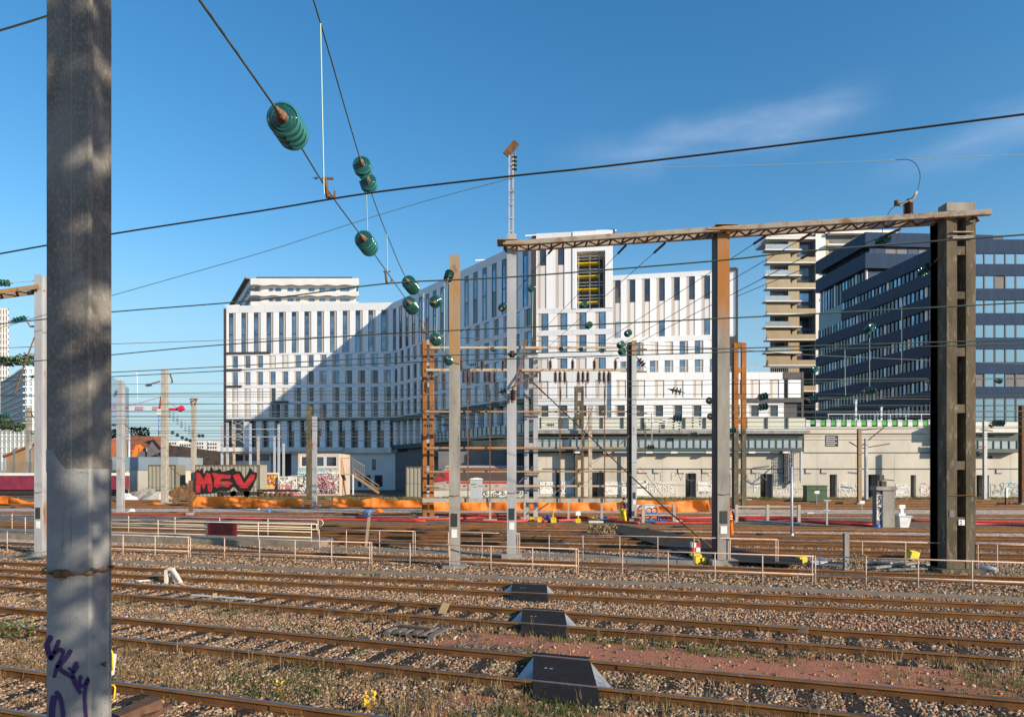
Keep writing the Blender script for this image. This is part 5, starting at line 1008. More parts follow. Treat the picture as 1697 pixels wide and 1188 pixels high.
def smooth(pts, k=5):
    out = []
    for i in range(len(pts)-1):
        p0, p1, p2, p3 = pts[max(i-1, 0)], pts[i], pts[i+1], pts[min(i+2, len(pts)-1)]
        for j in range(k):
            t = j/k; out.append(tuple(.5*((2*b)+(-a+c)*t+(2*a-5*b+4*c-d)*t*t+(-a+3*b-3*c+d)*t**3) for a, b, c, d in zip(p0, p1, p2, p3)))
    out.append(tuple(pts[-1])); return out
def hw(D0, pts, m, label, slope=.27, r=None, group=None):
    P = [at(x, y, D0/(1+slope*(x-CX)/F)) for x, y in smooth(pts, 4)]
    return wire(P, r or max(.009, D0*.00042), m, label, group)
def on(p0, p1, f):      # point on the straight line between two placed points at fraction f of the way
    return Vector(p0)*(1-f)+Vector(p1)*f
# the near mast at the left
NM_D = 4.25; x0, xc = XX(76, NM_D), XX(149, NM_D)
NM = thing('catenary_mast', ((x0+xc)/2, NM_D+.1, 0), 'close weathered concrete mast with a purple tag and a wire band at left', 'mast')
yf, yb_ = NM_D, NM_D+.205
mb = MB(); ch = .007
out = [(x0+ch, yf), (xc-ch, yf), (xc, yf+ch), (xc, yb_-ch), (xc-ch, yb_), (x0+ch, yb_), (x0, yb_-ch), (x0, yf+ch)]
ri = .022
out = [(x0+ch, yf), (xc-ch, yf), (xc, yf+ch), (xc, yf+.03), (xc-ri, yf+.045), (xc-ri, yb_-.03), (xc, yb_-.018), (xc, yb_), (x0, yb_), (x0, yf+ch)]
mb.prism(out, 3.62, 13, 0); mb.prism(out, -.3, 3.62, 1)
rdq = random.Random(4); zq = 3.62; top = [(x0+.003+(xc-x0-.010)*k/14, yf-.0025, zq+.045*math.sin(k*.55+.6)+rdq.uniform(-.012, .012)+.10-.012*k) for k in range(15)]
[mb.quad((top[k][0], yf-.0025, zq-.02), (top[k+1][0], yf-.0025, zq-.02), top[k+1], top[k], 1) for k in range(14)]; mb.prism([(xc-.011, yf-.001), (xc+.001, yf+.011), (xc-.002, yf+.012), (xc-.012, yf+.002)], -.3, 13, 3)  # pale corner strip: the sunlit edge is put into the colour
mb.box(x0+.155, x0+.160, yf-.0012, yf, -.3, 13, 2); mb.box(x0+.10, x0+.106, yf-.003, yf-.0026, 2.9, 3.55, 2)
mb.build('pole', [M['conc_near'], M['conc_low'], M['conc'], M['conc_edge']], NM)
MB().prism([(xc-.03, yb_+.001), (xc+.002, yb_+.001), (xc+.002, yb_+.02), (xc-.03, yb_+.035)], -.3, 13, 0).build('rear_flange', M['conc_near'], NM)
zbnd = ZZ(948, NM_D)
def band(off, tw, m, r, nm):
    loop = [(x0-.015, yf-.015), (xc+.012, yf-.015), (xc+.015, yb_+.02), (x0-.015, yb_+.02)]; pts = []
    for i in range(4):
        a, b = loop[i], loop[(i+1) % 4]
        for k in range(10): f = k/10; pts.append((a[0]*(1-f)+b[0]*f, a[1]*(1-f)+b[1]*f+.006*math.sin(off+f*tw), zbnd+off*.004+.010*math.cos(off*3+(i+f)*tw)-.012*math.sin(f*3.14)*(i == 0)))
    pts.append(pts[0]); MB().tube(pts, r, 6).build(nm, M[m], NM)
band(0, 9, 'wire_rs', .007, 'wire_band'); band(3.14, 9, 'cap', .007, 'wire_band')
bxm = XX(108, NM_D); MB().lathe((bxm-.05, yf-.03, zbnd-.004), (1, 0, 0), [(0, .012), (.01, .026), (.035, .027), (.06, .022), (.065, .028), (.09, .02), (.1, .008)], 10).build('band_clamp', M['rust_dk'], NM)
MB().lathe((xc+.002, yf+.12, ZZ(1100, NM_D+.12)), (1, 0, 0), [(0, .010), (.015, .011), (.02, .018), (.026, .002)], 8).build('bolt', M['rust_dk'], NM)
# purple tag: brush strokes in the plane of the front face
def tagstroke(pts, w=.014):
    P = [Vector((XX(x, yf), yf-.004, ZZ(y, yf))) for x, y in smooth(pts, 6)]; mb = MB()
    for i in range(len(P)-1):
        d = P[i+1]-P[i]
        if d.length < 1e-5: continue
        s_ = Vector((-d.z, 0, d.x)).normalized()*w; o = d.normalized()*w*.35; e = Vector((0, -.0003*(i % 3), 0)); mb.quad(P[i]-s_-o+e, P[i+1]-s_+o+e, P[i+1]+s_+o+e, P[i]+s_-o+e)
    for q in (P[0], P[-1]): mb.poly([q+Vector((math.cos(a)*w*1.05, -.0012, math.sin(a)*w*1.05)) for a in [k*.5236 for k in range(12)]])
    mb.build('graffiti', M['purple'], NM)
tagstroke([(84, 1056), (79, 1066), (80, 1078), (85, 1089)], .017); tagstroke([(85, 1089), (91, 1078), (98, 1062)], .013); tagstroke([(88, 1085), (98, 1076), (105, 1078), (103, 1088), (95, 1104), (91, 1119)], .012)
tagstroke([(117, 1079), (108, 1092), (97, 1104)], .014); tagstroke([(96, 1102), (105, 1112), (118, 1120), (124, 1126)], .014); tagstroke([(127, 1098), (121, 1114), (124, 1130), (133, 1146)], .013); tagstroke([(116, 1107), (123, 1112), (129, 1104)], .010)
tagstroke([(134, 1121), (132, 1133), (139, 1136), (146, 1124)], .012); tagstroke([(147, 1127), (142, 1140), (141, 1160), (144, 1195)], .011); tagstroke([(90, 1156), (87, 1172), (87, 1195)], .020); tagstroke([(95, 1147), (101, 1158), (104, 1175), (106, 1195)], .014)
# portal: three masts and a horizontal lattice beam
mast(753.5, 945, 425, 17, 'single steel mast, ochre rust on its upper half, left of the lattice beam', 'conc', 'h', rust_top=(606, 'rust_mid'), plates=True)
m848 = mast(848, 925, 400, 15.5, 'grey steel mast carrying the left end of the lattice beam and a tall slim extension', 'galv', 'h', plates=True)
m1193 = mast(1196, 935, 378, 20, 'steel mast with a broad orange rust stain under the middle of the lattice beam', 'rustfade', 'h', plates=True, depth=.5)
MB().box(m1193[1]-m1193[3]/2-.02, m1193[1]-m1193[3]/2-.003, m1193[2]-.2, m1193[2]+.45, .2, m1193[4]-.3).box(m1193[1]-m1193[3]/2-.01, m1193[1]+.1, m1193[2]+.2505, m1193[2]+.47, .2, m1193[4]-.3).build('black_shade_strip', M['black'], m1193[0])  # black strips painted for the shaded left side of the stained mast
t, X, D, w, zt = m848
zc = ZZ(390, D); MB().box(X-w*.5, X+w*.5, D-.2, D+.2, zt, zc).build('gusset_plate', M['galv'], t)
mb = MB(); 
for dx in (-.10, .06): mb.box(X+dx-.03, X+dx+.035, D-.05, D+.05, zc, ZZ(258, D))
for k in range(6): mb.box(X-.13, X+.10, D-.06, D+.06, ZZ(385-k*22, D), ZZ(383-k*22, D))
mb.build('extension_pole', M['beam'], t)
MB().beam(at(838, 257, D), at(856, 236, D), .10, .28).build('top_arm', M['rust_dk'], t)
ins_string(at(852.5, 272, D), (0, 0, -1), 4, 'dark glass insulator string hanging from the arm on top of the slim mast extension', .24, ('glassins', 'cap'), None, .17)
D1, D2, D3 = m848[2], m1193[2], 24.3
P1, P2, P3 = at(838, 409, D1), at(1196, 385, D2), at(1630, 358, D3)
BM = thing('portal_beam', P1, 'long horizontal lattice beam of faded beige steel joining the three tall masts', 'beam')
for a, b, f0 in ((P1, P2, 0), (P2, P3, 0)):
    for off, m_ in ((-.42, 'beam'), (.30, 'beam')):
        o = Vector((0, off, 0)); q = MB(); q.beam(a+o, b+o, .05, .18, 0); q.beam(a+o+Vector((0, .07, -.09)), b+o+Vector((0, .07, -.09)), .16, .03, 0); q.build('chord', M[m_], BM)
    n = 18; mbz = MB()
    for k in range(n):
        A = on(a, b, k/n)+Vector((0, -.38 if k % 2 else .28, -.09)); B = on(a, b, (k+1)/n)+Vector((0, .28 if k % 2 else -.38, -.09)); mbz.beam(A, B, .09, .03, 0)
        C_q = on(a, b, k/n); mbz.beam(C_q+Vector((0, -.38, -.12)), C_q+Vector((0, .28, -.12)), .07, .03, 0)
    mbz.build('lacing', M['rust_dk'], BM)
for (p, D_) in ((P1, D1), (P2, D2)):
    MB().box(p.x-.1 if p is P1 else p.x-.75, p.x+(.95 if p is P1 else .75), D_-.62, D_-.5, p.z-.10+(-.0), p.z-.02, 0).box(p.x-.1 if p is P1 else p.x-.75, p.x+.8, D_+.4, D_+.5, p.z+.0, p.z+.13, 0).box(p.x-.35, p.x+.5, D_-.5, D_+.4, p.z+.13, p.z+.16, 0).build('bracket', M['rust_mid'], BM)
# right hand concrete portal leg pair
D = 24.3; t = thing('portal_mast', (XX(1592, D), D, 0), 'massive twin legged concrete mast with rectangular openings at the right', 'mast'); zt = ZZ(338, D)
xa, xb, xc_, xd = XX(1569, D), XX(1586, D), XX(1601, D), XX(1617, D)
MB().box(xa, xb, D, D+.5, 0, zt-.25).build('leg', M['conc_old'], t); MB().box(xc_, xd, D, D+.5, 0, zt-.25).build('leg', M['conc_old'], t); MB().box(xa, xd, D-.003, D+.503, zt-.249, zt+.05).build('head_block', M['conc'], t)
MB().box(xa-.02, xa+.05, D+.5, D+.95, 0, zt-.3).box(xa-.02, xb, D+.51, D+.9, 0, zt-.3).build('black_shade_side', M['black'], t)  # black boxes stand in for the shade on the portal's left side
for (y0, y1) in ((408, 422), (483, 495), (576, 590), (670, 684), (764, 778), (857, 870), (931, 950)): MB().box(xb+.001, xc_-.001, D+.02, D+.46, ZZ(y1, D), ZZ(y0, D)).build('batten', M['conc_old'], t)
for y in (385, 392.5, 395): MB().box(XX(1576, D), XX(1611, D), D-.1, D-.02, ZZ(y+1.5, D), ZZ(y, D)).build('cross_bar', M['beam'], t)
MB().box(XX(1554, D), XX(1626, D), D-.25, D+.8, -.1, .16).build('footing', M['conc_old'], t)
MB().box(XX(1573, D), XX(1581.5, D), D-.02, D-.003, ZZ(857, D), ZZ(845, D)).build('number_plate', M['greysl'], t); MB().box(XX(1588.5, D), XX(1598.5, D), D-.01, D+.015, ZZ(870, D), ZZ(861, D)).build('white_plate', M['whitep'], t)
text_mesh('45', .085, M['plateb'], (XX(1590, D), D-.014, ZZ(865, D)), X1, .002, t, 0, 'digits'); text_mesh('33', .085, M['plateb'], (XX(1590, D), D-.014, ZZ(869.3, D)), X1, .002, t, 0, 'digits')
MB().tube([(xa-.03, D-.02, ZZ(821.5, D)), (xc_, D-.03, ZZ(820.5, D)), (xd+.03, D-.02, ZZ(822, D))], .014, 5).build('wire_band', M['wire_rs'], t)
p = at(1505, 362, 24.9); post_ins(p, p+Vector((0, 0, .62)), 'big ribbed brown insulator standing on the lattice beam near its right end', .17, None, 8)
JP = thing('jumper_arm', p+Vector((0, 0, .7)), 'curved steel arm on top of the big brown insulator with a looping wire', 'arm'); MB().tube([at(1487, 338, 24.9), at(1492, 341, 24.9), at(1513, 330, 24.9), at(1519, 318, 24.9)], .045, 8).build('arm', M['beam'], JP); MB().lathe(at(1486, 341, 24.9), (0, 0, 1), [(0, .02), (0, .09), (.18, .09), (.18, .02)], 8).build('clamp', M['rust_dk'], JP)
wire([at(x, y, 24.9) for x, y in smooth([(1484, 265.5), (1506, 265), (1519, 274), (1525, 292), (1521, 315)])], .016, 'wire', 'looping jumper wire from the upper thin wire down to the curved arm'); wire([at(x, y, 24.8) for x, y in smooth([(1518, 322), (1500, 335), (1484, 341), (1470, 358), (1460, 392)])], .014, 'wire_dk', 'thin jumper from the curved arm down to the glass insulator under the beam')
# left mast with its beam, and the farther masts
t, X, D, w, zt = mast(67, 922, 457, 12.5, 'pale rust streaked mast just left of the near concrete mast', 'galv', 'h', plates=True, depth=.3)
LB_ = thing('portal_beam', at(40, 480, D), 'rusty lattice beam end reaching in from the left edge', 'beam')
for o_ in (-.3, .3): MB().beam(at(-30, 492, D)+Vector((0, o_, 0)), at(73, 478, D)+Vector((0, o_, 0)), .05, .18).build('chord', M['rust_mid'], LB_)
mb = MB(); [mb.beam(at(-30+k*13, 492-k*1.8, D)+Vector((0, -.3 if k % 2 else .3, -.08)), at(-17+k*13, 490-k*1.8, D)+Vector((0, .3 if k % 2 else -.3, -.08)), .09, .03) for k in range(8)]; mb.build('lacing', M['rust_dk'], LB_)
ins_string(at(5, 469, D), (1, 0, -.05), 4, 'green glass insulator string cut by the left edge above the rusty beam', .30, group='glass insulators on the left mast'); ins_string(at(33, 529, D), (1, -.1, .2), 4, 'green glass insulator string left of the streaked mast, below the beam', .24, group='glass insulators on the left mast')
wire([at(15, 469, D), at(66, 465, D)], .012, 'wire_g', 'short pale wire tying the cut off insulator to the streaked mast'); wire([at(58, 557, D), at(42, 600, D-2), at(25, 650, D-5)], .03, 'wire_rs', 'rusty stay rod slanting down from the streaked mast at far left')
post_ins(at(60, 558, D), at(60, 544, D), 'small dark ribbed insulator on the side of the streaked mast', .08, None, 6); wire([at(66, 541, D), at(50, 541, D), at(46, 534, D)], .04, 'cap', 'short bent rusty arm on the streaked mast', name='bracket_arm', cat='bracket')
FM = [(200, 852, 631, 9, 'galv', 'c', 'pale slim mast just right of the near concrete mast'), (273, 835, 612, 8.5, 'conc_mid', 'c', 'tall pale concrete mast in front of the tower crane'), (321, 822, 660, 6.5, 'conc_mid', 'c', 'pale mast at the left end of the graffiti container'),
      (48, 816, 675, 6.5, 'conc', 'c', 'thin grey concrete mast at far left, behind the streaked mast'), (207, 813, 690, 4, 'conc', 'c', 'thin grey mast close behind the pale slim mast'), (214, 815, 718, 4, 'galv_clean', 'r', 'thin tubular mast in front of the grey shed'),
      (512.5, 824, 673, 8, 'conc_old', 'c', 'brownish concrete mast with insulator arms in front of the beige cabin'), (521.5, 841, 690, 6.5, 'galv', 'c', 'grey white mast with an orange mark close beside the brownish one'), (669, 808, 718, 4.5, 'galv_clean', 'r', 'slim white tube mast left of the olive container'),
      (688, 812, 697, 5, 'conc', 'c', 'thin concrete mast rising behind the olive container'), (978, 827, 672, 6, 'beam', 'c', 'rust brown mast with a marker plate beside the dark doorway'), (1016, 824, 705, 4.2, 'galv_clean', 'r', 'slim pale tube mast right of the dark doorway'), (1044, 826, 742, 3, 'galv', 'c', 'thin grey post just left of the frame column'),
      (1360.5, 806, 733, 5, 'rust_dk', 'c', 'short brown mast rising behind the green cabinet'), (1424, 836, 711, 5.5, 'rust_mid', 'c', 'brown mast in front of the wall right of the green cabinet'), (1435.5, 830, 726, 4.5, 'galv', 'c', 'grey mast right beside the brown mast at the wall'),
      (1632, 829, 697, 5, 'galv', 'c', 'grey mast in front of the wall right of the concrete portal'), (1695, 836, 672, 9, 'rust_dk', 'c', 'dark mast cut by the right edge'), (740, 806, 718, 4.5, 'conc', 'c', 'thin concrete mast seen just left of the ochre topped mast')]
for (px, yb2, yt, w, m, k, l) in FM: mast(px, yb2, yt, w, l, m, k, foot=yb2 > 828)
t, X, D, w, zt = mast(1312, 891, 773, 4.5, 'clean grey steel post with a small round base plate among the middle tracks', 'galv_clean', 'r', name='steel_post', cat='post', foot=False)
MB().lathe((X, D, 0), (0, 0, 1), [(0, .22), (.06, .22), (.07, .12), (.25, .10)], 12).build('base_plate', M['galv_clean'], t)
mast(1402, 945, 883, 7.5, 'short grey concrete post behind the pink handrail', 'conc', 'c', name='concrete_post', cat='post', foot=False); mast(1668, 839, 808, 3.5, 'short dark post with a white cap right of the concrete portal', 'rust_dk', 'c', name='marker_post', cat='post', foot=False, rust_top=(824, 'whitep'))
mast(316, 853, 796, 5, 'short dark rusty steel post behind the cream handrails', 'rust_dk', 'h', name='steel_post', cat='post')
# double legged masts
def twin(x0, x1, lw, yb, yt, mats, label, bat, ysplit=None, D=None, side=True):
    D = D or DG(yb); t = thing('lattice_mast', (XX((x0+x1)/2, D), D, 0), label, 'mast'); wl = lw/F*D; zt = ZZ(yt, D)
    for x in (x0, x1):
        X = XX(x, D)
        if ysplit: MB().box(X, X+wl, D, D+.35, 0, ZZ(ysplit, D)).build('leg', M[mats[0]], t); MB().box(X-.002, X+wl+.002, D-.002, D+.352, ZZ(ysplit, D)+.001, zt).build('leg', M[mats[1]], t)
        else: MB().box(X, X+wl, D, D+.35, 0, zt).build('leg', M[mats[0]], t)
    for y in bat:
        MB().box(XX(x0, D)+wl+.002, XX(x1, D)-.002, D+.02, D+.33, ZZ(y+4, D), ZZ(y-4, D)).build('batten', M[mats[2] if not ysplit or y > ysplit else mats[1]], t)
    MB().box(XX(x0, D)-.06, XX(x0, D)-.004, D+.05, D+.5, 0, zt-.1).build('black_shade_strip', M['black'], t); MB().box(XX(x0, D)-.3, XX(x1, D)+wl+.3, D-.25, D+.6, -.1, .25).build('footing', M['conc'], t); return t  # black strip on the left leg imitates its shaded side
twin(700.5, 712, 6.5, 858, 563, ['rust', 'rust', 'galv'], 'bright orange rusty twin legged mast at the left end of the lattice frame', [567, 602, 637, 683, 730, 776, 820], D=51.5)
twin(869, 884, 7.5, 862, 585, ['galv', 'galv', 'galv'], 'light grey twin legged mast in the middle of the lattice frame', [590, 640, 691, 738, 785, 831], D=51.2)
twin(1216.5, 1229.5, 7.5, 848, 568, ['conc_old', 'rust', 'conc_old'], 'twin legged mast, orange rust above and grey below, right of the stained mast', [571, 613, 656, 698, 739, 781, 822], ysplit=711)
twin(953, 963, 4.5, 826, 640, ['conc_old', 'conc_old', 'conc_old'], 'brownish concrete twin legged mast behind the middle of the lattice frame', [646, 668, 690, 712, 735, 758, 780, 803])
mR = mast(1050, 866, 565, 8, 'white and rust streaked mast with a blackened shade side, right end of the lattice frame', 'galv', 'h', D=50.6, rust_top=(590, 'rust_mid'), plates=True, depth=.5)
MB().box(mR[1]-mR[3]/2-.24, mR[1]-mR[3]/2-.004, mR[2]-.1, mR[2]+.5, 0, mR[4]-.1).build('black_shade_strip', M['black'], mR[0])  # added black strip, the mast's left side in shade
# lattice frame between them
D = 50.9; FR = thing('equipment_frame', at(880, 700, D), 'wide frame of thin rusty horizontal beams carrying brown insulators between three masts', 'frame')
for (y, xa, xb, h, m) in ((576, 713, 1056, 3.6, 'beam'), (613, 706, 1060, 4.2, 'beam'), (682, 704, 1060, 2.6, 'rust_mid'), (742, 706, 1058, 3.2, 'rust_mid'), (781, 706, 1058, 2.6, 'rust_mid'), (805, 706, 1056, 2.6, 'beam')):
    MB().beam(at(xa, y, D-.25), at(xb, y, D-.25), .10, h/F*D).build('beam', M[m], FR)
    MB().beam(at(xa, y+.5, D+.55), at(xb, y+.5, D+.55), .10, h/F*D*.8).build('beam', M[m], FR)
    for xx in (706, 872, 1050): MB().beam(at(xx-3, y+3, D-.35), at(xx+22, y+3, D-.35), .08, .10).build('bracket', M['rust_dk'], FR)
MB().beam(at(700, 828.5, D-.3), at(1054, 829, D-.3), .12, .30).build('base_beam', M['conc_mid'], FR)
for x in (775.5, 812, 928, 965, 1002): MB().beam(at(x, 832, D-.5), at(x, 640, D-.5), .075, .075).build('vertical_rod', M['rust_dk'], FR)
for a_, b_, w_ in [(at(878, 626, D-.4), at(901, 612, D-.4), .06), (at(860, 612, D-.4), at(905, 655, D-.4), .09), (at(1046, 633, D-.4), at(1057, 614, D-.4), .06), (at(891, 846, D-.4), at(910, 833, D-.4), .10), (at(1028, 736, D-.4), at(1045, 720, D-.4), .08), (at(869, 562, D-.5), at(861, 640, D-.5), .08), (at(728, 641, D-.4), at(727, 615, D-.4), .06)]: MB().beam(a_, b_, w_, w_).build('brace', M['rust_dk'], FR)
for x in (812.5, 869.5, 941.5, 996): MB().box(XX(x, D)-.08, XX(x, D)+.08, D-.4, D-.25, 0, ZZ(831, D)).build('short_leg', M['conc_mid'], FR); MB().box(XX(x, D)-.5, XX(x, D)+.5, D-.7, D+.05, 0, .12).build('leg_base', M['conc_mid'], FR)
k = 0
for gx, gl in ((776, 'right behind the ochre mast'), (812, 'just left of grey mast'), (928, 'first cluster right of twin mast'), (966, 'by the concrete twin mast'), (1001, 'last cluster before right mast')):
    for dx, wl in ((-7.5, 'left'), (0, 'middle'), (8, 'right')): post_ins(at(gx+dx, 616.5, D-.4), at(gx+dx, 634, D-.4), f'{wl} one of three brown insulators hanging under the frame, {gl}', .15)
for gx, wl in ((764, 'standing on the frame beam near the ochre mast'), (799, 'standing on the frame beam midway between ochre and grey mast'), (834, 'standing on the frame beam just left of the grey mast'), (912, 'first of four standing on the beam right of the grey twin mast'), (949, 'second of four standing on the beam right of the grey twin mast'), (985, 'third of four standing on the beam right of the grey twin mast'), (1020, 'last of four standing on the beam, close to the right mast')):
    post_ins(at(gx, 611, D-.3), at(gx, 597, D-.3), 'brown insulator '+wl, .14); wire([at(gx, 597, D-.3), at(gx+1, 594, D-.3), at(gx+6, 593, D-.3)], .035, 'rust_dk', 'rusty hook on the brown insulator '+wl.replace('standing ', '').replace('first of four', 'first').replace('second of four', 'second').replace('third of four', 'third').replace('last of four', 'last'), 'hooks on the standing insulators', name='hook', cat='hook')
for x in (735, 895): post_ins(at(x, 617, D-.4), at(x, 633, D-.4), 'single brown insulator hanging under the frame beam '+('near the orange mast' if x < 800 else 'right of the grey twin mast'), .10)
for gx in (776, 812, 929, 966, 1002): post_ins(at(gx, 645, D-.5), at(gx, 664, D-.5), {776: 'rod shaped brown insulator on the first vertical rod right of the ochre mast', 812: 'rod shaped brown insulator on the rod left of the grey mast', 929: 'rod shaped brown insulator on the first rod right of the grey twin mast', 966: 'rod shaped brown insulator on the rod by the concrete twin mast', 1002: 'rod shaped brown insulator on the last rod before the right mast'}[gx], .07, ribs=10)
post_ins(at(849.5, 664, 28), at(850.5, 645, 28), 'thick brown insulator on the front of the grey mast, below its rod', .17, None, 6); wire([at(851, 645, 28), at(863, 600, 28.5), at(872, 564, 29)], .04, 'rust_dk', 'dark rusty rod rising from the thick brown insulator on the grey mast', name='strut', cat='strut'); wire([at(852, 640, 28), at(885, 622, 29)], .035, 'rust_dk', 'short dark rod leaving the thick brown insulator to the right', name='strut', cat='strut')
post_ins(at(845, 587, 28), at(853, 587, 27.9), 'short thick insulator with a rusty end ring high on the grey mast', .15, None, 3)
wire([at(860, 611, 50), at(1030, 774, 36), at(1111, 850, 31), at(1185, 912, 27.5)], .034, 'wire_rs', 'long thick rusty stay rod running from the frame down to the stained mast base', n=8, name='stay_rod', cat='stay rod')
for (a, b, l) in (((983, 672, 60), (960, 745, 60), 'short dark strut on the brownish twin mast behind the frame'), ((895, 760, 80), (860, 800, 78), 'thin stay going down left of the brown mast doorway'), ((1012, 745, 85), (905, 828, 80), 'thin stay slanting down across the concrete wall doorway'), ((1060, 773, 88), (1098, 822, 85), 'thin stay right of the frame across the wall graffiti'), ((1520, 708, 80), (1556, 732, 80), 'thin strut touching the concrete portal from the left')): wire([at(*a), at(*b)], .035, 'wire_gy', l, name='stay_rod', cat='stay rod')
# ---- span wires of the near mast with their glass insulators
A = [at(322, -12, 4.3), at(478, 211, 6.4), at(545, 318, 8.7), at(608, 404, 11.3), at(681, 507, 16), at(722, 563, 19.6), at(748, 600, 24.6)]
wire(smooth(A, 6), .0105, 'wire', 'dark span wire with the largest insulator, running from the top edge to the ochre mast', n=6)
Bq = [at(514, -12, 7.4), at(531, 38, 8.0), at(601, 277, 12), at(641, 388, 14.2), at(681, 473, 16), at(722, 500, 19), at(744, 457, 23.6), at(750, 440, 24.6)]
wire(smooth(Bq, 6), .0105, 'wire', 'steep span wire with a double insulator, running from the top edge to the ochre mast', n=6)
def tang(P, i): return (P[min(i+1, len(P)-1)]-P[max(i-1, 0)]).normalized()
ins_string(A[1], (A[2]-A[1]).normalized(), 4, 'largest green glass insulator string at upper left', dia=.30, seg=40, pitch=.135, mats=('glassins_n', 'cap')); ins_string(A[3], tang(A, 3), 4, 'green glass insulator string on the lower span wire, beside the thin grey wire', dia=.31, seg=32, pitch=.14, mats=('glassins_n', 'cap'))
ins_string(Bq[2], tang(Bq, 2), 2, 'upper half of the double glass insulator hanging on the steep span wire', seg=32, pitch=.13, mats=('glassins_n', 'cap')); ins_string(at(611, 304, 12.7), tang(Bq, 2), 2, 'lower half of the double glass insulator on the steep span wire', seg=32, pitch=.13, mats=('glassins_n', 'cap'))
for (i, P, l) in ((4, A, 'lower of the two insulators left of the ochre mast, over the roof corner'), (5, A, 'insulator just left of the ochre mast, level with its middle'), (4, Bq, 'upper of the two insulators left of the ochre mast'), (5, Bq, 'small insulator at the lowest point of the upper span wire')): ins_string(P[i], tang(P, i), 4 if i == 4 else 3, 'green glass '+l, seg=24, pitch=.14)
ins_string(at(744, 457, 24), (0.1, .5, .6), 3, 'green glass insulator in front of the rusty top of the ochre mast', seg=24); ins_string(at(743, 597, 24.2), (.1, 1, -.1), 3, 'green glass insulator at the joint of the ochre and grey halves of the mast', seg=24)
for (a, b, l, dk) in (((531, 38, 8.0), (537, 322, 8.2), 'long pale vertical dropper wire at upper left', .008), ((607, 318, 12.7), (609, 386, 11.3), 'short pale dropper between double insulator and lower insulator', .008), ((641, 388, 14.2), (642, 452, 13.6), 'pale dropper above the small contact clamp', .009), ((702, 486, 17.5), (701, 545, 17.6), 'pale dropper right of the two stacked insulators', .01), ((724, 500, 19), (723, 560, 19.6), 'pale dropper left of the ochre mast', .011), ((736, 470, 22), (736, 585, 22), 'pale dropper touching the left edge of the ochre mast', .012)):
    wire([at(*a), at(*b)], dk, 'wire_g', l, name='dropper_wire', cat='dropper wire')
def clamp(px, py, D, s, label):
    P = at(px, py, D); t = thing('wire_clamp', P, label, 'wire clamp'); u = s/F*D
    MB().tube([P+Vector((-.12*u, 0, 1.0*u)), P+Vector((0, 0, 0))], .10*u, 6).tube([P, P+Vector((.35*u, 0, .05*u)), P+Vector((.40*u, 0, .35*u))], .07*u, 6).build('hook', M['rust_dk'], t); MB().box(P.x-.3*u, P.x+.3*u, D-.05*u, D+.05*u, P.z+.95*u, P.z+1.05*u).build('bar', M['rust_dk'], t)
clamp(543, 328, 8.3, 32, 'rusty contact wire clamp under the long pale dropper at upper left'); clamp(641, 470, 14, 20, 'small rusty contact wire clamp above the left wing of the white building'); clamp(701, 552, 18, 16, 'tiny contact wire clamp over the shaded wing left of the ochre mast')
clampb = None
# ---- horizontal contact wires
hw(8.1, [(-30, 426), (185, 388), (430, 350), (620, 319), (848, 292), (1000, 276), (1350, 234), (1725, 186)], 'wire_dk', 'thickest dark wire crossing the whole sky from lower left to upper right', r=.0125)
hw(7.2, [(-30, 60), (75, 28), (200, -14)], 'wire_dk', 'short thick dark wire crossing the top left corner', slope=0, r=.014)
hw(28, [(-30, 552), (185, 490), (430, 420), (560, 378), (700, 335), (838, 298), (851, 291)], 'wire', 'thin pale wire climbing from the left to the hanging insulator on the mast extension', slope=0, r=.014)
hw(27.5, [(853, 291), (1000, 281), (1350, 271), (1725, 255)], 'wire_g', 'thin green wire running right from the mast extension above the lattice beam', slope=.1, r=.012)
hw(14, [(-30, 540), (75, 529), (185, 517), (430, 497), (640, 470), (850, 459), (1190, 432), (1340, 416), (1725, 387)], 'wire', 'green contact wire crossing just above the roof of the shaded wing', r=.015)
hw(19, [(-30, 604), (75, 597), (185, 588), (360, 572), (660, 552), (1000, 537), (1190, 528), (1350, 520), (1725, 500)], 'wire', 'green contact wire crossing the middle storeys of the white building', r=.017)
hw(30, [(-30, 578), (185, 570), (400, 563), (640, 556), (760, 560), (1030, 570), (1200, 578), (1340, 588), (1560, 598), (1725, 604)], 'wire_gy', 'thin grey wire sagging gently from left to right through the middle', slope=0, r=.014)
hw(24, [(-30, 628), (185, 617), (360, 608), (700, 590), (1190, 578), (1350, 573), (1725, 562)], 'wire', 'upper of two close green wires just above the frame top beam', r=.018)
hw(25, [(-30, 634), (185, 624), (640, 602), (1190, 584), (1725, 569)], 'wire', 'lower of two close green wires just above the frame top beam', r=.018)
ORD = ['first', 'second', 'third', 'fourth', 'fifth', 'sixth', 'last']
MP = ['at the height of the podium roof line', 'just under the podium roof line', 'highest of the low stack, over the terrace railing', 'across the upper podium panels', 'across the middle of the podium panels', 'through the lower part of the podium panels', 'on the band between the two podium rows', 'across the small podium windows', 'through the lower edge of the small podium windows', 'along the top of the cream barrier', 'across the podium band, behind the frame', 'along the middle of the cream barrier', 'along the foot of the cream barrier', 'just above the cream barrier top', 'along the concrete deck edge', 'across the dark gallery beam', 'lowest of the stack, over the gallery glazing']
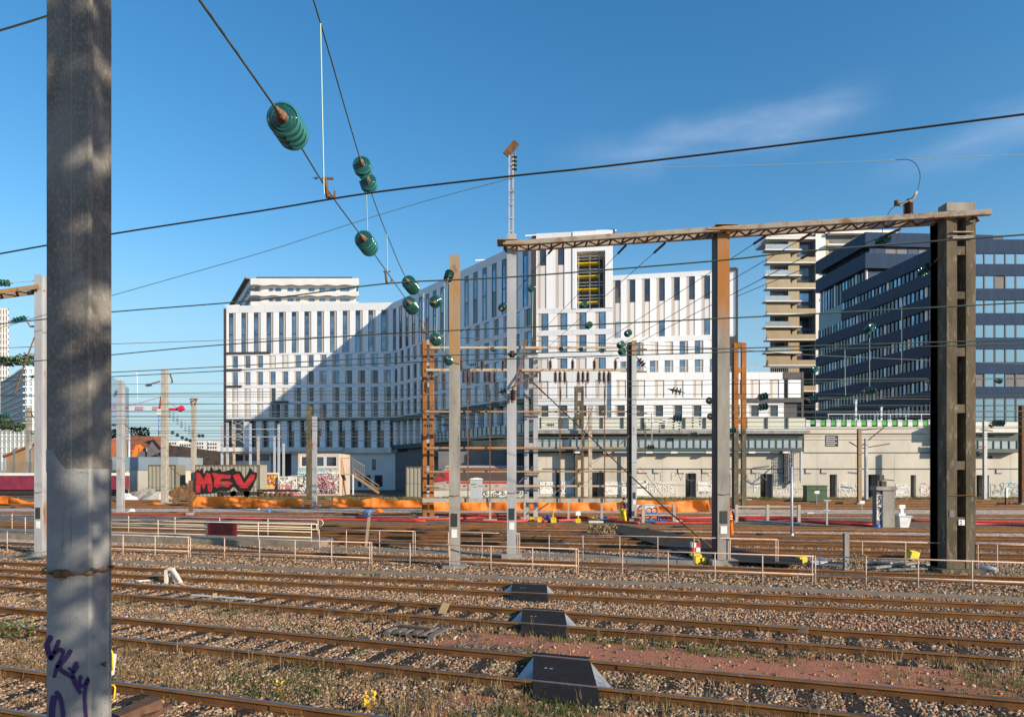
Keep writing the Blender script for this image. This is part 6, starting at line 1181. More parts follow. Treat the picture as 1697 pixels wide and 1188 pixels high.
MS = [(30, 641, 'wire', -.016), (32, 652, 'wire_dk', .0), (34, 631, 'wire_gy', -.006), (36, 663, 'wire', -.010), (40, 676, 'wire_dk', -.005), (43, 658, 'wire_gy', .004), (46, 685, 'wire', -.004), (48, 669, 'wire', .003), (52, 693, 'wire_dk', -.003), (55, 699, 'wire', -.002), (58, 681, 'wire_gy', .0), (62, 705, 'wire', .002), (66, 711, 'wire_dk', -.002), (70, 690, 'wire', .001), (74, 717, 'wire', .002), (80, 722, 'wire_gy', .001), (86, 728, 'wire', .0)]
for (D0, y, m, s), ph_ in zip(MS, MP): hw(D0, [(-30, y-s*878+2), (400, y-s*448+1.5), (CX, y+2.5), (1250, y+s*400+1), (1725, y+s*876)], m, 'thin wire crossing the yard '+ph_, slope=.05, r=max(.013, D0*.00038), group='thin wires stacked low across the yard')
# ---- span wires going back from the beam, with insulators
SPN = [((915, 413, 28.4), (835, 508, 44), [(.45, 881, 478, 'right of the grey mast against the shaded wing')], 'first'), ((1037, 407, 27.8), (887, 560, 49), [(.5, 968, 505, 'in front of the scaffold opening')], 'second'), ((1102, 403, 27.5), (897, 585, 50), [(.5, 976, 539, 'left of the setback block, over the blue windows')], 'third'),
       ((1271, 390, 26.4), (1000, 567, 44), [(.85, 1041, 552, 'topmost of three near the right frame mast')], 'fourth'), ((1346, 386, 26.0), (1030, 571, 40), [(.95, 1029, 571, 'middle of three near the right frame mast')], 'fifth'), ((1352, 416, 26), (1031, 582, 40), [(.95, 1031, 582, 'lowest of three near the right frame mast')], 'sixth'),
       ((1492, 380, 25), (1219, 492, 36), [(.1, 1464, 398, 'hanging from the lattice beam in front of the dark blue top storey')], 'seventh'), ((1564, 421, 24.5), (1349, 613, 34), [(.1, 1533, 447, 'hanging close left of the concrete portal'), (.6, 1441, 545, 'in the middle of the dark blue flank'), (.95, 1349, 613, 'at the left corner of the dark blue building, upper one')], 'eighth')]
for (a, b, ins, nm) in SPN:
    a_, b_ = at(*a), at(*b); wire([a_, b_], .016, 'wire_dk', f'{nm} thin dark span wire from the left, slanting down from the lattice beam')
    for (f, x, y, l) in ins:
        s = (a[0]-x)/(a[0]-b[0]); Di = 1/((1-s)/a[2]+s/b[2]); Di = min(Di, 34); ins_string(at(x, y, Di), (a_-b_).normalized()+Vector((0, -.15, .0)), 4 if x > 1400 else 3, 'green glass insulator '+l, seg=20)
    MB_ = MB().tube([a_, on(a_, b_, .05)], .05, 6); tag(MB_.build('tensioner', M['rust_dk']), f'dark tensioner at the top of the {nm} span wire under the beam', 'tensioner')
for (x, y, D, ax, l, n) in [(833, 509, 30, (.3, 1, .6), 'just left of the grey mast, high on the shaded wing', 3), (835, 648, 30, (1, .3, .3), 'on the left side of the grey mast, low', 2), (1063, 601, 34, (.7, .3, -.7), 'hanging right of the right frame mast', 3), (1122, 648, 30, (1, -.4, -.3), 'over the podium row, left of the stained mast', 3), (1123, 693, 32, (1, .3, .0), 'just below the podium windows, above the banner', 3),
     (1176, 664, 32, (.5, .8, 0), 'touching the stained mast, upper one', 2), (1178, 690, 33, (.5, .8, 0), 'touching the stained mast, lower one', 2), (1265, 657, 30, (1, .3, .25), 'upper of a pair at the right end of the podium', 3), (1265, 674, 30, (1, .3, .1), 'lower of a pair at the right end of the podium', 3), (1348, 662, 30, (1, .4, .1), 'at the left corner of the dark blue building, lower one', 3),
     (1441, 647, 28, (1, .3, .15), 'low on the dark blue flank above the green panels', 3), (1546, 631, 27, (1, .3, .1), 'touching the concrete portal from the left', 3), (1655, 631, 40, (1, .6, -.1), 'on the lit blue facade at the right edge', 3), (1655, 701, 34, (1, .1, .0), 'above the white gallery right of the portal', 4), (1067, 704, 45, (0, 0, 1), 'left of the white banner', 3), (1079, 741, 40, (1, .2, .0), 'in front of the gallery glazing, left one', 3), (1111, 728, 42, (1, .2, .0), 'in front of the gallery glazing, middle one', 3), (1150, 720, 42, (1, .2, .1), 'in front of the gallery beam, right one', 3), (1214, 713, 40, (1, .2, .1), 'right of the stained mast at gallery height', 3),
     (930, 578, 50, (1, .4, .1), 'first of three small ones along the top frame beam', 2), (963, 579, 50, (1, .4, .1), 'second of three small ones along the top frame beam', 2), (998, 581, 50, (1, .4, .1), 'third of three small ones along the top frame beam', 2), (817, 579, 50, (.3, 1, .1), 'small one on the top frame beam left of the grey mast', 2), (714, 619, 50, (.2, .6, .6), 'small one between the legs of the orange mast', 2), (192, 651, 56, (.3, .1, .9), 'hanging left of the pale slim mast', 3), (190, 704, 56, (1, .4, 0), 'level one left of the pale slim mast', 2), (247, 638, 74, (1, .1, .15), 'left of the tall pale mast in front of the crane', 4),
     (57, 624, 60, (1, .2, .1), 'small one left of the streaked mast', 3), (8, 690, 40, (1, .2, 0), 'low at the left edge', 4), (787, 604, 50, (1, .1, .1), 'light row above the second frame beam, right of the ochre mast', 4), (802, 673, 48, (1, .1, .05), 'just above the third frame beam, middle one', 4), (822, 668, 48, (1, .1, .05), 'just above the third frame beam, near the grey mast', 4), (790, 682, 46, (1, .2, -.05), 'on the third frame beam right of the ochre mast', 4), (733, 691, 46, (1, .1, .05), 'under the third frame beam near the orange mast', 4), (764, 692, 46, (1, .1, .05), 'under the third frame beam beside the ochre mast', 3), (711, 705, 50, (1, .1, 0), 'in front of the orange mast legs, low', 4), (737, 704, 50, (1, .1, 0), 'low between orange and ochre mast', 4), (656, 688, 70, (1, .1, 0), 'at the foot of the left wing', 4), (913, 704, 60, (1, .1, 0), 'on the cream barrier right of the grey twin mast', 4), (1607+14, 752, 60, (.5, .2, -.9), 'low right of the concrete portal', 3), (1641, 757, 70, (1, .1, 0), 'right of the thin grey mast at the wall', 3), (1642, 706, 75, (.7, 0, -.5), 'upper one right of the thin grey mast', 3)]:
    ins_string(at(x, y, D), ax, n, 'green glass insulator '+l, seg=14, dia=.33 if D < 50 else .36, group='glass insulators over the yard')
for i, (x, y, D, l) in enumerate([(297+4, 0, 0, '')]): pass
for k in range(7): x = 281+k*6.5; y = 684+k*5.5; ins_string(at(x, y, 90), (0, 0, 1), 4, ORD[k]+' of the seven small dark insulators hanging right of the tall pale mast', .42, group='row of hanging insulators right of the tall mast', seg=8, pitch=.28)
for k, (x, y) in enumerate([(286, 717), (294, 721), (302, 725), (309, 728), (315, 730), (330, 722), (336, 722)]): ins_string(at(x, y, 80), (.4, 1, 0), 2, ORD[k]+' of the small round insulators strung between the two pale masts', .42, group='small round insulators between the pale masts', seg=8)
for k, (x, y) in enumerate([(1116, 700), (1126, 702), (1148, 697), (1160, 694), (1093, 706), (1069, 712)]): ins_string(at(x, y, 62), (0, 0, 1), 4, ['fourth', 'fifth', 'third from right', 'rightmost', 'second', 'first'][k]+' of the small dark insulators hanging in front of the cream barrier', .30, group='small hanging insulators by the cream barrier', seg=8, pitch=.25)
for (a, b, l) in (((1441, 560, 27), (1441, 641, 28), 'pale vertical dropper in the middle of the dark blue flank'), ((1494, 500, 26), (1494, 617, 27), 'pale vertical dropper on the dark blue flank near the portal'), ((1348, 620, 30), (1348, 656, 30), 'short dropper at the left corner of the dark blue building'), ((1400, 580, 28), (1401, 655, 29), 'thin dropper on the left part of the dark blue flank'), ((1080, 685, 40), (1080, 738, 40), 'grey vertical tube above the gallery insulator'), ((883, 483, 29), (882, 560, 29), 'pale dropper under the insulator right of the grey mast'), ((227, 617, 60), (228, 661, 60), 'thin dropper between the two left masts')): wire([at(*a), at(*b)], .012 if a[2] < 35 else .03, 'wire_g' if a[2] < 35 else 'galv', l, name='dropper_wire', cat='dropper wire')
# cantilever arms on background masts
def arms(px, D, segs, label):
    t = thing('cantilever_arm', at(px, segs[0][1], D), label, 'cantilever'); 
    for (x0, y0, x1, y1) in segs: MB().beam(at(x0, y0, D-.1), at(x1, y1, D-.1), .12, .12).build('tube', M['rust_dk'], t)
arms(512, 97, [(507, 683, 538, 683), (508, 680, 535, 679), (508, 722, 534, 723), (535, 680, 531, 722), (508, 700, 520, 694)], 'rusty double arm with short uprights on the brownish mast by the cabin')
for dx in (511, 521, 531): post_ins(at(dx, 722, 96.8), at(dx, 710, 96.8), {511: 'left', 521: 'middle', 531: 'right'}[dx]+' one of three dark insulators on the lower arm of the brownish cabin mast', .2, 'insulators on the cabin mast arm')
arms(1424, 86, [(1426, 740, 1465, 708), (1426, 713, 1455, 710), (1407, 732, 1426, 743), (1427, 743, 1475, 735)], 'cantilever arms of the brown mast in front of the wall'); arms(1360, 110, [(1348, 736, 1364, 733), (1342, 750, 1361, 760), (1340, 740, 1362, 752)], 'small cantilever on the short brown mast behind the green cabinet')
arms(1632, 85, [(1612, 738, 1632, 741), (1625, 712, 1645, 714)], 'short arms on the grey mast right of the portal'); arms(273, 75, [(282, 620, 286, 633), (286, 633, 283, 634), (265, 632, 247, 637)], 'thin bracket at the top of the tall pale mast'); arms(321, 100, [(315, 667, 326, 661), (314, 661, 328, 661), (316, 662, 318, 672), (326, 662, 322, 672)], 'small bracket on top of the mast by the graffiti container')
wire([at(206, 702, 80), at(300, 790, 95)], .07, 'wire_rs', 'thin rusty stay running down right behind the tall pale mast', name='stay_rod', cat='stay rod')
arms(1016, 85, [(1008, 752, 1020, 760), (1006, 749, 1018, 747)], 'small cantilever on the slim tube mast right of the doorway'); arms(48, 120, [(41, 697, 54, 720), (54, 720, 60, 716), (50, 680, 60, 700)], 'dark cantilever strut on the thin grey mast at far left')
# substation posts left of the cabin
for (x, yt, l) in ((368, 703, 'first slim post from the left by the white building corner'), (377, 700, 'second slim post by the white building corner'), (388, 703, 'rusty slim post left of the white pier'), (415, 702, 'slim post in the middle of the bus bar frame'), (428, 722, 'rusty slim post behind the container end'), (455, 722, 'slim post left of the last one'), (462, 703, 'last slim post of the bus bar frame'), (470, 735, 'thin short post right of the bus bar frame')):
    mast(x, 815, yt, 3.2, l, 'galv_clean' if x not in (388, 428) else 'beam', 'c', foot=False, group='slim posts of the bus bar frame', name='frame_post', cat='post')
BBF = thing('bus_bar_frame', at(415, 723, 118), 'pale horizontal bars across the slim posts in front of the white left wing', 'frame'); MB().beam(at(366, 723.5, 119), at(466, 723.5, 119), .2, .2).build('bar', M['galv_clean'], BBF); MB().beam(at(384, 711, 119), at(462, 711, 119), .12, .12).build('bar', M['galv_clean'], BBF)
mb = MB(); [mb.beam(at(385, 697+k*9, 119), at(404, 706+k*9, 119), .08, .08).beam(at(404, 697+k*9, 119), at(385, 706+k*9, 119), .08, .08) for k in range(4)]; mb.beam(at(385, 695, 119), at(385, 735, 119), .12, .12).beam(at(404, 695, 119), at(404, 735, 119), .12, .12); mb.build('lattice', M['galv'], BBF)
# bird
B_ = thing('bird', at(524, 295, 40), 'small dark bird flying beside the long dropper wire', 'bird'); MB().slab([at(517, 295, 40), at(523, 296.5, 40), at(528, 294, 40), at(524, 293.5, 40)], (0, .03, .01)).build('wings', M['black'], B_); MB().lathe(at(521, 297, 40), (1, .2, .25), [(0, .0), (.05, .035), (.15, .04), (.24, .01)], 8).build('body', M['black'], B_)
# ------------------------------------------------------------------ handrails, platform, crossing panels
def gl(D0, s, px, z=0.0): D = D0/(1-s*(px-CX)/F) if s < 0 else D0; D = D0/(1+(-s)*(px-CX)/F); return Vector((XX(px, D), D, z))
def handrail(D0, s, posts, label, m, bars, h, z0=0.0, ext=(None, None), r=.022, curl=False):
    P = [gl(D0, s, p, z0) for p in posts]; t = thing('handrail', P[0], label, 'handrail')
    for p in P: MB().tube([p, p+Vector((0, 0, h))], r*.95, 6).build('post', M[m], t)
    a, b = (gl(D0, s, ext[0], z0) if ext[0] is not None else P[0]), (gl(D0, s, ext[1], z0) if ext[1] is not None else P[-1]); u = (b-a).normalized()
    for i, z in enumerate(bars):
        pts = [a+Vector((0, 0, z)), b+Vector((0, 0, z))]
        if curl and i == 0:
            c = b+Vector((0, 0, z-.16)); pts = [a+Vector((0, 0, z)), b+Vector((0, 0, z))]+[c+u*math.cos(q)*.16*1.1+u*.12+Vector((0, 0, math.sin(q)*.16)) for q in (1.57, 1.1, .6, 0, -.6, -1.1, -1.57)]+[b+Vector((0, 0, z-.32))]
        MB().tube(pts, r, 6).build('rail', M[m], t)
    return t
H1 = [([-40, 12, 60, 110, 160, 204, 257, 312], 'left section of the nearer pink handrail, beside the concrete mast'), ([315.5, 372, 430, 489, 549.5, 612.5], 'nearer pink handrail section in front of the cream platform rails'), ([616, 679.5, 745, 813.5, 882.5, 954.5], 'nearer pink handrail section crossing the ochre and grey masts'),
      ([958, 1031.5, 1107, 1184.7, 1263.5, 1346], 'nearer pink handrail section in front of the yellow boxes and stained mast'), ([1351, 1435, 1521.5, 1611, 1705], 'rightmost section of the nearer pink handrail, in front of the portal')]
for p, l in H1: handrail(24.0, -.28, p, l, 'handrail', (.97, .40), 1.0, ext=(None, p[-1]+3))
H2 = [([529, 574, 629, 684.5], 'farther pink handrail section starting at the platform end'), ([688, 743, 799, 835.5, 858], 'farther pink handrail section behind the ochre and grey masts'), ([861, 910, 966, 1027, 1090, 1150, 1210, 1285.5], 'farther pink handrail section behind the concrete blocks'), ([1289, 1358.5, 1429, 1500.5, 1565], 'farther pink handrail section just left of the portal'), ([1620.5, 1652.5, 1720], 'farther pink handrail section right of the portal')]
for p, l in H2: handrail(28.4, -.25, p, l, 'handrail', (1.05,), 1.06, r=.02, ext=(None, p[-1]+3))
s_ = -.26; x0p, x1p = -44, XX(529, 32)
struct('platform', MB().slab([(x0p, 29.7-s_*-x0p*1.0 if False else 29.7+s_*x0p, -.02), (x1p, 29.7+s_*x1p, -.02), (x1p, 32.6+s_*x1p, -.02), (x0p, 32.6+s_*x0p, -.02)], (0, 0, .30)), M['dusty'])
handrail(29.9, s_, [-60, -10, 42, 90, 140, 184, 262, 343.5, 428, 516], 'front row of cream rails on the low concrete platform at left', 'handrail_w', (.90, .70, .48, .22), .92, .28, curl=True)
handrail(32.2, s_, [-40, 20, 70, 120, 165, 213, 290, 364, 444, 527], 'back row of cream rails on the low concrete platform at left', 'handrail_w', (.90, .66, .40), .92, .28, curl=True)
RBD = thing('board', gl(29.85, s_, 368, .28), 'dull dark red board fixed on the cream rails', 'board'); a, b = gl(29.85, s_, 344.5, .28), gl(29.85, s_, 393, .28); MB().slab([a+Vector((0, 0, .22)), b+Vector((0, 0, .22)), b+Vector((0, 0, .84)), a+Vector((0, 0, .84))], (.01, -.04, 0)).build('sheet', M['darkred'], RBD)
MB().beam(a+Vector((0, -.05, .80)), b+Vector((0, -.05, .80)), .02, .05).beam(a+Vector((0, -.05, .26)), b+Vector((0, -.05, .26)), .02, .05).build('edge_strip', M['darkred'], RBD)
struct('concrete_path', MB().slab([(x1p, 29.0+.25*-x1p, -.02), (14, 29.0-.25*14, -.02), (14, 30.3-.25*14, -.02), (x1p, 30.3+.25*-x1p, -.02)], (0, 0, .07)), M['dusty'])
pts = [gp(985, 869) if False else (XX(x, DG(y, .19)), DG(y, .19), .185) for x, y in ((978, 871), (1030, 870), (1120, 884), (1190, 899), (1240, 914), (1330, 922), (1330, 936), (1210, 930), (1150, 920), (1090, 903), (1030, 884))]
struct('asphalt_crossing', MB().slab(pts, (0, 0, .02)), M['asphalt'])
def crossing(nm, pxc, label, wdt=1.08):
    d0, s = TRK[nm]; D = d0-.75; X = XX(pxc, D/(1-s*(pxc-CX)/F)); D = d0+s*X; U = Vector((1, s, 0)).normalized(); N = Vector((-U.y, U.x, 0)); O = Vector((X, d0+s*X, 0)); t = thing('crossing_panel', O-N*.75, label, 'crossing panel', 'black crossing panels')
    V_ = Vector((.04, 1.06, 0)); O = O+Vector((.14, 0, 0))
    def q(u, n, z): p = O+U*u+V_*n; return (p.x, p.y, z)
    h = wdt/2
    MB().slab([q(-h, -1.44, .168), q(h, -1.44, .168), q(h, -.06, .168), q(-h, -.06, .168)], (0, 0, -.14)).build('centre_panel', M['rubber'], t, bevel=.008)
    MB().slab([q(-h, .05, .02), q(-h, .05, .172), q(-h, .16, .172), q(-h, .62, .03), q(-h, .62, .02)], U*wdt).build('far_ramp', M['rubber'], t, bevel=.008)
    MB().slab([q(-h, -1.56, .02), q(-h, -1.56, .172), q(-h, -1.68, .172), q(-h, -2.02, .03), q(-h, -2.02, .02)], U*wdt).build('near_ramp', M['rubber'], t, bevel=.008)
    for sg in (-1, 1):
        MB().poly([q(sg*(h+.002), -.15, .165), q(sg*(h+.002), -1.0, .15), q(sg*(h+.36), -1.32, .02), q(sg*(h+.03), -.25, .12)]).poly([q(sg*(h+.002), -1.0, .15), q(sg*(h+.002), -1.38, .03), q(sg*(h+.36), -1.32, .02)]).poly([q(sg*(h+.002), -1.38, .03), q(sg*(h+.002), -.15, .03), q(sg*(h+.002), -.15, .165), q(sg*(h+.002), -1.0, .15)]).build('deflector_plate', M['galv'], t)
    MB().obox(O, U, N, -.10, -.05, -.80, -.76, .1682, .1702).obox(O, U, N, .0, .05, -.80, -.76, .1682, .1702).build('bolt_head', M['galv'], t)
crossing('B', 922, 'largest black rubber crossing panel, on the near track'); crossing('C', 893, 'middle black rubber crossing panel, on the second track'); crossing('D', 871, 'farthest black rubber crossing panel, left of the grey mast foot')
# ------------------------------------------------------------------ things on the ground
def gp(px, py, z=0.0): D = DG(py, z); return Vector((XX(px, D), D, z))
def rbox(name, c, w, d, h, rz, m, label, cat, tilt=0, bevel=.01, group=None):
    R = Matrix.Rotation(rz, 3, 'Z') @ Matrix.Rotation(tilt, 3, 'Y'); mb = MB(); mb.box(-w/2, w/2, -d/2, d/2, 0, h); mb.v = [tuple(R @ Vector(v)+Vector(c)) for v in mb.v]; return mb
P = gp(690, 1052); PL = thing('pallet', P, 'weathered grey wooden pallet with a brown board lying on it', 'pallet'); R = Matrix.Rotation(-.33, 3, 'Z')
def loc(parts, R, P, m, nm, par, bevel=0):
    mb = MB()
    for b in parts: mb.box(*b)
    mb.v = [tuple(R @ Vector(v)+P) for v in mb.v]; return mb.build(nm, m, par, bevel)
for k in range(6): loc([(-.58+k*.215, -.58+k*.215+.10+.04*(k % 2), -.38, .38, .115, .137)], R, P, M['greywood'], 'top_board', PL)
for y in (-.38, -.05, .28): loc([(-.60, .60, y, y+.10, .093, .114)], R, P, M['greywood'], 'stringer_board', PL); [loc([(x, x+.14, y, y+.10, .02, .092)], R, P, M['greywood'], 'block', PL) for x in (-.6, -.07, .46)]
loc([(-.60, .60, y, y+.1, .0, .02) for y in (-.38, .28)], R, P, M['greywood'], 'bottom_board', PL)
BBD = thing('board', P+Vector((-.1, 0, .14)), 'brown board lying on the pallet', 'board'); loc([(-.5, .35, -.02, .12, .14, .17)], Matrix.Rotation(-.42, 3, 'Z'), P, M['browntimber'], 'plank', BBD)
def plank(a, b, w, h, m, label, name='plank'): o = MB().beam(a, b, w, h).build(name, M[m]); return tag(o, label, 'plank')
plank(gp(1284, 1047)+Vector((0, 0, .10)), gp(1339, 1053)+Vector((0, 0, .12)), .03, .15, 'plank', 'short pale plank leaning on the second track at right'); plank(gp(731, 1019)+Vector((0, 0, .0)), gp(739, 1014)+Vector((0, .05, .22)), .20, .02, 'plank', 'small square board leaning on the rail above the pallet')
plank(gp(192, 1192, .1), gp(262, 1163, .18), .26, .16, 'browntimber', 'thick brown timber beam lying by the near mast foot'); plank(gp(240, 1190, .06), gp(275, 1170, .05), .20, .10, 'browntimber', 'short dark timber beside the thick brown beam'); plank(gp(300, 1005, .03), gp(262, 1020, .02), .16, .02, 'greywood', 'grey plank lying in the gravel right of the near mast')
plank(gp(50, 1003, .02), gp(75, 996, .02), .5, .02, 'browntimber', 'thin brown sheet on the gravel at the left edge of the near mast'); plank(gp(318, 985, .17), gp(420, 993, .17), .05, .03, 'whitep', 'long thin pale lath lying on the rail right of the near mast')
AF = thing('trestle', gp(285, 968), 'grey concrete A shaped trestle standing between two tracks', 'trestle'); c = gp(272, 968); d = gp(300, 967)
MB().slab([c, c+Vector((.09, 0, 0)), c+Vector((.09, 0, .36)), c+Vector((.20, 0, .48)), c+Vector((.14, 0, .52)), c+Vector((.0, 0, .45))], (0, .10, 0)).build('leg', M['conc_white'], AF); MB().slab([c+Vector((.12, -.02, .52)), c+Vector((.28, -.02, .50)), d+Vector((.05, -.1, .04)), d+Vector((-.13, -.1, 0))], (0, .12, .02)).build('sloping_plate', M['conc_white'], AF); MB().slab([c+Vector((.18, -.06, .46)), c+Vector((.25, -.06, .45)), d+Vector((0, -.14, .08)), d+Vector((-.06, -.14, .07))], (0, .02, .0)).build('slot', M['greysl'], AF)
for (x, y, w, d_, h, rz, m, l, cat) in [(240, 964, .50, .10, .07, .5, 'conc_white', 'long broken pale concrete piece left of the trestle', 'rubble'), (250, 958, .18, .1, .10, .2, 'galv_clean', 'small bluish piece behind the broken concrete', 'rubble'), (263, 951, .34, .2, .02, .4, 'whitep', 'white sheet lying behind the trestle', 'sheet'), (356, 991, .12, .1, .15, .4, 'plank', 'small beige wooden piece beside the rail', 'wood piece'), (985, 1019-15, .2, .2, .05, .4, 'conc', 'small flat stone slab between second and third track', 'slab')]:
    t = tag(rbox('debris', gp(x, y), w, d_, h, rz, m, l, cat).build('debris', M[m], None, .008), l, cat)
tag(rbox('slab', gp(709, 983), .30, .15, .03, .2, 'conc', '', '').build('slab', M['conc']), 'small flat stone slab on the gravel above the pallet', 'slab')
# white plate and yellow tubes behind the near mast
YP = thing('bent_stand', gp(190, 1172), 'bent yellow tube frame with a white plate peeping out behind the near mast', 'frame'); D = 9.6
MB().tube([at(181, 1078, D), at(184, 1076, D), at(186.5, 1082, D), at(186.5, 1110, D)], .012, 8).build('upper_tube', M['yellow'], YP); MB().tube([at(180, 1135, D), at(189, 1135, D), at(191, 1139, D), at(189, 1157, D), at(186, 1159, D), at(180, 1159, D)], .012, 8).build('lower_tube', M['yellow'], YP)
MB().slab([at(184, 1083, D), at(193, 1083, D), at(188.5, 1118, D), at(184, 1119, D)], (0, .01, 0)).build('white_plate', M['whitep'], YP); MB().slab([gp(182, 1176, .03), gp(197, 1170, .03), gp(197, 1172, .03), gp(184, 1178, .03)], (0, 0, .01)).build('foot', M['yellow'], YP)
# yellow boxes and lantern by the handrails
def ybox(x0, x1, y0, y1, label, tilt=0, m='yellow', dep=.35, handle=True):
    D = DG(y1); p = gp((x0+x1)/2, y1); w = (x1-x0)/F*D; h = (y1-y0)/F*D; t = thing('yellow_box', p, label, 'box')
    rbox('b', p+Vector((0, .2, .02)), w, dep, h, .2, m, '', '', tilt).build('body', M[m], t, .012); rbox('b', p+Vector((0, .2, h*.93)), w*1.04, dep*1.04, h*.10, .2, m, '', '', tilt).build('lid', M[m], t, .008)
    if handle: MB().tube([p+Vector((w*.3, 0, h*.2)), p+Vector((w*.9, -.05, h*.15)), p+Vector((w*1.1, -.05, -.0))], .02, 6).build('handle', M[m], t)
    return t
ybox(1152, 1164, 921, 935, 'yellow upright box under the red and white lantern', 0, handle=False, dep=.25); ybox(1163, 1172, 925, 935, 'olive yellow block close left of the stained mast', 0, dep=.3, handle=False); ybox(1324, 1338, 924, 935, 'small yellow box on the ballast right of the stained mast'); ybox(1506, 1522, 914, 930, 'tilted yellow box on the planks left of the concrete portal', .3)
LN = thing('lantern', gp(1154, 921, .0), 'red and white chequered lantern standing on a yellow box', 'lantern'); p = gp(1154, 935); D = p.y
for i in range(2):
    for j in range(2): MB().box(XX(1147+7*i, D), XX(1153.9+7*i, D), D+.02, D+.32, ZZ(914.9-8*j, D), ZZ(907-8*j, D)).build('panel', M['redp'] if (i+j) % 2 == 0 else M['whitep'], LN)
MB().box(XX(1146, D), XX(1162, D), D+.03, D+.3, ZZ(921, D), ZZ(915, D)).build('yellow_tray', M['yellow'], LN); MB().tube([at(1150, 899, D), at(1151, 894, D), at(1158, 894, D), at(1159, 899, D)], .015, 6).build('handle', M['yellow'], LN)
for k in range(5):
    a = gl(27.0, -.25, 1012+k*27.5); b = gl(27.0, -.25, 1012+k*27.5+26); t = MB().beam(a+Vector((0, 0, .14)), b+Vector((0, 0, .14)), .35, .34).build('concrete_block', M['conc'], None, .012); tag(t, ['first', 'second', 'third', 'fourth', 'fifth'][k]+' from the left in the row of low grey concrete blocks behind the handrail', 'concrete block', 'row of concrete blocks')
for k, (x0, y0, x1, y1, m) in enumerate([(1440, 938, 1500, 931, 'greywood'), (1448, 943, 1520, 934, 'conc'), (1470, 946, 1548, 944, 'greywood'), (1505, 941, 1546, 936, 'conc'), (1440, 933, 1475, 935, 'galv')]):
    plank(gp(x0, y0, .04+k*.03)+Vector((0, 0, .06)), gp(x1, y1, .04)+Vector((0, 0, .06)), .2, .06, m, ['lowest grey board', 'pale concrete lath', 'long grey board nearest the rail', 'short concrete lath beside the portal foot', 'thin metal strip at the back'][k]+' in the heap left of the portal')
for k in range(3): tag(MB().tube([gp(1622, 938+2*k, .06), gp(1652, 943+2*k, .06)], .06, 8).build('pipe', M['whitep' if k < 2 else 'galv']), ['rearmost', 'middle', 'front'][k]+' of three pale pipes lying right of the portal foot', 'pipe')
t = thing('marker', gp(1586, 940), 'tiny red and white marker in the portal opening', 'marker'); MB().box(t.location.x-.035, t.location.x+.035, t.location.y, t.location.y+.05, 0, .14).build('lower_half', M['redp'], t); MB().box(t.location.x-.035, t.location.x+.035, t.location.y, t.location.y+.05, .14, .26).build('upper_half', M['whitep'], t)
t = tag(MB().slab([gp(1342, 931, .1), gp(1352, 936, .1), (gp(1372, 931, .1)), gp(1362, 926, .1)], (0, 0, .03)).build('striped_sheet', M['whitep']), 'small white sheet on the ballast right of the yellow box', 'sheet')
# leaning orange post, stakes and sleeves
LP_ = thing('leaning_post', gp(606, 906), 'leaning ochre wooden post behind the platform end', 'post'); a = gp(606, 908); MB().beam(a, at(613, 846, a.y+.3), .13, .05).build('post', M['rust_mid'], LP_); MB().lathe(at(609, 850, a.y-.1), (0, 1, .1), [(0, .12), (.0, .2), (.06, .2), (.06, .12), (0, .12)], 12).build('blue_coil', M['blue'], LP_)
# relay pillar, bin, green cabinet
D = DG(877); a, b = XX(1463, D), XX(1483, D); RP = thing('concrete_pillar', (a, D, 0), 'thick square concrete pillar with a tagged dark side and a signal lamp on top', 'pillar'); MB().prism([(a, D), (b, D), (b, D+.55), (a-.1, D+.6)], 0, ZZ(812, D)).build('shaft', M['conc'], RP); MB().box(a-.34, a-.002, D+.1, D+.6, 0, ZZ(813, D)).build('side_slab', M['greysl'], RP); MB().box(a-.45, b+.08, D-.1, D+.7, ZZ(812, D), ZZ(806, D)).build('cap', M['conc'], RP)
scribble(71, (a-.33, D+.08, .6), X1, Y1, .30, 1.6, 14, .02, M['white_sp'], RP)
SG = thing('signal_lamp', (a+.3, D+.3, ZZ(806, D)), 'small dark signal device on top of the square concrete pillar', 'signal lamp'); MB().box(a+.05, a+.35, D+.2, D+.5, ZZ(806, D), ZZ(797, D)).build('base', M['black'], SG); MB().beam(at(1463, 794, D+.3), at(1481, 796, D+.3), .1, .06).box(a-.1, a+.2, D+.2, D+.4, ZZ(796, D), ZZ(787, D)).build('head', M['black'], SG); MB().tube([at(1461, 806, D+.2), at(1460, 799, D+.2), at(1464, 797, D+.2)], .03, 6).build('hook', M['black'], SG)
D = DG(877); BN = thing('bin', (XX(1499, D), D, 0), 'white tapered plastic bin with a bluish rim right of the concrete pillar', 'bin'); x = XX(1499.5, D); mb = MB(); n0 = .25; n1 = .38; zt = ZZ(856, D)
for (r, z) in ((n0, 0), (n1, zt)): [mb.v.append((x+sx*r, D+.3+sy*r, z)) for sx, sy in ((-1, -1), (1, -1), (1, 1), (-1, 1))]
mb.f += [(3, 2, 1, 0), (4, 5, 6, 7), (0, 1, 5, 4), (1, 2, 6, 5), (2, 3, 7, 6), (3, 0, 4, 7)]; mb.m += [0]*6; mb.sm += [False]*6; mb.build('body', M['whitep'], BN, .01); MB().box(x-.42, x+.42, D-.12, D+.72, zt, zt+.07).build('rim', mat('blueish_rim', (.35, .55, .65), .5), BN); MB().box(x-.3, x+.1, D+.1, D+.5, zt+.07, zt+.2).box(x-.15, x+.05, D+.2, D+.4, zt+.2, zt+.5).box(x-.24, x+.14, D+.18, D+.42, zt+.5, zt+.74).build('gadget', M['whitep'], BN)
tag(MB().lathe((XX(1453, D), D-.1, 0), (0, 0, 1), [(0, .0), (0, .12), (.3, .16), (.3, .0)], 12).build('bucket', M['blue']), 'small blue bucket at the foot of the square concrete pillar', 'bucket')
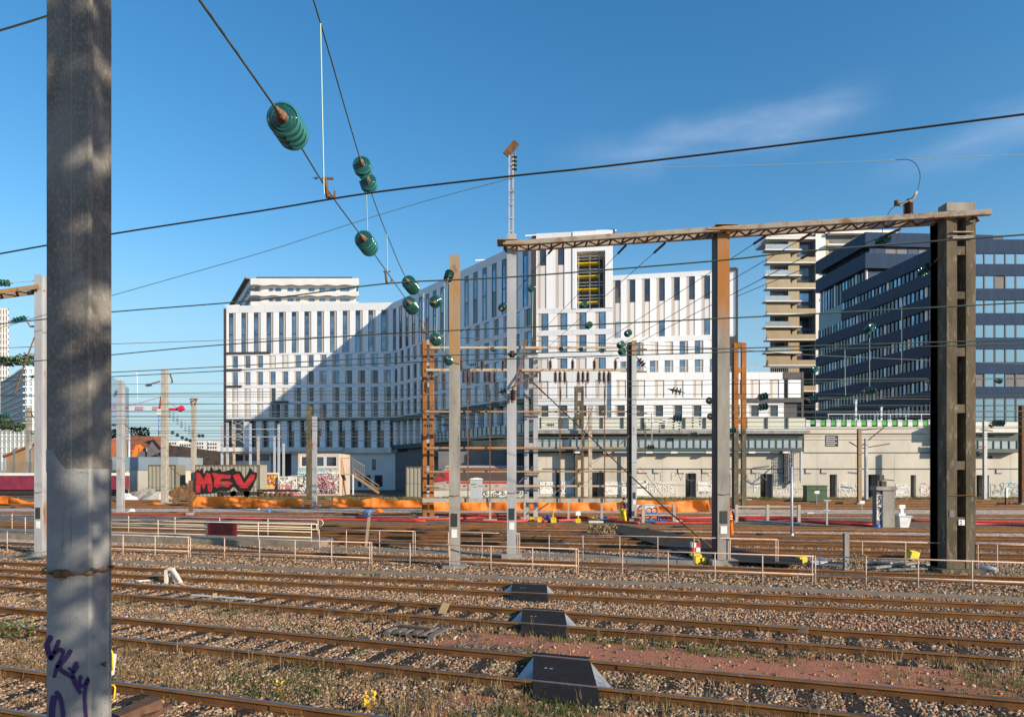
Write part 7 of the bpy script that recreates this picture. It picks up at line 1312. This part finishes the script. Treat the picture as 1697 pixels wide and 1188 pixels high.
D = DG(832); GC = thing('cabinet', (XX(1353, D), D, 0), 'dark green trackside cabinet with a white arrow plate', 'cabinet'); MB().box(XX(1337, D), XX(1371, D), D, D+1.1, .1, ZZ(805.5, D)).build('body', M['green'], GC, .02); MB().box(XX(1336, D), XX(1372, D), D-.06, D+1.16, ZZ(805.5, D), ZZ(804, D)).build('roof', M['green'], GC); MB().box(XX(1354, D)-.02, XX(1354, D)+.02, D-.02, D-.002, .3, ZZ(806, D)).build('door_gap', M['black'], GC)
def arrow_sign(px, py, ybase, label):
    D = DG(ybase); t = thing('arrow_sign', (XX(px, D), D, 0), label, 'sign'); s = 1/F*D; X = XX(px, D); Z = ZZ(py, D); MB().slab([(X-5*s, D, Z), (X-2.5*s, D, Z+2.4*s), (X+4*s, D, Z+2.4*s), (X+4*s, D, Z-2.4*s), (X-2.5*s, D, Z-2.4*s)], (0, .03, 0)).build('arrow_plate', M['whitep'], t); MB().box(X-.02, X+.02, D+.035, D+.07, 0, Z).build('post', M['galv'], t)
arrow_sign(1354, 815.5, 836, 'white arrow plate on a thin post in front of the green cabinet'); arrow_sign(1429, 832, 851, 'white arrow plate on a thin post at the foot of the brown mast')
D = DG(870); t = thing('grey_post', (XX(1371, D), D, 0), 'grey post with two short crossbars left of the square pillar', 'post'); MB().box(XX(1369.5, D), XX(1372, D), D, D+.1, 0, ZZ(828, D)).build('post', M['galv'], t); [MB().box(XX(1365, D), XX(1377, D), D-.03, D, ZZ(q_+1.8, D), ZZ(q_, D)).build('crossbar', M['galv'], t) for q_ in (828, 844)]
# concrete fences by the conduits
def cfence(xs, yb, yt, bars, label):
    D = DG(yb); t = thing('concrete_fence', (XX(xs[0], D), D, 0), label, 'fence')
    for x in xs: MB().box(XX(x, D)-.10, XX(x, D)+.10, D, D+.16, 0, ZZ(yt, D)).build('post', M['conc_mid'], t)
    for y in bars: MB().box(XX(xs[0], D)+.1, XX(xs[-1], D)-.1, D+.03, D+.12, ZZ(y+2.5, D), ZZ(y, D)).build('rail', M['conc_mid'], t)
cfence([1066, 1117.5], 866, 836, (836, 852), 'short pale concrete fence right of the worker in yellow trousers'); cfence([1221, 1272.5, 1324.5], 865, 836, (838, 852), 'pale three post concrete fence right of the stained mast')
D = 49.5; t = thing('warning_board', at(1070, 840, D), 'white warning boards with red striped edge right of the worker', 'sign'); MB().box(XX(1054, D), XX(1067, D), D-.08, D-.04, ZZ(844, D), ZZ(835, D)).build('board', M['whitep'], t); MB().box(XX(1069, D), XX(1084, D), D-.08, D-.04, ZZ(843.5, D), ZZ(835, D)).build('blank_board', M['whitep'], t)
mb = MB(); [mb.box(XX(xx, D), XX(xx+1.3, D), D-.1, D-.082, ZZ(835.9+k*2, D), ZZ(834.9+k*2, D)) for xx in (1054.2, 1066.5) for k in range(5)]; [mb.box(XX(1055+k*2.4, D), XX(1056.2+k*2.4, D), D-.1, D-.082, ZZ(yy+1, D), ZZ(yy, D)) for k in range(5) for yy in (835, 843)]; mb.build('red_stripes', M['redp'], t); MB().beam(at(1057.5, 842.5, D-.1), at(1063, 837, D-.1), .02, .10).beam(at(1059, 838, D-.1), at(1062, 841, D-.1), .02, .08).build('symbol', M['greysl'], t)
# conduits
def pipe(pts, r, label, m='redpipe', z=None): P = [gp(x, y, r) for x, y in smooth(pts, 4)]; return tag(MB().tube(P, r, 8).build('conduit', M[m]), label, 'conduit', 'red conduits lying along the tracks')
for i, (pts, l) in enumerate([([(-20, 848), (185, 852), (310, 855), (430, 858), (560, 860)], 'red conduit behind the cream platform rails'), ([(300, 857), (450, 860), (600, 861), (705, 863)], 'red conduit ending at the orange twin mast'), ([(590, 857), (700, 860), (800, 858), (868, 862)], 'red conduit between orange mast and grey mast, rear one'), ([(735, 853), (800, 854), (900, 856), (960, 859)], 'red conduit rising behind the ochre mast'), ([(760, 862), (840, 864), (900, 860)], 'red conduit in front, left of the grey twin mast'),
    ([(890, 856), (960, 857), (1040, 858), (1090, 857)], 'red conduit behind the yellow crate'), ([(900, 864), (955, 861), (1010, 863), (1060, 866)], 'red conduit touching the yellow stake'), ([(1060, 854), (1120, 858), (1190, 857)], 'rear red conduit left of the stained mast'), ([(1090, 861), (1140, 862), (1190, 863)], 'middle red conduit left of the stained mast'), ([(1080, 866), (1130, 866), (1190, 866)], 'front red conduit left of the stained mast'),
    ([(1208, 856), (1280, 857), (1340, 860), (1420, 868)], 'rear red conduit right of the stained mast'), ([(1215, 861), (1290, 862), (1350, 864), (1450, 871)], 'middle red conduit right of the stained mast'), ([(1225, 858), (1300, 860), (1380, 867), (1446, 869)], 'red conduit crossing the others right of the concrete fence'), ([(1330, 862), (1400, 864), (1452, 867)], 'short red conduit ending at the square pillar'), ([(1510, 862), (1560, 863), (1640, 864), (1720, 865)], 'red conduit right of the white bin'), ([(1560, 869), (1640, 868), (1720, 871)], 'front red conduit near the right edge')]): pipe(pts, .085, l)
pipe([(1233, 861.5), (1290, 865), (1326, 868)], .07, 'pale grey pipe lying in front of the concrete fence', 'galv_clean')
# coils
for (x, y, s, l) in [(1072, 857.5, 6, 'left of three blue pipe coils behind the concrete fence'), (1084.5, 858.5, 6.5, 'middle of three blue pipe coils behind the concrete fence'), (1099.5, 859, 6, 'right one of three blue pipe coils'), (1076, 846, 5, 'small blue coil under the warning board'), (1085, 846, 5, 'small blue coil right of the warning board post')]:
    D = 48.8; p = at(x, y, D); t = thing('pipe_coil', p, l, 'pipe coil', 'blue pipe coils')
    R_ = s/F*D
    for k in range(3):
        pts = [p+Vector((math.cos(q)*R_*(1-.08*k), .05*k+.08*math.sin(q), math.sin(q)*R_*(.95-.06*k))) for q in [i*math.pi/9 for i in range(19)]]; MB().tube(pts, .03, 6, caps=False).build('loop', M['blue'], t)
# clutter by the frame
def stake(x, yb, yt, label, board=True, m='yellow'):
    D = DG(yb); t = thing('yellow_stake', (XX(x, D), D, 0), label, 'stake'); MB().tube([(XX(x, D), D, 0), (XX(x, D), D, ZZ(yt, D))], .05, 8).build('post', M[m], t); MB().box(XX(x, D)-.18, XX(x, D)+.18, D-.1, D+.1, 0, .3).build('foot', M[m], t)
    if board: MB().box(XX(x-4, D), XX(x+4, D), D-.08, D-.05, ZZ(yt+9, D), ZZ(yt+2, D)).build('board', M['whitep'], t)
stake(958, 866, 845, 'yellow stake with a white board in front of the frame'); 
t = thing('yellow_stand', gp(917, 865), 'bent yellow stand with a hooked white tip beside the grey twin mast', 'stand'); D = DG(865); MB().tube([at(915, 864, D), at(916, 855, D), at(917, 846, D), at(920, 845, D)], .05, 8).build('tube', M['yellow'], t); MB().box(XX(913, D), XX(921, D), D-.1, D+.3, 0, .35).build('foot', M['yellow'], t)
for (x0, x1, y0, y1, m, l, cat, nm) in [(975.5, 985, 856, 863, 'yellow', 'yellow crate beside a white can in front of the frame', 'crate', 'crate'), (986, 990, 854, 862, 'whitep', 'white can beside the yellow crate', 'can', 'can'), (997, 1006, 855, 862, 'blue', 'blue crate left of the worker', 'crate', 'crate'), (1001, 1010, 861, 866, 'navy', 'dark blue tub in front of the blue crate', 'tub', 'tub'), (902, 912, 853, 861, 'blue', 'crumpled blue bag right of the grey twin mast', 'bag', 'bag'), (891, 898, 857, 865, 'yellow', 'small yellow barrier panel beside the grey twin mast', 'panel', 'folding_barrier'), (878, 886, 857, 864, 'yellow', 'small yellow panel at the foot of the grey twin mast', 'panel', 'folding_barrier'), (913, 922, 859, 866, 'yellow', 'yellow box at the foot of the bent stand', 'box', 'box'), (1026-3, 1033-3, 860, 866, 'yellow', 'yellow bag at the feet of the worker', 'bag', 'bag'), (976, 1000, 863, 866, 'conc_white', 'flat pale slab under the yellow crate', 'slab', 'slab'), (1119, 1130, 862, 866, 'conc_white', 'pale block left of the stained mast at the conduits', 'block', 'block'), (1338, 1349, 849, 854, 'whitep', 'small white box behind the concrete fence', 'box', 'box'), (441, 447, 844, 848, 'blue', 'small blue bag below the netting at left', 'bag', 'bag'), (425, 430, 842, 845, 'whitep', 'small white bag beside the blue one', 'bag', 'bag'), (527, 533, 836, 841, 'whitep', 'white sack at the foot of the mast by the netting gap', 'sack', 'sack'), (543, 547, 838, 841, 'blue', 'small blue bag left of the middle netting', 'bag', 'bag'), (211, 222, 843, 849, 'whitep', 'white crumpled sheet at the foot of the pale slim mast', 'sheet', 'sheet'), (622, 634, 843, 848, 'hivis', 'small orange pile below the middle netting', 'pile', 'pile'), (1238, 1246, 829-2, 830, 'whitep', 'tiny white block on the far verge', 'block', 'block')]:
    D = DG(y1); X = XX((x0+x1)/2, D); w = (x1-x0)/F*D; h = (y1-y0)/F*D; rd = random.Random(int(x0*7)); mb = MB(); 
    if nm in ('bag', 'sack', 'sheet', 'pile'):
        for j, (r, z) in enumerate(((1, 0), (1.05, .35), (.8, .75), (.3, 1))): [mb.v.append((X+math.cos(q*.785)*w/2*r*rd.uniform(.75, 1.15), D+.2+math.sin(q*.785)*w/2*r*rd.uniform(.7, 1.1), h*z*rd.uniform(.85, 1.1))) for q in range(8)]
        for j in range(3):
            for q in range(8): mb.f.append((j*8+q, j*8+(q+1) % 8, j*8+8+(q+1) % 8, j*8+8+q)); mb.m.append(0); mb.sm.append(False)
        mb.f.append(tuple(range(24, 32))); mb.m.append(0); mb.sm.append(False)
    else: mb.box(X-w/2, X+w/2, D, D+min(w, .5), 0.0, h*.9).box(X-w/2-.02, X+w/2+.02, D-.02, D+min(w, .5)+.02, h*.9, h)
    tag(mb.build(nm, M[m]), l, cat)
tag(MB().tube([gp(x, y, .45) for x, y in ((876, 868), (890, 872), (905, 869), (918, 873), (930, 869))], .02, 5).build('barrier_tape', M['redp']), 'red and pink barrier tape sagging at the foot of the grey twin mast', 'barrier tape')
# orange netting
def net(pts, ybase, label, seed, thick=.06):
    rd = random.Random(seed); D0 = DG(ybase); mb = MB(); rows = 5; xs = []; tops = []
    for i in range(len(pts)-1):
        (xa, ya), (xb, yb2) = pts[i], pts[i+1]; n = max(2, int((xb-xa)/5)); 
        for k in range(n): f = k/n; xs.append(xa+(xb-xa)*f); tops.append(ya+(yb2-ya)*f)
    xs.append(pts[-1][0]); tops.append(pts[-1][1]); base = 0
    for x, yt in zip(xs, tops):
        dd = rd.uniform(-.22, .22)
        for j in range(rows+1): f = j/rows; D = D0+dd*math.sin(f*3.1)+.25*math.sin(x*.11+f*2); Z = f*ZZ(yt, D0)*(1+rd.uniform(-.04, .04)); mb.v.append((XX(x, D0), D, Z))
    for i in range(len(xs)-1):
        for j in range(rows): q = i*(rows+1)+j; mb.f.append((q, q+rows+1, q+rows+2, q+1)); mb.m.append(0); mb.sm.append(True)
    t = thing('orange_netting', (XX(xs[0], D0), D0, 0), label, 'barrier netting'); mb.build('net', M['net'], t)
    for k in range(0, len(xs), 9): MB().box(XX(xs[k], D0)-.03, XX(xs[k], D0)+.03, D0+.3, D0+.35, 0, ZZ(tops[k], D0)+.05).build('stake', M['galv'], t)
net([(-20, 822), (10, 821), (32, 826), (48, 833), (60, 829), (76, 824)], 835, 'sagging orange netting at the left edge', 1); net([(240, 836), (258, 831), (268, 834), (285, 834), (318, 835)], 838, 'collapsed low strip of orange netting left of the rusty post', 2)
net([(317, 837), (326, 823), (345, 824), (390, 822), (425, 826), (445, 829), (470, 828), (500, 826)], 842, 'orange netting stretched below the graffiti container', 3); net([(553, 825), (575, 827), (600, 829), (620, 824), (640, 829), (672, 829), (702, 830)], 842, 'orange netting between the cabin mast and the orange twin mast', 4)
net([(700, 829), (760, 828), (830, 829), (900, 830), (960, 830), (1022, 831)], 846, 'long orange netting behind the frame base beam', 5); net([(1055, 828), (1085, 830), (1120, 831), (1172, 828), (1176, 840)], 848, 'orange netting ending left of the stained mast', 6)
# ------------------------------------------------------------------ people
def skinned(name, verts, edges, rad, m, parent, sub=1):
    me = bpy.data.meshes.new(name); o_ = org(parent); me.from_pydata([tuple(Vector(v)-o_) for v in verts], edges, []); ob = bpy.data.objects.new(name, me); COL.objects.link(ob)
    sk = ob.modifiers.new('skin', 'SKIN'); sk.use_smooth_shade = True
    for i, r in enumerate(rad): me.skin_vertices[0].data[i].radius = (r, r) if not isinstance(r, tuple) else r
    me.skin_vertices[0].data[0].use_root = True
    if sub: s = ob.modifiers.new('sub', 'SUBSURF'); s.levels = sub; s.render_levels = sub
    ev = ob.evaluated_get(bpy.context.evaluated_depsgraph_get()); m2_ = bpy.data.meshes.new_from_object(ev); bpy.data.objects.remove(ob); m2_.materials.clear(); m2_.materials.append(m)
    r = bpy.data.objects.new(name, m2_); COL.objects.link(r); r.parent = parent; return r
def person(P, ang, label, hands, feet, trousers, top, cap, lean=.0, H=1.76, sleeve=None, vest=True):
    t = thing('person', P, label, 'person'); R = Matrix.Rotation(ang, 3, 'Z'); k = H/1.76
    T = lambda x, y, z: P+R @ (Vector((x, y, z))*k)      # facing -y
    L_ = lambda z: -lean*max(0, z-.95)
    hip, ch, nk, hd = (0, 0, .98), (0, L_(1.3), 1.30), (0, L_(1.5)-.01, 1.50), (0, L_(1.62)-.03, 1.63)
    sh = [(-.19, L_(1.44), 1.43), (.19, L_(1.44), 1.43)]; V = [hip, (0, L_(1.15), 1.15), ch, (0, L_(1.45), 1.44), nk, hd, (0, L_(1.7)-.03, 1.70)]; Ed = [(0, 1), (1, 2), (2, 3), (3, 4), (4, 5), (5, 6)]; rr = [.13, .125, .135, .09, .055, .095, .06]
    arms_v = []
    for s in (0, 1):
        el = ((sh[s][0]*1.25, sh[s][1]+(-.06), 1.17)); hn = hands[s]; i = len(V); V += [sh[s], el, hn]; Ed += [(3, i), (i, i+1), (i+1, i+2)]; rr += [.062, .046, .030]; arms_v.append((sh[s], el, hn))
        d = (Vector(hn)-Vector(el)).normalized(); b = len(V); V.append(tuple(Vector(hn)+d*.07)); rr.append(.028); Ed.append((i+2, b)); side = Vector((d.z, 0, -d.x)); side = side.normalized() if side.length > .1 else Vector((1, 0, 0))
        for q, ln in enumerate((.07, .08, .075, .06)): j = len(V); V += [tuple(Vector(hn)+d*(.08+ln*.5)+side*(.024*(q-1.5))), tuple(Vector(hn)+d*(.08+ln)+side*(.024*(q-1.5))+Vector((0, -.015, 0)))]; rr += [.009, .008]; Ed += [(b, j), (j, j+1)]
        j = len(V); V += [tuple(Vector(hn)+d*.04+side*.045), tuple(Vector(hn)+d*.075+side*.055)]; rr += [.011, .009]; Ed += [(i+2, j), (j, j+1)]
    legs = []
    for s in (0, 1):
        sx = -.09 if s == 0 else .09; fx, fy = feet[s]; kn = ((sx+fx)/2, fy*.5-.03, .51); an = (fx, fy, .09); to = (fx, fy-.17, .04); i = len(V); V += [(sx, 0, .90), kn, an, to]; Ed += [(0, i), (i, i+1), (i+1, i+2), (i+2, i+3)]; rr += [.095, .062, .045, .04]; legs.append(((sx, 0, .90), kn, an))
    W_ = [T(*v) for v in V]; skinned('body', W_, Ed, [r*k for r in rr], M['skin'], t)
    skinned('jacket', [T(*v) for v in [(0, 0, .95), (0, L_(1.15), 1.15), ch, (0, L_(1.44), 1.45)]+[q for a in arms_v for q in (a[0], a[1], tuple(Vector(a[1])*.15+Vector(a[2])*.85))]], [(0, 1), (1, 2), (2, 3), (3, 4), (4, 5), (5, 6), (3, 7), (7, 8), (8, 9)], [r*k for r in (.155, .15, .165, .10, .08, .065, .05, .08, .065, .05)], M[sleeve or top], t)
    if vest:
        skinned('hi_vis_vest', [T(*v) for v in [(0, 0, .93), (0, L_(1.15), 1.15), ch, (0, L_(1.44), 1.46)]+[tuple(Vector(a[0])*.75+Vector((0, 0, .37))) for a in arms_v]], [(0, 1), (1, 2), (2, 3), (3, 4), (3, 5)], [r*k for r in (.21, .20, .215, .14, .10, .10)], M['hivis'], t)
        for z in (1.04, 1.2): a = T(0, L_(z), z); MB().lathe(a-Vector((0, 0, .02)), (0, 0, 1), [(0, .205*k), (.045, .207*k)], 14).build('reflective_band', M['galv_clean'], t)
    skinned('trousers', [T(*v) for v in [(0, 0, .97)]+[q for l in legs for q in (l[0], l[1], l[2])]], [(0, 1), (1, 2), (2, 3), (0, 4), (4, 5), (5, 6)], [r*k for r in (.17, .13, .11, .10, .13, .11, .10)], M[trousers], t)
    hc = T(*hd); MB().lathe(hc+Vector((0, 0, .0)), (0, 0, 1), [(.02, .118), (.07, .115), (.12, .085), (.145, .0)], 14).build('cap', M[cap], t)
    fr = R @ Vector((0, -1, 0)); sd_ = R @ Vector((1, 0, 0)); MB().tube([hc+fr*.09+Vector((0, 0, .0)), hc+fr*.125+Vector((0, 0, -.03)), hc+fr*.10+Vector((0, 0, -.04))], .012, 5).build('nose', M['skin'], t)
    for s in (-1, 1): MB().lathe(hc+fr*.092+sd_*.035*s+Vector((0, 0, .012)), fr, [(0, .011), (.008, .006)], 6).build('eye', M['black'], t)
    MB().beam(hc+fr*.094+sd_*.025-Vector((0, 0, .06)), hc+fr*.094-sd_*.025-Vector((0, 0, .06)), .01, .006).build('mouth', M['redp'], t)
    return t
person(gp(1032, 866), 1.75+3.1416*0, 'worker in yellow trousers and orange vest standing by the white mast', [(-.30, -.14, .98), (.27, -.30, 1.05)], [(-.12, -.16), (.12, .12)], 'yellowcl', 'navy', 'hair', .08, sleeve='navy')
person(gp(1208, 891), 2.6, 'worker in full orange clothing half hidden behind the stained mast', [(-.28, -.05, .90), (.27, -.10, .92)], [(-.12, -.10), (.12, .10)], 'hivis', 'navy', 'navy', .05, sleeve='navy')
# ------------------------------------------------------------------ plants that can be told apart
def leafy(name, P, n, rx, rz_, size, cols, seed, label, cat, stems=6, z0=0.1, mleaf='leafc'):
    rd = np.random.default_rng(seed); t = thing(name, P, label, cat); mb = MB()
    for k in range(stems): a = rd.uniform(0, 6.28); e = Vector((math.cos(a)*rx*rd.uniform(.3, .9), math.sin(a)*rx*rd.uniform(.3, .9), z0+rz_*rd.uniform(.5, 1.0))); mb.tube([P, P+Vector((e.x*.4, e.y*.4, e.z*.6)), P+e], [size*.16, size*.10, size*.04], 5)
    mb.build('stems', M['wire_rs'], t); lm = MB()
    for k in range(n):
        a = rd.uniform(0, 6.28); r = rx*rd.uniform(0, 1)**.5; z = z0+rz_*rd.uniform(.05, 1); c = P+Vector((math.cos(a)*r, math.sin(a)*r, z)); s = size*rd.uniform(.6, 1.3); u = Vector(rd.normal(size=3)).normalized(); w = u.cross(Vector(rd.normal(size=3))).normalized()
        lm.poly([c-u*s, c-w*s*.5, c+u*s*.9, c+w*s*.5], int(rd.integers(0, len(cols))))
    lm.build('leaves', [M[c] for c in cols], t); return t
M['leaf_y'] = mat('yellow_leaf', (.72, .48, .02), .6); M['leaf_y2'] = mat('golden_leaf', (.60, .34, .02), .6); M['leaf_g'] = mat('green_leaf', (.07, .12, .03), .7); M['leaf_d'] = mat('dark_leaf', (.03, .05, .022), .8); M['leaf_b'] = mat('brown_dry_leaf', (.24, .17, .09), .85); M['leaf_b2'] = mat('tan_dry_leaf', (.34, .26, .14), .85)
leafy('yellow_plant', gp(617, 1180), 34, .16, .20, .045, ['leaf_y', 'leaf_y', 'leaf_y2'], 5, 'small plant with big bright yellow leaves at the bottom edge', 'plant'); leafy('yellow_plant', gp(468, 1160), 40, .2, .22, .024, ['leaf_y', 'leaf_y2', 'leaf_b'], 6, 'loose plant with small yellow leaves left of the bright one', 'plant')
leafy('green_weed', gp(528, 1108), 46, .14, .10, .022, ['leaf_g'], 7, 'small green weed above the yellow plants', 'plant'); leafy('dry_bush', gp(997, 888), 520, .85, .55, .07, ['leaf_b', 'leaf_b2'], 8, 'round brown dry bush beside the dark asphalt crossing', 'bush'); leafy('dry_bush', gp(1415, 944), 300, .5, .45, .05, ['leaf_b', 'leaf_b2'], 9, 'brown dry tuft right of the grey concrete post', 'bush')
leafy('shrub', gp(306, 813), 700, 1.8, 2.2, .16, ['leaf_b', 'leaf_b2', 'leaf_g'], 10, 'brown green shrub left of the graffiti container', 'shrub'); leafy('dry_bush', gp(690, 860), 160, .5, .5, .06, ['leaf_b', 'darkred_leaf' if False else 'leaf_b2'], 11, 'thin reddish dry weed left of the orange mast', 'bush')
leafy('green_weed', gp(22, 1062), 260, .42, .34, .04, ['leaf_g', 'leaf_g', 'leaf_b'], 12, 'dark green leafy weed at the left edge', 'plant'); leafy('dry_bush', gp(830, 1132), 200, .30, .26, .018, ['leaf_b', 'leaf_b2', 'leaf_g'], 13, 'dry tuft left of the largest crossing panel', 'bush'); leafy('dry_bush', gp(1058, 1150), 240, .34, .22, .018, ['leaf_b', 'leaf_b2', 'leaf_g'], 14, 'dry tuft right of the largest crossing panel', 'bush')
for i, (x, y, D, rx, rz_, l) in enumerate([(5, 607, 190, 1.8, 2.6, 'small dark tree on the glass office roof at the left edge'), (20, 607, 190, 2.0, 2.4, 'second roof tree from the left edge'), (38, 607, 188, 2.2, 3.0, 'third and densest roof tree on the glass office'), (55, 607, 188, 2.2, 3.4, 'roof tree right above the streaked mast side'), (186, 727, 170, 1.8, 2.2, 'small tree on the roof line right of the near mast'), (232, 725, 170, 2.2, 2.4, 'tree top above the long red roof'), (8, 714, 166, 1.8, 2.6, 'tree on the green pavilion terrace at the left edge'), (36, 716, 166, 1.6, 2.0, 'smaller tree on the green pavilion terrace')]):
    leafy('roof_tree', at(x, y, D), 260, rx, rz_, .42, ['leaf_d', 'leaf_g'], 30+i, l, 'tree', 4)
# a tree behind the camera, whose boughs dapple the near mast
TP = Vector((5.3, -1.6, 0)); TT = thing('tree', TP, 'leafy tree behind the viewer casting dappled shade on the near mast', 'tree'); mb = MB(); mb.tube([TP, TP+Vector((.1, 0, 3)), TP+Vector((-.1, .1, 6)), TP+Vector((0, .2, 10.5))], [.22, .18, .12, .03], 10); rd = random.Random(11); bl = []
perp = Vector((.574, .819, 0))
for k in range(26):
    z = 4.5+k*.25; sgn = 1 if k % 2 else -1; e = TP+Vector((-.05, .1, z))+perp*sgn*rd.uniform(1.4, 2.3)+Vector((rd.uniform(-.5, .5), rd.uniform(-.5, .5), sgn*rd.uniform(.4, 1.3)*1.0)); s = TP+Vector((0, .1, z)); mb.tube([s, on(s, e, .5)+Vector((0, 0, .08)), e], [.05, .03, .012], 5); bl.append((s, e))
mb.build('trunk', M['browntimber'], TT); lm = MB(); rd2 = np.random.default_rng(5)
for (s, e) in bl:
    for k in range(400):
        f = rd2.uniform(.02, 1); c = on(s, e, f)+Vector(rd2.normal(size=3))*.11; u = (e-s).normalized()*.9+Vector(rd2.normal(size=3))*.5; u.normalize(); w = u.cross(Vector(rd2.normal(size=3))).normalized(); z = rd2.uniform(.06, .12); lm.poly([c-u*z, c-w*z*.45, c+u*z, c+w*z*.45])
lm.build('crown', M['leaf_d'], TT)
